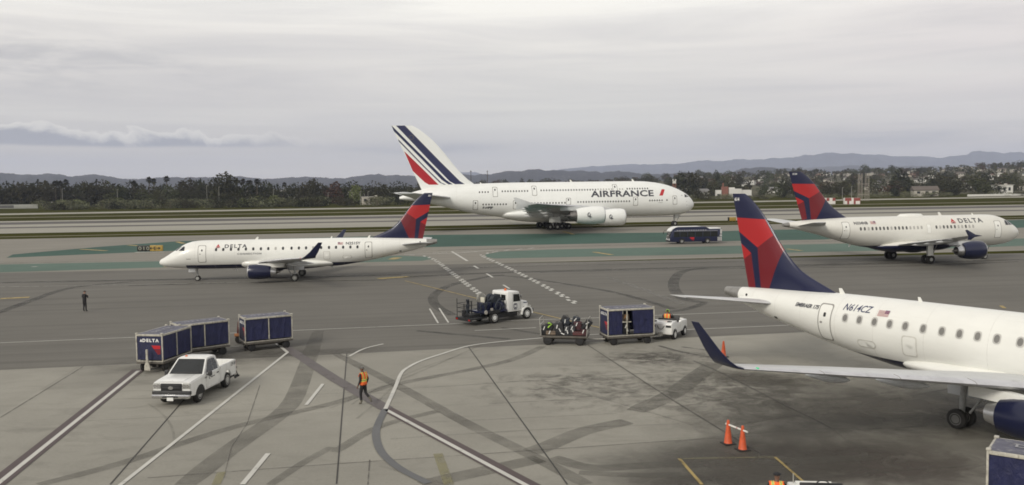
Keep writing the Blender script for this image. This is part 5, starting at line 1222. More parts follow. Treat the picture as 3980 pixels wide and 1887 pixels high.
# ---- curtain-sided baggage cart (x forward = towbar end)
def bag_cart(lab, loc, rz, L=3.05, W=1.62, H=2.12, fl=.58, endtext=True, gap=None, group='curtain sided baggage carts', towbar=False, rooftext=True):
    t = thing('baggage_cart', lab, 'baggage cart', (loc[0], loc[1], 0), rz, group)
    mb = MB(); mb.box((0, 0, fl - .06), (L, W, .12), bev=.02); [mb.box((0, s_ * .35, fl - .2), (L * .9, .1, .16)) for s_ in (1, -1)]; mb.build('floor_frame', DKSTEEL, t)
    mb = MB(); p = .065
    for sx in (1, -1):
        for sy in (1, -1): mb.box((sx * (L / 2 - p / 2), sy * (W / 2 - p / 2), (fl + H) / 2), (p, p, H - fl - .01), bev=.012)
    for sy in (1, -1): mb.box((0, sy * (W / 2 - .03), H - .045), (L - 2 * p, .07, .11), bev=.012); mb.box((0, sy * (W / 2 - .035), fl + .035), (L - 2 * p, .05, .045), bev=.01)
    for sx in (1, -1): mb.box((sx * (L / 2 - .03), 0, H - .045), (.07, W - 2 * p, .11), bev=.012); mb.box((sx * (L / 2 - .03), 0, fl + .035), (.05, W - 2 * p, .045), bev=.01)
    for sx in (1, -1):
        for sy in (1, -1): mb.box((sx * (L / 2 - .05), sy * (W / 2 - .05), H + .04), (.14, .14, .07), bev=.02)
    for sy in (1, -1): mb.box((gap or 0, sy * (W / 2 - .045), (fl + H) / 2), (.055, .05, H - fl - .2))
    mb.build('frame', CREAMFRAME, t)
    mb = MB(); n = 10   # slightly sagging canvas roof
    vs = []
    for i in range(n + 1):
        for j in range(n + 1): vs.append((-L / 2 + .06 + (L - .12) * i / n, -W / 2 + .06 + (W - .12) * j / n, H + .012 - .03 * sin(pi * i / n) * sin(pi * j / n) * (1 if (i * 7 + j * 3) % 4 else .6)))
    mb.add(vs, [(i * (n + 1) + j, i * (n + 1) + j + 1, (i + 1) * (n + 1) + j + 1, (i + 1) * (n + 1) + j) for i in range(n) for j in range(n)]); ro = mb.build('roof', ROOFCAN, t, sharp=90)
    if rooftext: flat_text('DELTA', .46, .01, ROOFTEXT, ro, plane_xf((0, 0, H + .02), (-1, 0, 0), (0, -1, 0)), 'roof_lettering', 1.1, 1.3)
    def curt(x0, x1, y, nm='curtain', m=CURTAIN, lean=0):
        mb = MB(); n = 16; A = []
        for i in range(n + 1):
            q = i / n
            for k in range(7):
                zz = fl + .12 + (H - fl - .22) * k / 6; ln = lean * (1 - k / 6)
                A.append((x0 + (x1 - x0) * q + ln * (1 - q), y + .012 * sin(q * 19 + k * .5), zz))
        fs = [(i * 7 + k, i * 7 + k + 1, (i + 1) * 7 + k + 1, (i + 1) * 7 + k) for i in range(n) for k in range(6)]
        mb.add(A, fs); return mb.build(nm, m, t, sharp=90)
    for sy in (1, -1):
        y = sy * (W / 2 - .06)
        if gap is None:
            curt(-L / 2 + p, -.05, y); curt(.05, L / 2 - p, y)
        else:
            curt(-L / 2 + p, gap[0] if isinstance(gap, tuple) else gap - .3, y); curt(gap + .3 + (.06 if sy < 0 else 0), L / 2 - p, y, lean=.12)
    for sx in (1, -1):
        mb = MB(); mb.box((sx * (L / 2 - .045), 0, (fl + H) / 2 + .02), (.03, W - 2 * p, H - fl - .2)); e = mb.build('end_panel', CURTDARK, t)
        if endtext:
            xx = sx * (L / 2 - .027)
            o = plane_xf((xx, sx * .08, H - .42), (0, sx, 0), (0, 0, 1))
            flat_text('DELTA', .24, .012, WTEXT, e, o, 'end_lettering', 1.1, 1.35)
            mb = MB(); mb.add([o @ Vector(q) for q in ((-.66, 0, 0), (-.5, 0, 0), (-.58, .17, 0))], [(0, 1, 2)]); mb.build('end_emblem', WTEXT, e)
            mb = MB(); q = plane_xf((xx, 0, fl), (0, sx, 0), (0, 0, 1))
            mb.add([q @ Vector(v) for v in ((.12, .92, 0), (.66, .92, 0), (.66, .72, 0), (.26, .72, 0))], [(0, 1, 2, 3)]); mb.build('red_graphic', RED, e)
            mb = MB(); mb.add([q @ Vector(v) for v in ((.28, .69, 0), (.66, .69, 0), (.66, .45, 0), (.5, .40, 0))], [(0, 1, 2, 3)]); mb.build('dark_red_graphic', DKRED, e)
    for sx in (1, -1):
        ax = None
        mb = MB(); mb.box((sx * L * .36, 0, .33), (.22, W * .55, .1)); mb.cyl((sx * L * .36, -W * .42, .24), (sx * L * .36, W * .42, .24), .045); mb.build('axle', CHASSIS, t)
        for sy in (1, -1): add_wheel(t, sx * L * .36, sy * (W / 2 - .16), .25, .17, sx, CHASSIS)
    mb = MB()
    if towbar: mb.loft([[(L / 2 + .22 + dx, -w_, z) for dx in (0, .06)] + [(L / 2 + .22 + dx, w_, z) for dx in (.06, 0)] for w_, z in ((.17, .16), (.16, .42), (.06, .62), (.05, 1.1))]); mb.cyl((L / 2 + .25, 0, 1.08), (L / 2 + .25, 0, 1.32), .06); mb.box((L / 2 + .1, 0, .3), (.3, .2, .1))
    else: mb.tube([(L / 2 - .1, .22, .32), (L / 2 + .35, .06, .30), (L / 2 + .75, 0, .32)], .04, 6); mb.tube([(L / 2 - .1, -.22, .32), (L / 2 + .35, -.06, .30)], .04, 6)
    mb.build('towbar', CREAMFRAME if towbar else STEEL, t)
    return t

w1, w2 = G(539, 1450), G(635, 1439)           # tow-bar end wheels of the left cart
k1 = G(634, 1409, .58); fwd1 = k1 - G(727, 1376, .58); fwd1.z = 0; fwd1.normalize(); d1 = Vector((-fwd1.y, fwd1.x, 0))
bag_cart('left cart of the parked trio, lettered end panel and raised towbar facing the viewer', k1 - fwd1 * 1.525 - d1 * .81, math.atan2(fwd1.y, fwd1.x), towbar=True)
a, b = G(763, 1376), G(874, 1376.5)
m2, r2 = G(738, 1361, .58), G(893, 1341, .58); ang2 = heading(m2, r2)
u2 = Vector((cos(ang2), sin(ang2), 0)); n2 = Vector((-u2.y, u2.x, 0))
bag_cart('middle baggage cart of the parked trio, behind the white pickup', r2 - u2 * 1.5 + n2 * .81, ang2 + pi)
l3, r3 = G(955, 1335, .58), G(1137, 1317, .58); ang3 = heading(l3, r3); u3 = Vector((cos(ang3), sin(ang3), 0)); n3 = Vector((-u3.y, u3.x, 0))
bag_cart('right baggage cart of the parked trio, standing over the end of the white road line', (l3 + r3) / 2 + n3 * .81, ang3 + pi, L=3.0, gap=None)
# ---- loaded flat dolly between carts two and three, and the big dolly of suitcases
BAGC = [(0.012, 0.012, 0.014), (0.02, 0.02, 0.022), (0.035, 0.036, 0.04), (0.06, 0.018, 0.022), (0.10, 0.03, 0.03), (0.16, 0.12, 0.085), (0.22, 0.22, 0.21), (0.015, 0.02, 0.03)]
BAGM = [mat('luggage_fabric_%s' % n, c, 0.6, var=0.3, scale=6) for n, c in zip(('black', 'charcoal', 'grey', 'maroon', 'red_brown', 'tan', 'silver', 'navy'), BAGC)]
TAGM = mat('white_paper_baggage_tag', (0.7, 0.7, 0.68), 0.6)
LIME = mat('lime_green_strap', (0.35, 0.62, 0.05), 0.5)
def suitcase(lab, loc, size, rot, mi, tags=1, extra=None, group='suitcases on the open dolly'):
    t = thing('suitcase', lab, 'suitcase', loc, 0, group); t.rotation_euler = rot
    w_, d_, h_ = size
    mb = MB(); mb.box((0, 0, h_ / 2), (w_, d_, h_), bev=.05, seg=3); mb.build('case', BAGM[mi], t)
    mb = MB(); mb.tube([(-w_ * .2, 0, h_ - .01), (-w_ * .18, 0, h_ + .07), (w_ * .18, 0, h_ + .07), (w_ * .2, 0, h_ - .01)], .014, 5); mb.build('handle', CHASSIS, t)
    mb = MB()
    for q in (-.3, .3): mb.box((0, -d_ / 2 - .006, h_ * (.5 + q)), (w_ * .96, .012, .02))
    mb.build('zip_piping', CHASSIS, t)
    for k in range(tags):
        mb = MB(); mb.box((w_ * (-.1 + .22 * k), -d_ / 2 - .035, h_ * (.72 - .3 * k)), (.055, .02, .24), rot=Matrix.Rotation(.4 - .7 * k, 3, 'Y')); mb.build('baggage_tag', TAGM, t)
    if extra:
        mb = MB(); mb.tube([(-w_ * .3, -d_ / 2 - .02, h_ * .95), (-w_ * .1, -d_ / 2 - .05, h_ * 1.05), (w_ * .25, -d_ / 2 - .03, h_ * .92), (-w_ * .25, -d_ / 2 - .04, h_ * .4)], .045, 6); mb.build('strap', LIME, t)
    return t
def dolly(lab, loc, rz, L=3.35, W=1.6, z=.62, rails=True):
    t = thing('baggage_dolly', lab, 'baggage dolly', (loc[0], loc[1], 0), rz)
    mb = MB(); mb.box((0, 0, z - .07), (L, W, .12), bev=.02); [mb.box((0, s_ * .4, z - .2), (L * .92, .1, .14)) for s_ in (1, -1)]; mb.build('deck', DKSTEEL, t)
    for sx in (1, -1):
        if rails:
            mb = MB(); mb.tube([(sx * (L / 2 - .04), -W / 2 + .05, z), (sx * (L / 2 + .02), -W / 2 + .05, z + .95), (sx * (L / 2 + .04), -W / 2 + .15, z + 1.08), (sx * (L / 2 + .04), W / 2 - .15, z + 1.08), (sx * (L / 2 + .02), W / 2 - .05, z + .95), (sx * (L / 2 - .04), W / 2 - .05, z)], .024, 6)
            for k in (.35, .7): mb.tube([(sx * (L / 2 - .01), -W / 2 + .05, z + k), (sx * (L / 2 - .01), W / 2 - .05, z + k)], .025, 5)
            mb.build('end_rail', STEEL, t)
        mb = MB(); mb.box((sx * L * .34, 0, .4), (.5, W * .6, .12)); mb.cyl((sx * L * .34, -W * .42, .27), (sx * L * .34, W * .42, .27), .045); mb.build('axle', STEEL, t)
        for sy in (1, -1): add_wheel(t, sx * L * .34, sy * (W / 2 - .14), .30, .2, sx, CHASSIS)
    mb = MB(); mb.tube([(L / 2 - .2, 0, .36), (L / 2 + .55, 0, .34), (L / 2 + 1.05, 0, .36)], .04, 6); mb.build('towbar', STEEL, t)
    return t
dl, dr = G(2130.5, 1342), G(2259, 1345); ad = heading(dl, dr) ; ud = Vector((cos(ad), sin(ad), 0)); nd_ = Vector((-ud.y, ud.x, 0))
dc = (dl + dr) / 2 + nd_ * .66
dolly('open flat dolly piled with dark suitcases, towed behind the curtained cart', dc - ud * .05, ad, L=3.0)
def on_dolly(x, y, z): p = dc + ud * (x * .9 - .05) + nd_ * y; return (p.x, p.y, .622 + z)
for lab, x, y, z, sz, ry, mi, tg, ex in (
    ('black upright suitcase at the left end of the open dolly', -1.35, -.45, 0, (.45, .3, .62), 0, 0, 1, None),
    ('black suitcase with a lime green strap on the open dolly', -1.02, -.5, .3, (.42, .3, .48), .12, 0, 0, 1),
    ('tan box-like suitcase lying under the lime strapped case', -.92, -.55, 0, (.62, .35, .29), 0, 5, 1, None),
    ('silver grey suitcase leaning on top of the pile on the dolly', -.72, -.1, .35, (.42, .28, .75), .95, 6, 0, None),
    ('large leaning black suitcase with several white tags on the dolly', -.28, -.52, 0, (.62, .32, .82), -.18, 1, 3, None),
    ('grey charcoal suitcase tilted high on the dolly pile', -.12, -.1, .7, (.5, .3, .5), .5, 1, 0, None),
    ('upright grey suitcase with a white tag in the middle of the dolly', .22, -.52, 0, (.36, .3, .62), 0, 2, 2, None),
    ('navy suitcase laid over the upright cases on the dolly', .2, -.35, .63, (.42, .3, .4), -.25, 7, 1, None),
    ('upright dark grey suitcase right of the middle of the dolly', .60, -.5, 0, (.34, .3, .68), .03, 2, 2, None),
    ('tilted black suitcase with a white tag atop the right half of the dolly', .72, -.3, .6, (.46, .3, .58), .28, 7, 1, None),
    ('maroon upright suitcase on the right half of the dolly', .95, -.35, .28, (.5, .3, .6), 0, 3, 1, None),
    ('red brown suitcase lying flat on the dolly deck', 1.02, -.58, 0, (.68, .32, .27), 0, 4, 0, None),
    ('black suitcase leaning against the right end rail of the dolly', 1.36, -.4, .35, (.44, .3, .74), .62, 0, 2, None),
    ('small maroon bag low at the right end of the dolly', 1.42, -.6, 0, (.32, .26, .42), 0, 3, 1, None)):
    suitcase(lab, on_dolly(x, y, z), sz, (0, ry, ad), mi, tg, ex)
for x, z, mi, h_ in ((-1.2, 0, 0, .6), (-.5, 0, 2, .7), (.1, 0, 0, .75), (.7, 0, 1, .7), (1.2, 0, 0, .65)):
    suitcase('dark suitcase half hidden in the back row of the dolly pile', on_dolly(x, .3, z), (.5, .32, h_), (0, .04, ad), mi, 0)
# dolly with bags glimpsed between the middle and right carts of the trio
gp = G(905, 1340); g2 = dolly('low orange-edged dolly glimpsed between the middle and right parked carts', (gp.x + .9, gp.y + 1.0), rad(10), L=1.9, W=1.5, rails=False)
ORG = mat('worn_orange_board', (0.36, 0.15, 0.06), 0.6, var=.25, scale=5)
mb = MB(); mb.box((0, -.79, .62), (1.9, .05, .18), bev=.01); mb.build('edge_board', ORG, g2)
for lab, x, z, sz, mi in (('dark red bag at the left end of the dolly between the parked carts', -.62, 0, (.4, .4, .8), 4), ('white wrapped bundle on the dolly between the parked carts', .05, 0, (.6, .5, .5), 6), ('pale grey upright case on the dolly beside the right parked cart', .6, 0, (.5, .4, 1.15), 6)):
    suitcase(lab, (gp.x + .9 + x, gp.y + .8 + x * .17, .622 + z), sz, (0, .1, rad(10)), mi, 1, group='bags on the low dolly between the parked carts')
# ---- covered cart in the middle of the towed train
cl, cr = G(2382, 1344), G(2520, 1336); ac = heading(cl, cr); uc = Vector((cos(ac), sin(ac), 0)); nc = Vector((-uc.y, uc.x, 0)); cc = (cl + cr) / 2 + nc * .67
kcart = bag_cart('baggage cart with a gap between its curtains, towed by the white tractor', cc, ac, L=3.15, W=1.6, H=2.3, gap=-.28)
mb = MB(); mb.box((-.28, -.70, 1.46), (.62, .05, .05)); mb.build('shelf_rail', CREAMFRAME, kcart)
for lab, x, z, sz, mi, mm_ in (('orange brown duffel bag on the upper shelf inside the curtained cart', -.28, 1.5, (.5, .3, .4), 5, None), ('black suitcase seen through the curtain gap low in the cart', -.25, .66, (.5, .35, .7), 0, None)):
    p = cc + uc * x - nc * .40; o = suitcase(lab, (p.x, p.y, z), sz, (0, 0, ac), mi, 2, group='bags inside the curtained cart')
    if mi == 5: o.children[0].data.materials[0] = mat('orange_brown_canvas', (.42, .20, .05), .6, var=.3)

# ---- baggage tractor
def tractor(lab, loc, rz):
    t = thing('baggage_tractor', lab, 'baggage tractor', (loc[0], loc[1], 0), rz)
    mb = MB()   # x forward; low body, hood at front, cockpit behind, rear deck
    mb.prism([(-1.5, .38), (1.45, .38), (1.5, .5), (1.5, .98), (1.42, 1.04), (.30, 1.10), (.22, .62), (-.42, .62), (-.55, 1.2), (-1.40, 1.18), (-1.55, 1.06), (-1.55, .42)], -.74, .74, bev=.04)
    for sy in (1, -1): mb.prism([(-.62, .6), (.36, .6), (.36, 1.05), (-.2, .98), (-.62, 1.16)], sy * .66, sy * .738, bev=.02)
    b_ = mb.build('body', WPAINT, t, sharp=30)
    mb = MB(); mb.box((-.30, 0, .78), (.5, 1.1, .14), bev=.04); mb.box((-.52, 0, 1.1), (.10, 1.1, .42), bev=.04); mb.build('seat', BLACK, t)
    mb = MB(); mb.prism([(.22, .8), (.36, .8), (.44, 1.36), (.36, 1.38)], -.6, .6, bev=.02); mb.build('dashboard', CHASSIS, t)
    mb = MB(); mb.cyl((.42, 0, 1.2), (.2, 0, 1.34), .025); pts = [(.18 + .05 * cos(a) * .4, .2 * sin(a), 1.36 + .16 * cos(a) * .9) for a in [2 * pi * k / 14 for k in range(15)]]; mb.tube(pts, .018, 5); mb.build('steering_wheel', BLACK, t)
    mb = MB()
    for k in range(7): mb.box((1.505, 0, .55 + .06 * k), (.02, 1.0, .022))
    mb.build('grille', BLACK, t)
    mb = MB()
    for k in range(8): mb.box((.55 + .115 * k, 0, 1.115 - .006 * k), (.05, 1.05, .03), rot=Matrix.Rotation(.3, 3, 'Y'))
    mb.build('hood_louvre', WPAINT, t)
    for sy in (1, -1):
        mb = MB(); mb.cyl((1.5, sy * .56, .86), (1.53, sy * .56, .86), .09); mb.build('headlight', CLEAR, t)
        mb = MB(); mb.box((-1.565, sy * .52, .92), (.04, .34, .13), bev=.01); mb.box((-1.3, sy * .5, 1.2), (.2, .26, .07), bev=.02); mb.build('tail_light', CHASSIS, t)
        mb = MB(); mb.prism([(.28, .5), (.9, .5), (.9, 1.0), (.28, 1.0)], sy * .735, sy * .75); mb.build('side_vent', BLACK if sy > 0 else WPAINT, t)
        for x, r in ((.98, .30), (-.95, .33)):
            add_wheel(t, x, sy * .66, r, .24, x, WPAINT)
            mb = MB(); a_ = [(x + (r + .05) * cos(q), (r) + (r + .05) * sin(q)) for q in [pi * k / 12 for k in range(13)]]
            mb.prism(a_ + [(p[0] * .94 + x * .06, p[1] - .03) for p in a_[::-1]], sy * .60, sy * .765, bev=0); mb.build('wheel_arch', CHASSIS, t)
    mb = MB(); mb.cyl((-1.55, 0, .42), (-1.85, 0, .40), .05); mb.box((-1.62, 0, .42), (.1, .3, .2)); mb.build('tow_hitch', STEEL, t)
    mb = MB(); mb.cyl((1.25, .6, 1.05), (1.25, .6, 1.35), .015); mb.cyl((-1.4, -.6, 1.0), (-1.4, -.6, 1.3), .015); mb.cyl((-1.0, .6, 1.0), (-1.0, .6, 1.3), .015); mb.build('marker_rod', STEEL, t)
    mb = MB(); mb.tube([(-1.56, -.25, .95), (-1.62, -.1, .74), (-1.62, .1, .74), (-1.56, .25, .95)], .02, 5); mb.build('hanging_cable', CHASSIS, t)
    return t
tg0, tg1 = G(2612, 1318), G(2643, 1305); at_ = rad(60)
tpos = G(2580, 1318) + Vector((cos(at_), sin(at_), 0)) * 1.0
TRACT = tractor('white baggage tractor pulling the curtained cart and the suitcase dolly', tpos, at_)
for ch in TRACT.children:
    if ch.name.startswith('side_vent'): ch.data.materials[0] = BLACK if False else ch.data.materials[0]

# ---- pickup truck
def pickup(lab, loc, rz):
    t = thing('pickup_truck', lab, 'pickup truck', (loc[0], loc[1], 0), rz)
    Lf, Lr, hw = 2.72, -2.72, 1.0
    def sect(x, zb, zs, zt, w0, w1):   # lower body cross-section
        return [(x, -w0, zb), (x, -w1, zs), (x, -w1 * .985, zt - .05), (x, -w1 * .93, zt), (x, w1 * .93, zt), (x, w1 * .985, zt - .05), (x, w1, zs), (x, w0, zb)]
    mb = MB()
    mb.loft([sect(Lf - .10, .62, .8, 1.12, .90, .93), sect(Lf - .16, .52, .8, 1.17, .93, .96), sect(Lf - .5, .48, .8, 1.20, .96, .985), sect(1.5, .48, .8, 1.24, .97, 1.0), sect(1.02, .48, .8, 1.27, .97, 1.0), sect(-.72, .48, .8, 1.27, .97, 1.0)])
    mb.build('body', WPAINT, t, sharp=28)
    # cab greenhouse
    mb = MB(); roof = 1.93
    A = [(1.12, .93, 1.26), (.35, .76, roof - .03), (.15, .74, roof + .01), (-.55, .74, roof), (-.68, .75, roof - .05), (-.72, .93, 1.26)]
    rings = []
    for x, w_, z in A: rings.append([(x, -w_, z), (x, -w_ * .6, z + (.03 if z > 1.5 else 0)), (x, w_ * .6, z + (.03 if z > 1.5 else 0)), (x, w_, z)])
    low = [(1.12, .955, 1.25), (.7, .955, 1.25), (.2, .955, 1.25), (-.35, .955, 1.25), (-.6, .955, 1.25), (-.72, .955, 1.25)]
    mb.loft(rings, closed=False)
    for sy in (1, -1):
        for i in range(5):
            mb.add([(A[i][0], sy * A[i][1], A[i][2]), (A[i + 1][0], sy * A[i + 1][1], A[i + 1][2]), (low[i + 1][0], sy * low[i + 1][1], low[i + 1][2]), (low[i][0], sy * low[i][1], low[i][2])], [(0, 1, 2, 3)])
    mb.build('cab', WPAINT, t, sharp=25)
    def lerp(p, q, k): return [p[i] + (q[i] - p[i]) * k for i in range(3)]
    # windscreen: on the plane from cowl to roof
    mb = MB(); e = Vector((.02, 0, .012))
    p0, p1 = Vector((1.10, 0, 1.275)), Vector((.37, 0, roof - .05))
    mb.add([p0 + e + Vector((0, -.86, 0)), p0 + e + Vector((0.03, 0, 0)), p0 + e + Vector((0, .86, 0)), p1 + e + Vector((0, .69, 0)), p1 + e + Vector((.03, 0, .01)), p1 + e + Vector((0, -.69, 0))], [(0, 1, 4, 5), (1, 2, 3, 4)]); mb.build('windscreen', VGLASS, t, sharp=60)
    mb = MB(); mb.tube([p0 + e * 1.8 + Vector((0, -.6, .02)), p0 + e * 1.8 + Vector((-.06, .05, .06))], .014, 5); mb.tube([p0 + e * 1.8 + Vector((0, .05, .02)), p0 + e * 1.8 + Vector((-.06, .7, .06))], .014, 5); mb.build('wiper', BLACK, t)
    for sy in (1, -1):
        def sp_(x, z, ee=.012):
            k = (z - 1.26) / (roof - 1.26); y = .95 + (.755 - .95) * max(0, k); return (x, sy * (y + ee), z)
        d = [(1.02, .52), (.35, .52), (-.5, .52), (-.5, 1.25), (-.42, 1.25)]
        mb = MB(); mb.add([sp_(.90, 1.29), sp_(.32, 1.83), (sp_(-.02, 1.85)), sp_(-.02, 1.24 + .03), sp_(.3, 1.20 + .07)], [(0, 1, 2, 3, 4)]); mb.build('door_window', VGLASS, t)
        mb = MB(); mb.add([sp_(-.06, 1.27), sp_(-.06, 1.85), sp_(-.40, 1.83), sp_(-.52, 1.60), sp_(-.52, 1.27)], [(0, 1, 2, 3, 4)]); mb.build('door_window', VGLASS, t)
        # door shut lines
        mb = MB()
        for pts in ([(.98, 1.24), (.90, .56), (.72, .53), (-.55, .53), (-.58, 1.24)], [(.98, 1.24), (.36, 1.87), (-.45, 1.87), (-.58, 1.55), (-.58, 1.24)]):
            P_ = [sp_(x, z, .008) if z > 1.26 else (x, sy * (1.003 if z > .8 else .985), z) for x, z in pts]
            mb.tube(P_, .008, 4)
        mb.build('door_shut_line', SEAM, t)
        mb = MB(); mb.box((-.38, sy * 1.012, 1.08), (.20, .03, .05), bev=.01); mb.build('door_handle', CHASSIS, t)
        mb = MB(); mb.box((.82, sy * 1.14, 1.27), (.16, .20, .25), bev=.04); mb.box((.86, sy * 1.0, 1.22), (.07, .14, .05)); mb.build('door_mirror', DKPLAST, t)
        o = plane_xf((.22, sy * 1.006, .95), (-sy, 0, 0), (0, 0, 1)); mb = MB(); mb.tube([o @ Vector((-.22 + .03 * q, .05 + .035 * sin(q * 2.1) * (1 - q / 30), .003)) for q in range(17)], .011, 4); mb.build('door_lettering', LOGOGREY, t)
        mb = MB(); mb.tube([o @ Vector((-.32 + .08 * cos(q), .06 + .08 * sin(q), 0)) for q in [k / 2 for k in range(11)]], .012, 4); mb.build('door_emblem', LOGOGREY, t)
        o = plane_xf((1.0, sy * 1.006, 1.06), (-sy, 0, 0), (0, 0, 1)); mb = MB(); mb.add([o @ Vector(v) for v in ((-.12, 0, 0), (.12, 0, 0), (.12, .05, 0), (-.12, .05, 0))], [(0, 1, 2, 3)]); mb.build('fender_badge', LOGOGREY, t)
        o = plane_xf((-2.32, sy * 1.006, 1.07), (-sy, 0, 0), (0, 0, 1)); flat_text('CP-50', .22, .006, LOGOGREY, t, o, 'bed_lettering', 1.05, 1.05)
        # bed side with arch
        cx, r = -1.62, .50; ar = [(cx + r * cos(a_), .42 + r * sin(a_)) for a_ in [pi * k / 14 for k in range(15)]]
        poly = [(-.78, .50)] + [(-.78, 1.30), (-2.58, 1.33), (-2.68, 1.28), (-2.70, .55)] + [q for q in ar[::-1] if q[1] > .50]
        mb = MB(); mb.prism(poly, sy * .90, sy * 1.0, bev=.012); mb.build('bed_side', WPAINT, t, sharp=30)
        # front fender over the wheel: dark arch inset
        mb = MB(); cx2 = 1.62; ar2 = [(cx2 + .47 * cos(a_), .42 + .47 * sin(a_)) for a_ in [pi * k / 14 for k in range(15)]]; mb.prism(ar2, sy * .78, sy * 1.004); mb.build('wheel_arch', BLACK, t)
        for x in (cx2, cx):
            add_wheel(t, x, sy * .84, .41, .27, x, SILVER)
    mb = MB(); mb.box((-1.70, 0, .72), (1.9, 1.8, .08)); mb.box((-.80, 0, 1.0), (.06, 1.8, .56)); mb.box((-2.66, 0, .98), (.06, 1.8, .66), bev=.02); mb.build('bed', WPAINT, t)
    mb = MB(); mb.box((0, 0, .44), (5.0, 1.2, .16)); mb.build('chassis', CHASSIS, t)
    mb = MB(); mb.box((Lf - .09, 0, .86), (.10, 1.06, .54), bev=.03); gr_ = mb.build('grille', BLACK, t)
    mb = MB(); mb.box((Lf - .03, 0, .93), (.03, .92, .05)); mb.box((Lf - .03, 0, .78), (.03, .92, .04)); mb.build('grille_bar', DKPLAST, gr_)
    mb = MB(); mb.lathe((Lf - .03, 0, .93), (Lf + .01, 0, .93), [(0, .09), (1, .08)], 20); bb = mb.build('front_badge', CHROME, gr_)
    for v in bb.data.vertices: v.co.y *= 1.6
    for sy in (1, -1):
        mb = MB(); mb.box((Lf - .14, sy * .745, 1.0), (.14, .40, .29), bev=.05); h_ = mb.build('headlight', CLEAR, t)
        mb = MB(); mb.lathe((Lf - .10, sy * .66, 1.0), (Lf - .062, sy * .66, 1.0), [(0, .085), (1, .10)], 14); mb.lathe((Lf - .10, sy * .83, 1.0), (Lf - .062, sy * .83, 1.0), [(0, .07), (1, .085)], 14); mb.build('reflector', CHROME, h_)
        mb = MB(); mb.box((Lf - .17, sy * .925, 1.0), (.08, .04, .13), bev=.015); mb.build('indicator', AMBER, h_)
        mb = MB(); mb.box((-2.70, sy * .93, 1.02), (.05, .12, .42), bev=.01); mb.build('tail_light', LAMPRED, t)
    mb = MB(); mb.box((Lf - .12, 0, .68), (.24, 1.94, .20), bev=.05); mb.build('bumper_top', DKPLAST, t)
    mb = MB(); mb.box((Lf - .05, 0, .52), (.26, 1.92, .22), bev=.06); bp = mb.build('bumper', CHROME, t)
    mb = MB(); mb.box((Lf + .085, 0, .52), (.02, .8, .07)); mb.build('bumper_slot', BLACK, bp)
    mb = MB(); mb.box((Lf + .09, 0, .41), (.02, .32, .16)); mb.build('number_plate', WTEXT, bp)
    mb = MB(); mb.prism([(Lf - .35, 1.19), (1.12, 1.245), (1.12, 1.285), (Lf - .5, 1.235)], -.52, .52, bev=.012); mb.build('bonnet_bulge', WPAINT, t, sharp=25)
    mb = MB(); mb.tube([(Lf - .19, -.93, 1.165), (Lf - .16, -.5, 1.18), (Lf - .16, .5, 1.18), (Lf - .19, .93, 1.165)], .01, 4); mb.tube([(Lf - .22, .935, 1.18), (1.1, .955, 1.26)], .008, 4); mb.tube([(Lf - .22, -.935, 1.18), (1.1, -.955, 1.26)], .008, 4); mb.build('bonnet_shut_line', SEAM, t)
    mb = MB(); mb.lathe((.1, -.42, roof + .0), (.1, -.42, roof + .10), [(0, .07), (.7, .065), (1, .02)], 12); mb.build('beacon', AMBER, t)
    mb = MB(); mb.box((-2.78, 0, .48), (.14, 1.8, .18), bev=.03); mb.build('rear_bumper', CHROME, t)
    mb = MB()   # tow frame on the back bumper
    for sy in (.55, .85): mb.tube([(-2.86, sy, .25), (-2.86, sy, .82)], .04, 6); mb.tube([(-2.86, sy, .80), (-3.25, sy, .32)], .03, 6); mb.tube([(-2.86, sy, .26), (-3.25, sy, .28)], .045, 6)
    mb.box((-2.9, .7, .82), (.12, .5, .06)); mb.box((-3.25, .7, .30), (.14, .42, .1)); mb.build('tow_frame', CHASSIS, t)
    return t
fl_, fr_, rl_ = G(757, 1566), G(628, 1570), G(868, 1507)
vy = (fl_ - fr_); ap = heading(rl_, fl_); up_ = Vector((cos(ap), sin(ap), 0)); np_ = Vector((-up_.y, up_.x, 0))
pc = fl_ - up_ * 1.62 - np_ * .92
pk = pickup('white pickup truck with black grille parked in front of the baggage cart trio', pc + Vector((.22, 0, 0)), ap); pk.scale = (.94, .96, .975)

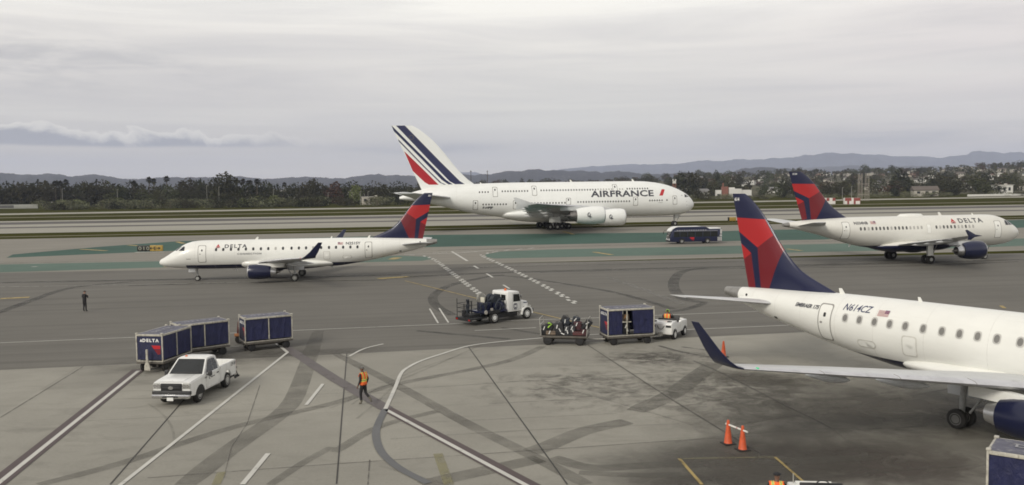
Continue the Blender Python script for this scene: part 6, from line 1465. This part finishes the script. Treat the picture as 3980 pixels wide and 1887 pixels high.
# ---- fuel hydrant truck
def fuel_truck(lab, loc, rz):
    t = thing('fuel_truck', lab, 'fuel truck', (loc[0], loc[1], 0), rz)
    mb = MB(); mb.box((-.3, 0, .72), (6.2, .9, .22)); mb.box((.2, .0, .55), (2.4, 1.5, .4)); mb.build('chassis', CHASSIS, t)
    mb = MB()   # cab
    mb.prism([(.15, .78), (1.55, .78), (1.60, 1.55), (1.42, 2.36), (1.30, 2.46), (.25, 2.48), (.15, 2.4)], -1.05, 1.05, bev=.07)
    mb.build('cab', WPAINT, t, sharp=30)
    mb = MB()   # bonnet and wings
    mb.loft([[(x, -w_, zb), (x, -w_ * .98, zt - .12), (x, -w_ * .8, zt), (x, w_ * .8, zt), (x, w_ * .98, zt - .12), (x, w_, zb)] for x, w_, zb, zt in ((1.56, .85, .95, 1.66), (2.1, .80, .95, 1.60), (2.62, .70, .95, 1.46), (2.72, .62, .98, 1.34))]); mb.build('bonnet', WPAINT, t, sharp=30)
    for sy in (1, -1):
        ar = [(2.22 + .62 * cos(a), .52 + .60 * sin(a)) for a in [pi * (-.04 + 1.08 * k / 14) for k in range(15)]]
        inn = [(2.22 + .52 * cos(a), .52 + .50 * sin(a)) for a in [pi * (-.04 + 1.08 * k / 14) for k in range(15)]]
        mb = MB(); mb.prism(ar + inn[::-1], sy * .62, sy * 1.14, bev=0); mb.prism([(1.55, .8), (1.72, .8), (1.85, 1.1), (2.3, 1.16), (2.3, 1.3), (1.55, 1.3)], sy * .75, sy * 1.0); mb.build('wing', WPAINT, t, sharp=40)
        add_wheel(t, 2.22, sy * .98, .48, .28, 1, WPAINT); add_wheel(t, -1.35, sy * .98, .48, .30, 1, WPAINT); 
        # door window, door seams, emblem
        mb = MB(); mb.add([(x, sy * 1.056, z) for x, z in ((.72, 1.60), (1.50, 1.60), (1.36, 2.22), (.72, 2.24))], [(0, 1, 2, 3)]); mb.build('door_window', VGLASS, t)
        mb = MB(); mb.tube([(x, sy * 1.054, z) for x, z in ((.62, .9), (.62, 2.32), (1.38, 2.32), (1.55, 1.58), (1.50, .95), (.62, .9))], .01, 4); mb.build('door_shut_line', SEAM, t)
        o = plane_xf((.95, sy * 1.058, 1.22), (-sy, 0, 0), (0, 0, 1))
        mb = MB(); P_ = rrect(0, 0, .40, .46, .1); mb.add([o @ Vector((x, y, 0)) for x, y in P_], [tuple(range(len(P_)))]); em = mb.build('door_emblem', DKNAVY, t)
        o2 = plane_xf((.95, sy * 1.064, 1.10), (-sy, 0, 0), (0, 0, 1)); flat_text('M', .34, .02, WTEXT, em, o2, 'emblem_letter')
        mb = MB(); mb.add([plane_xf((.95, sy * 1.058, .90), (-sy, 0, 0), (0, 0, 1)) @ Vector(v) for v in ((-.16, 0, 0), (.16, 0, 0), (.16, .05, 0), (-.16, .05, 0))], [(0, 1, 2, 3)]); mb.build('small_lettering', LOGOGREY, t)
        o = plane_xf((2.3, sy * .74, 1.36), (-sy, 0, -.12 * -sy if False else 0), (0, 0, 1)); mb = MB(); mb.add([o @ Vector(v) for v in ((-.25, 0, 0.05), (.2, 0, 0.05), (.2, .07, 0.05), (-.25, .07, 0.05))], [(0, 1, 2, 3)]); mb.build('bonnet_lettering', BLUEGREY, t)
        mb = MB(); mb.box((1.42, sy * 1.22, 2.02), (.06, .14, .3), bev=.03); mb.tube([(1.45, sy * 1.05, 1.75), (1.42, sy * 1.22, 1.9), (1.42, sy * 1.22, 2.15)], .014, 4); mb.build('door_mirror', CHROME, t)
        mb = MB(); mb.box((2.78, sy * .75, 1.02), (.08, .26, .2), bev=.03); mb.build('headlight', CLEAR, t)
        mb = MB(); mb.prism([(-1.95, .92), (-1.8, 1.08), (-.9, 1.08), (-.72, .92), (-.72, .86), (-1.95, .86)], sy * .8, sy * 1.16); mb.build('mudguard', CHASSIS, t)
    mb = MB(); mb.add([(1.60, -.92, 1.62), (1.60, .92, 1.62), (1.435, .86, 2.28), (1.435, -.86, 2.28)], [(0, 1, 2, 3)]); o = mb.build('windscreen', VGLASS, t)
    for v in o.data.vertices: v.co.x += .03
    mb = MB(); mb.box((.138, 0, 1.98), (.03, 1.5, .46), bev=.01); rw = mb.build('rear_window', VGLASS, t)
    mb = MB(); mb.box((.12, -.15, 1.98), (.03, .06, .46)); mb.build('window_bar', WPAINT, rw)
    mb = MB(); mb.lathe((.75, 0, 2.46), (.75, 0, 2.66), [(0, .10), (.7, .10), (1, .04)], 12); mb.build('beacon', AMBER, t)
    mb = MB(); mb.box((2.86, 0, .72), (.16, 2.2, .26), bev=.03); mb.build('front_bumper', CHASSIS, t)
    # pumping deck, reels, hoses, rails, lift platform
    mb = MB(); mb.box((-1.2, 0, .98), (2.5, 2.1, .14)); mb.box((-.45, 0, 1.3), (.9, 1.7, .6), bev=.05); mb.box((-1.35, .2, 1.35), (.7, 1.2, .6), bev=.04); mb.cyl((-.25, -.7, 1.3), (-.25, .7, 1.3), .38, n=18); mb.build('pump_unit', DKNAVY, t)
    for y0, x0 in ((-.25, -.55), (.35, -.55)):
        mb = MB(); mb.lathe((x0, y0 - .22, 1.78), (x0, y0 + .22, 1.78), [(0, .48), (.06, .48), (.07, .36), (.93, .36), (.94, .48), (1, .48)], 22)
        for k in range(5): mb.tube([(x0 + (.38 + .02 * k) * cos(a), y0 - .16 + .08 * k, 1.78 + (.38 + .02 * k) * sin(a)) for a in [2 * pi * q / 16 for q in range(17)]], .05, 6)
        mb.build('hose_reel', mat('dark_hose_rubber', (.022, .028, .038), .6, var=.3), t)
    mb = MB(); HO = [(-1.1, -.9, 1.1), (-1.0, -.95, 1.7), (-.6, -.95, 2.0), (-.2, -.9, 1.9), (-.1, -.85, 1.4), (-.5, -.95, 1.1)]
    mb.tube(HO, .06, 7); mb.tube([(-1.9, -.6, 1.1), (-1.8, -.8, 1.9), (-1.4, -.7, 2.0), (-1.3, -.6, 1.4)], .055, 7)
    mb.tube([(-.9 + .3 * cos(a), -1.02, 1.35 + .32 * sin(a)) for a in [2 * pi * q / 16 for q in range(17)]], .06, 6)
    mb.build('hose', MATS['dark_hose_rubber'], t)
    mb = MB(); mb.lathe((-1.55, .3, 2.0), (-1.55, .5, 2.0), [(0, .42), (.1, .44), (.5, .30), (.9, .44), (1, .42)], 20); mb.build('small_reel', STEEL, t)
    mb = MB(); mb.box((-1.95, -.3, 1.95), (.05, .5, .42), bev=.01); mb.build('sign_plate', mat('cream_sign_plate', (.6, .58, .48), .5), t)
    mb = MB()
    xs_ = (-2.15, -3.6)
    for x in xs_:
        for y in (-1.0, -.05, .1, 1.0): mb.tube([(x, y, .6), (x, y, 1.75 + (.35 if x < -3 and abs(y) == 1.0 else 0))], .03, 5)
    for y in (-1.0, 1.0):
        for z in (1.0, 1.35, 1.72): mb.tube([(xs_[0], y, z), (xs_[1], y, z)], .022, 5)
    for z in (1.0, 1.35, 1.7): mb.tube([(xs_[1], -1.0, z), (xs_[1], -.05, z)], .022, 5); mb.tube([(xs_[1], .1, z), (xs_[1], 1.0, z)], .022, 5)
    mb.build('guard_rail', CHASSIS, t)
    mb = MB(); mb.box((-2.88, 0, .56), (1.62, 2.1, .1)); mb.box((-3.7, 0, .48), (.08, 2.1, .22)); mb.box((-2.9, .75, .85), (.5, .45, .5), bev=.02); mb.build('lift_platform', CHASSIS, t)
    mb = MB(); mb.tube([(-3.0, .35, .7), (-3.05, .4, 1.5), (-2.95, .5, 1.95), (-2.75, .62, 1.95), (-2.65, .7, 1.5), (-2.7, .7, .75)], .10, 8); mb.tube([(-2.3, -.5, .7), (-2.35, -.55, 1.5), (-2.25, -.7, 1.75), (-2.05, -.8, 1.4), (-2.1, -.85, .8)], .08, 8); mb.build('loading_hose', MATS['dark_hose_rubber'], t)
    for y in (-.8, .85):
        mb = MB(); mb.box((-3.745, y, .48), (.03, .22, .12)); mb.build('tail_light', LAMPRED, t)
    mb = MB(); mb.lathe((-2.2, -1.06, 1.0), (-2.2, -1.09, 1.0), [(0, .18), (1, .16)], 14); mb.box((-1.6, -1.08, 1.2), (.25, .05, .2)); mb.build('gauge', mat('gauge_face', (.4, .38, .34), .5), t)
    return t
fb, ff = G(1919, 1258), G(2046, 1240); af = heading(fb, ff); uf = Vector((cos(af), sin(af), 0)); nf = Vector((-uf.y, uf.x, 0))
sf = (ff - fb).length / 3.57
ft = fuel_truck('white cabbed fuel truck with a dark hose deck standing on the asphalt behind the dolly', fb + (uf * 1.35 + nf * .98) * sf, af)
ft.scale = (sf,) * 3
print('fuel truck scale', sf, 'pickup wheelbase', (fl_ - rl_).length, 'cart', (cr - cl).length, 'dolly', (dr - dl).length, 'cart3', (r3 - l3).length, 'cart1', (w1 - w2).length)

# ---- airport bus
def bus(lab, loc, rz):
    t = thing('shuttle_bus', lab, 'bus', (loc[0], loc[1], 0), rz)
    L, W, H = 10.2, 2.55, 2.75
    mb = MB(); mb.prism([(-L / 2, .38), (L / 2 - .35, .38), (L / 2, .55), (L / 2 - .02, 1.05), (L / 2 - .38, 2.5), (L / 2 - .6, H), (-L / 2, H)], -W / 2, W / 2, bev=.07); mb.build('body', DKNAVY, t, sharp=30)
    mb = MB(); mb.prism([(L / 2 - .05, 2.35), (L / 2 - .42, 2.8), (L / 2 - 1.0, 3.12), (L / 2 - 1.6, 3.24), (-L / 2 + 3.2, 3.24), (-L / 2 + 2.4, 2.78), (L / 2 - .9, 2.74), (L / 2 - .45, 2.5)], -W / 2 + .12, W / 2 - .12, bev=.05); mb.build('roof_fairing', DKNAVY, t, sharp=30)
    mb = MB(); mb.prism([(L / 2 - .05, 2.36), (L / 2 - .40, 2.85), (L / 2 - 1.0, 3.18), (L / 2 - 1.6, 3.29), (-L / 2 + 4.2, 3.29), (-L / 2 + 4.2, 3.245), (L / 2 - 1.6, 3.245), (L / 2 - 1.05, 3.08), (L / 2 - .55, 2.78), (L / 2 - .30, 2.4)], -W / 2 + .09, W / 2 - .09); mb.build('front_cap', WPAINT, t, sharp=30)
    mb = MB(); mb.box((-L / 2 + 1.3, 0, 2.86), (2.3, 2.1, .22), bev=.06); mb.build('air_conditioner', WPAINT, t)
    mb = MB(); mb.add([(L / 2 + .005 - .36 * k_, y, z) for y, z, k_ in ((-1.1, 1.12, .05), (1.1, 1.12, .05), (1.05, 2.3, .9), (-1.05, 2.3, .9))], [(0, 1, 2, 3)]); o = mb.build('windscreen', VGLASS, t)
    for v in o.data.vertices: v.co.x += .05
    for sy in (1, -1):
        y = sy * (W / 2 + .012)
        for i, (x0, x1) in enumerate(((4.35, 3.2), (3.1, 1.7), (1.6, .2), (.1, -1.3), (-1.4, -2.8), (-2.9, -4.25))):
            mb = MB(); mb.prism([(x0, 1.32), (x1, 1.32), (x1, 2.34), (x0 - (.12 if i == 0 else 0), 2.34)], sy * (W / 2 - .02), y, bev=0); mb.build('side_window', VGLASS, t)
        mb = MB(); mb.prism([(4.3, 2.40), (-4.3, 2.40), (-4.3, 2.46), (4.2, 2.46)], sy * (W / 2 - .02), y); mb.build('light_band', mat('pale_grey_band', (.34, .34, .36), .5), t)
        o = plane_xf((.9, y + sy * .004, 2.53), (-sy, 0, 0), (0, 0, 1)); mb = MB()
        for k in range(13): mb.add([o @ Vector(v) for v in ((-2.9 + k * .46, 0, 0), (-2.62 + k * .46, 0, 0), (-2.55 + k * .46, .13, 0), (-2.86 + k * .46, .13, 0))], [(0, 1, 2, 3)])
        mb.build('roof_lettering', mat('pale_grey_band', (.34, .34, .36), .5), t)
        o = plane_xf((.8, y + sy * .006, .62), (-sy, 0, 0), (0, 0, 1)); mb = MB(); mb.add([o @ Vector(v) for v in ((-.45, .62, 0), (.45, .62, 0), (.45, .3, 0), (-.2, .3, 0))], [(0, 1, 2, 3)]); mb.build('red_emblem', RED, t)
        mb = MB(); mb.add([o @ Vector(v) for v in ((-.2, .28, 0), (.45, .28, 0), (.45, 0, 0), (.1, 0, 0))], [(0, 1, 2, 3)]); mb.build('dark_red_emblem', DKRED, t)
        for x in (2.75, -2.3):
            mb = MB(); P_ = [(x + .62 * cos(a), .48 + .60 * sin(a)) for a in [pi * k / 12 for k in range(13)]]; mb.prism(P_, sy * (W / 2 - .2), sy * (W / 2 + .006)); mb.build('wheel_arch', BLACK, t)
            add_wheel(t, x, sy * (W / 2 - .13), .48, .28, 1, GEARGREY)
        mb = MB()
        for k in range(4): mb.box((-L / 2 + .12 + k * .22, y, .85), (.14, .03, .75))
        mb.box((-L / 2 + .18, y, 2.25), (.34, .03, .85)); mb.box((-L / 2 + .22, y, 1.5), (.42, .03, .35)); mb.build('rear_panel', mat('pale_vent_panel', (.5, .5, .48), .5), t)
        mb = MB()
        mb.tube([(L / 2 - .18, sy * 1.1, 2.5), (L / 2 + .35, sy * 1.25, 2.5), (L / 2 + .5, sy * 1.3, 2.1)], .03, 5); mb.box((L / 2 + .5, sy * 1.3, 2.0), (.1, .2, .4), bev=.03); mb.build('mirror_arm', BLACK, t)
        mb = MB(); mb.lathe((L / 2 - .08, sy * .95, .82), (L / 2 + .04, sy * .95, .82), [(0, .16), (1, .14)], 14); mb.lathe((L / 2 - .08, sy * .62, .80), (L / 2 + .05, sy * .62, .80), [(0, .12), (1, .1)], 14); mb.build('headlight', CLEAR, t)
    mb = MB(); mb.tube([(L / 2 + .03, -1.1, .72), (L / 2 + .03, -.75, 1.0), (L / 2 + .03, -.4, .8), (L / 2 + .03, .4, .8), (L / 2 + .03, .75, 1.0), (L / 2 + .03, 1.1, .72)], .06, 6); mb.build('front_trim', WPAINT, t)
    mb = MB(); mb.box((L / 2 - .02, 0, .5), (.2, 2.5, .25), bev=.06); mb.build('front_bumper', CHASSIS, t)
    return t
bl, br_ = G(2655, 949), G(2742, 947.5)
bus('dark navy airport bus with a white front cap driving under the big airliner nose', (bl + br_) / 2 + Vector((.2, 1.3, 0)), pi + rad(6)).scale = (.9, .92, .9)

# ---- cones with a bar
CONEO = mat('orange_cone_plastic', (0.62, 0.10, 0.03), 0.5, var=0.15, scale=5, dirt=((0.12, 0.05, 0.03), 0.5))
CONEB = mat('black_cone_base', (0.018, 0.018, 0.017), 0.7, var=.3)
def cone(lab, p, h=.94, rz=.3):
    t = thing('traffic_cone', lab, 'traffic cone', (p.x, p.y, 0.008), rz, 'orange cones round the parked jet')
    mb = MB(); mb.box((0, 0, .025), (.46, .46, .05), bev=.015); mb.build('base', CONEB, t)
    mb = MB(); mb.lathe((0, 0, .05), (0, 0, h), [(0, .165), (.02, .155), (.5, .10), (.92, .055), (.97, .05), (1, .03)], 20); mb.build('cone_body', CONEO, t)
    return t
kp1, kp2, kp3 = G(2830, 1727), G(2886, 1751), G(2812, 1389)
cone('left orange cone of the pair joined by a white bar', kp1); cone('right orange cone of the pair joined by a white bar', kp2); cone('lone orange cone beside the parked jet winglet', kp3, .94)
bar = thing('barrier_bar', 'white plastic bar resting on the two orange cones', 'barrier bar', (0, 0, 0))
mb = MB(); a, b = Vector((kp1.x, kp1.y, .77)), Vector((kp2.x, kp2.y, .77)); d = (b - a).normalized(); mb.cyl(a - d * .14, b + d * .28, .035, n=10); mb.build('tube', mat('white_bar_plastic', (.72, .70, .65), .45), bar)
mb = MB(); mb.cyl(a.lerp(b, .62), a.lerp(b, .66), .037, n=10); mb.build('red_band', RED, bar)
# ---- signs
SIGNY = mat('yellow_sign_face', (0.36, 0.24, 0.05), 0.5, var=.15); SIGNB = mat('black_sign_face', (0.012, 0.013, 0.011), 0.5); SIGNT = mat('pale_sign_digits', (.32, .33, .26), .5)
p0, p1 = G(534, 982), G(634, 981); sg = thing('taxiway_sign', 'black and yellow guidance sign on the green painted island left of the taxiing jet', 'taxiway sign', (p0.x, p0.y, 0), heading(p0, p1))
Ls = (p1 - p0).length; h1, h0 = 1.15, .18
mb = MB(); mb.box((Ls * .255, 0, (h1 + h0) / 2), (Ls * .49, .28, h1 - h0), bev=.03); b1 = mb.build('black_panel', SIGNB, sg)
mb = MB(); mb.box((Ls * .75, 0, (h1 + h0) / 2 + .02), (Ls * .49, .28, h1 - h0), bev=.03); b2 = mb.build('yellow_panel', SIGNY, sg)
flat_text('010', .86, .0, SIGNT, b1, plane_xf((Ls * .27, -.15, .38), (1, 0, 0), (0, 0, 1)), 'panel_lettering', 1.3, 1.2)
flat_text('E', .74, .015, SIGNB, b2, plane_xf((Ls * .70, -.15, .42), (1, 0, 0), (0, 0, 1)), 'panel_lettering', 1.2)
for dx, s_ in ((.58, -1), (.83, 1)):
    mb = MB(); o = plane_xf((Ls * dx, -.15, .68), (s_, 0, 0), (0, 0, 1)); mb.add([o @ Vector(v) for v in ((-.35, -.05, 0), (.05, -.05, 0), (.05, .05, 0), (-.35, .05, 0), (.05, -.24, 0), (.42, 0, 0), (.05, .24, 0))], [(0, 1, 2, 3), (4, 5, 6)]); mb.build('arrow', SIGNB, b2)
mb = MB()
for k in range(6): mb.cyl((Ls * (.08 + .168 * k), 0, 0), (Ls * (.08 + .168 * k), 0, .2), .04, n=6)
mb.build('leg', STEEL, sg)
mb = MB(); mb.box((Ls * .5, 0, .03), (Ls * 1.12, 1.1, .06), bev=.02); mb.build('concrete_base', mat('pale_plinth_concrete', (.36, .36, .33), .8), sg)
pS = G(2846, 862); s2 = thing('taxiway_sign', 'small yellow guidance sign half hidden by the nearest tail fin', 'taxiway sign', (pS.x, pS.y, 0), .15)
mb = MB(); mb.box((.1, 0, .68), (1.9, .3, 1.0), bev=.03); mb.build('yellow_panel', SIGNY, s2); mb = MB(); mb.box((-1.05, 0, .68), (.38, .3, 1.0), bev=.02); mb.build('black_panel', SIGNB, s2); mb = MB(); [mb.cyl((x, 0, 0), (x, 0, .2), .05, n=6) for x in (-1, 0, .9)]; mb.build('leg', STEEL, s2)
# ---- bottom right: curtained cart by the jet, tractor at the frame's edge
q0 = G(3838, 1752, 2.12); n5 = G(3874, 1697, 2.12) - q0; n5.normalize(); u5 = Vector((n5.y, -n5.x, 0)); a5 = math.atan2(u5.y, u5.x)
bag_cart('navy baggage cart cut off by the bottom right corner beside the jet engine', q0 + u5 * 1.5 + n5 * .8, a5 + pi, rooftext=True)
hp_ = G(3157, 1868, 1.08); a6 = rad(84)
u6 = Vector((cos(a6), sin(a6), 0))
tractor('white baggage tractor mostly below the bottom edge, only the far end of its hood showing', hp_ - u6 * 1.45, a6)
TR2 = hp_ - u6 * 1.45
# ------------------------------------------------------------------ people
SKIN_D = mat('brown_skin', (0.16, 0.085, 0.055), 0.55, var=.1); SKIN_L = mat('tan_skin', (0.36, 0.21, 0.15), 0.55, var=.1)
CLOTH = mat('black_work_cloth', (0.013, 0.013, 0.015), 0.8, var=.4, scale=12, bump=.4, bscale=25)
CLOTH2 = mat('charcoal_trousers', (0.016, 0.015, 0.016), 0.85, var=.4, scale=12, bump=.4, bscale=25)
BOOT = mat('tan_grey_boots', (0.12, 0.11, 0.085), 0.75, var=.25, scale=10); CAPM = mat('grey_cap', (0.11, 0.105, 0.095), 0.8, var=.25, scale=12)
def vestmat(name, base, band, mid):
    m, nt, b, co = newmat(name); sp = nd(nt, 'ShaderNodeSeparateXYZ'); nt.links.new(co, sp.inputs[0]); X_, Y_, Z_ = sp.outputs
    def inr(v, a, c): return mathn(nt, 'MULTIPLY', mathn(nt, 'GREATER_THAN', v, a), mathn(nt, 'LESS_THAN', v, c))
    ay = mathn(nt, 'ABSOLUTE', Y_); n = noise(nt, co, 14, 4)
    c = ramp(nt, n, [(.3, tuple(q * .8 for q in base)), (.7, base)])
    ver = mathn(nt, 'MULTIPLY', inr(ay, .075, .15), mathn(nt, 'GREATER_THAN', Z_, 1.16)); hor = inr(Z_, 1.09, 1.20)
    c = mixc(nt, mathn(nt, 'MAXIMUM', ver, hor), c, band)
    vm = mathn(nt, 'MULTIPLY', inr(ay, .097, .128), mathn(nt, 'GREATER_THAN', Z_, 1.16)); hm = inr(Z_, 1.125, 1.165)
    c = mixc(nt, mathn(nt, 'MAXIMUM', vm, hm), c, mid)
    nt.links.new(c, b.inputs['Base Color']); b.inputs['Roughness'].default_value = .6; return m
VEST = vestmat('orange_safety_vest', (0.95, 0.16, 0.03), (0.78, 0.74, 0.12), (0.25, 0.30, 0.12))
def person(lab, loc, rz, pose, upper, lower, skin, feet, capm=None, vest=None, scale=1.0, group=None, cap_brim=True, muffs=False):
    V, E_, R_ = [], [], []
    def add(p, r, par=None):
        V.append(Vector(p)); R_.append(r if isinstance(r, tuple) else (r, r))
        if par is not None: E_.append((par, len(V) - 1))
        return len(V) - 1
    base = Vector(pose.get('pelvis', (0, 0, .95))); lean = pose.get('lean', 0.0)
    def T(x, y, z): # torso points lean about the pelvis
        dz = z - .95; return base + Vector((x + sin(lean) * dz, y, cos(lean) * dz))
    pel = add(T(0, 0, .95), (.15, .115)); wst = add(T(0, 0, 1.10), (.145, .11), pel); ch = add(T(0, 0, 1.32), (.175, .125), wst); nb = add(T(0, 0, 1.46), (.10, .085), ch)
    hy = pose.get('head', 0.0); hd = lambda x, y, z: T(x * cos(hy) - y * sin(hy) + .015, x * sin(hy) + y * cos(hy), z)
    nk = add(T(.01, 0, 1.53), .058, nb); jw = add(hd(.022, 0, 1.595), (.066, .072), nk); hm_ = add(hd(.012, 0, 1.68), (.082, .098), jw); ht = add(hd(.0, 0, 1.755), (.062, .072), hm_)
    nose = add(hd(.108, 0, 1.655), .012, hm_)
    for sy in (1, -1): add(hd(.0, sy * .092, 1.665), .014, hm_)
    tips = []
    for sy, key in ((1, 'armL'), (-1, 'armR')):
        el, wr = pose[key]
        sh = add(T(0, sy * .185, 1.42), .078, ch); e = add(base + Vector(el), .052, sh); w_ = add(base + Vector(wr), .034, e)
        d = (Vector(wr) - Vector(el)).normalized(); sd_ = Vector((0, 0, 1)).cross(d); sd_ = sd_.normalized() if sd_.length > .1 else Vector((1, 0, 0))
        pm = add(V[w_] + d * .07, (.036, .028), w_); cu = sd_.cross(d)
        for k, (o, l_) in enumerate(((-.03, .072), (-.010, .082), (.010, .077), (.030, .06))):
            a_ = add(V[pm] + d * .035 + sd_ * o, .0095, pm); b_ = add(V[a_] + d * l_ * .5 + cu * .012, .0088, a_); add(V[b_] + d * l_ * .38 + cu * .026, .0075, b_)
        th = add(V[w_] + d * .045 + sd_ * -.044, .011, pm); add(V[th] + d * .045 + sd_ * -.016 + cu * .012, .009, th)
        tips.append((w_, pm))
    for sy, key in ((1, 'legL'), (-1, 'legR')):
        kn, an, toe = pose[key]
        hp = add(base + Vector((0, sy * .09, -.05)), .105, pel); k = add(kn, .072, hp); a_ = add(an, .052, k); t_ = add(toe, (.045, .036), a_)
    me = bpy.data.meshes.new('body'); me.from_pydata([tuple(v) for v in V], E_, []); o = bpy.data.objects.new('b', me); col.objects.link(o)
    sk = o.modifiers.new('s', 'SKIN'); sk.use_smooth_shade = True
    lay_ = me.skin_vertices[0].data
    for i, r in enumerate(R_): lay_[i].radius = r
    lay_[0].use_root = True
    ss = o.modifiers.new('u', 'SUBSURF'); ss.levels = 2; ss.render_levels = 2
    dg = bpy.context.evaluated_depsgraph_get(); dg.update(); bm_me = bpy.data.meshes.new_from_object(o.evaluated_get(dg)); bpy.data.objects.remove(o)
    t = thing('person', lab, 'person', loc, rz, group, scale)
    bm_me.name = 'body'; bm_me.materials.clear()
    for m_ in (upper, lower, skin, feet): bm_me.materials.append(m_)
    neck = V[nk]; an = [V[i] for i in range(len(V))]
    hands = [(V[a], V[b]) for a, b in tips]; feet_p = [Vector(pose[k][1]) for k in ('legL', 'legR')]; toes = [Vector(pose[k][2]) for k in ('legL', 'legR')]
    for f in bm_me.polygons:
        c = f.center; f.use_smooth = True
        if (c - neck).dot((V[ht] - V[nb]).normalized()) > -.02 and (c - V[hm_]).length < .3: mi = 2
        elif any(-.0 < (c - h[0]).dot((h[1] - h[0]).normalized()) < .24 and ((c - h[0]) - (h[1] - h[0]).normalized() * (c - h[0]).dot((h[1] - h[0]).normalized())).length < .062 for h in hands): mi = 2
        elif any((c - p).length < .13 or (c - q).length < .13 for p, q in zip(feet_p, toes)): mi = 3
        elif (c - base).z < .03 and abs(c.y) < .2: mi = 1
        else: mi = 0
        f.material_index = mi
    bo = bpy.data.objects.new('body', bm_me); col.objects.link(bo); bo.parent = t
    def shell(name, test, off, m_):
        bm = bmesh.new(); bm.from_mesh(bm_me); bm.normal_update()
        bmesh.ops.delete(bm, geom=[f for f in bm.faces if not test(f.calc_center_median())], context='FACES')
        for v in bm.verts: v.co += v.normal * off
        bmesh.ops.solidify(bm, geom=bm.faces[:], thickness=-.006)
        m2 = bpy.data.meshes.new(name); 
        for f in bm.faces: f.smooth = True; f.material_index = 0
        bm.to_mesh(m2); bm.free(); m2.materials.append(m_); oo = bpy.data.objects.new(name, m2); col.objects.link(oo); oo.parent = t; return oo
    up = (T(0, 0, 1.4) - T(0, 0, 1.0)).normalized()
    if vest:
        arm = [(V[s_], V[s_ + 1]) for s_ in range(0)]
        vo = shell('vest', lambda c: -.03 < (c - base).dot(up) < .55 and abs(c.y) < .205 and abs((c - base).dot(Vector((up.z, 0, -up.x)))) < .2 and (c - V[nk]).length > .075, .02, vest)
        inv = Matrix.Translation(base - Vector((0, 0, .95)))   # keep band heights with the torso
        if base.z != .95:
            for v in vo.data.vertices: v.co -= base - Vector((0, 0, .95))
            vo.location = base - Vector((0, 0, .95))
    hup = (V[ht] - V[jw]).normalized()
    if capm:
        co_ = shell('cap', lambda c: (c - V[hm_]).dot(hup) > .008 and (c - V[hm_]).length < .2, .010, capm)
        if cap_brim:
            f_ = (V[nose] - V[hm_]); f_.z = 0; f_.normalize(); s_ = Vector((-f_.y, f_.x, 0)); p = V[hm_] + hup * .022 + f_ * .07
            mb = MB(); ring = [p + s_ * .075 * cos(a) + f_ * .10 * sin(a) + Vector((0, 0, .012 * sin(a) * 0)) for a in [pi * k / 10 for k in range(11)]]
            mb.loft([[q + Vector((0, 0, .006)) for q in ring], [q - Vector((0, 0, .006)) for q in ring]]); mb.build('cap_brim', capm, co_)
    else:
        shell('hair', lambda c: (c - V[hm_]).dot(hup) > -.01 and (c - V[hm_]).length < .2 and ((c - V[hm_]).dot((V[nose] - V[hm_]).normalized()) < .055 or (c - V[hm_]).dot(hup) > .05), .008, BLACK)
    fw = (V[nose] - V[hm_]); fw.z = 0; fw.normalize(); sw = Vector((-fw.y, fw.x, 0))
    for s_ in (1, -1):
        mb = MB(); c = V[hm_] + fw * .083 + sw * s_ * .033 + hup * .0; mb.lathe(c - fw * .008, c + fw * .008, [(0, .004), (.5, .012), (1, .004)], 8); mb.build('eye', BLACK, t)
    mb = MB(); c = V[jw] + fw * .072 + hup * .0; mb.box(c, (.012, .045, .01), rot=Matrix((fw, sw, hup)).transposed(), bev=.003); mb.build('mouth', mat('lips', (.2, .07, .06), .5), t)
    if muffs:
        mb = MB()
        for s_ in (1, -1): mb.lathe(V[hm_] + sw * s_ * .085, V[hm_] + sw * s_ * .125, [(0, .045), (.6, .045), (1, .025)], 12)
        mb.tube([V[hm_] + sw * .105 * cos(a) + hup * .125 * sin(a) for a in [pi * k / 10 for k in range(11)]], .014, 5); mb.build('ear_defenders', LIME, t)
    return t
walk = dict(lean=.04, head=.15, armL=((-.02, .25, .22), (.10, .26, -.02)), armR=((-.08, -.26, .22), (.02, -.27, -.02)),
            legL=((.10, .09, .52), (.06, .09, .09), (.20, .10, .035)), legR=((-.06, -.09, .52), (-.34, -.09, .27), (-.36, -.09, .12)))
pA = G(1404, 1573)
person('person walking away in an orange vest and grey cap across the concrete', (pA.x + .12, pA.y, 0.008), rad(152), walk, CLOTH, CLOTH2, SKIN_D, BOOT, CAPM, VEST, 1.0)
stand = dict(lean=.02, head=-.5, armL=((.06, .34, .22), (.26, .12, .36)), armR=((.08, -.34, .24), (.27, -.08, .40)),
             legL=((.03, .12, .50), (.0, .14, .09), (.14, .17, .035)), legR=((.03, -.12, .50), (.02, -.13, .09), (.16, -.16, .035)))
pB = G(330, 1212)
person('person in all dark clothes standing alone on the asphalt at the left', (pB.x, pB.y, 0.012), rad(65), stand, CLOTH, CLOTH2, SKIN_L, CLOTH, CLOTH, None, 1.0, cap_brim=True)
def seated(z0): return dict(pelvis=(-.32, 0, z0), lean=.06, head=0, armL=((.14, .27, .28), (.44, .14, .34)), armR=((.14, -.27, .28), (.44, -.12, .34)),
             legL=((.10, .14, z0 + .03), (.14, .13, z0 - .24), (.2, .13, z0 - .26)), legR=((.10, -.14, z0 + .03), (.14, -.13, z0 - .24), (.2, -.13, z0 - .26)))
person('person in an orange vest with lime ear defenders driving the white baggage tractor', (tpos.x, tpos.y, .06), at_, seated(.94), CLOTH, CLOTH2, SKIN_D, CLOTH, CLOTH, VEST, 1.0, cap_brim=False, muffs=True)
pD = G(3019, 1838, 1.77)
person('person in a black cap and orange vest at the bottom edge of the photo', (pD.x, pD.y, 0.008), rad(80), dict(stand, head=-.9), CLOTH, CLOTH2, SKIN_D, CLOTH, CLOTH, VEST, 1.0)
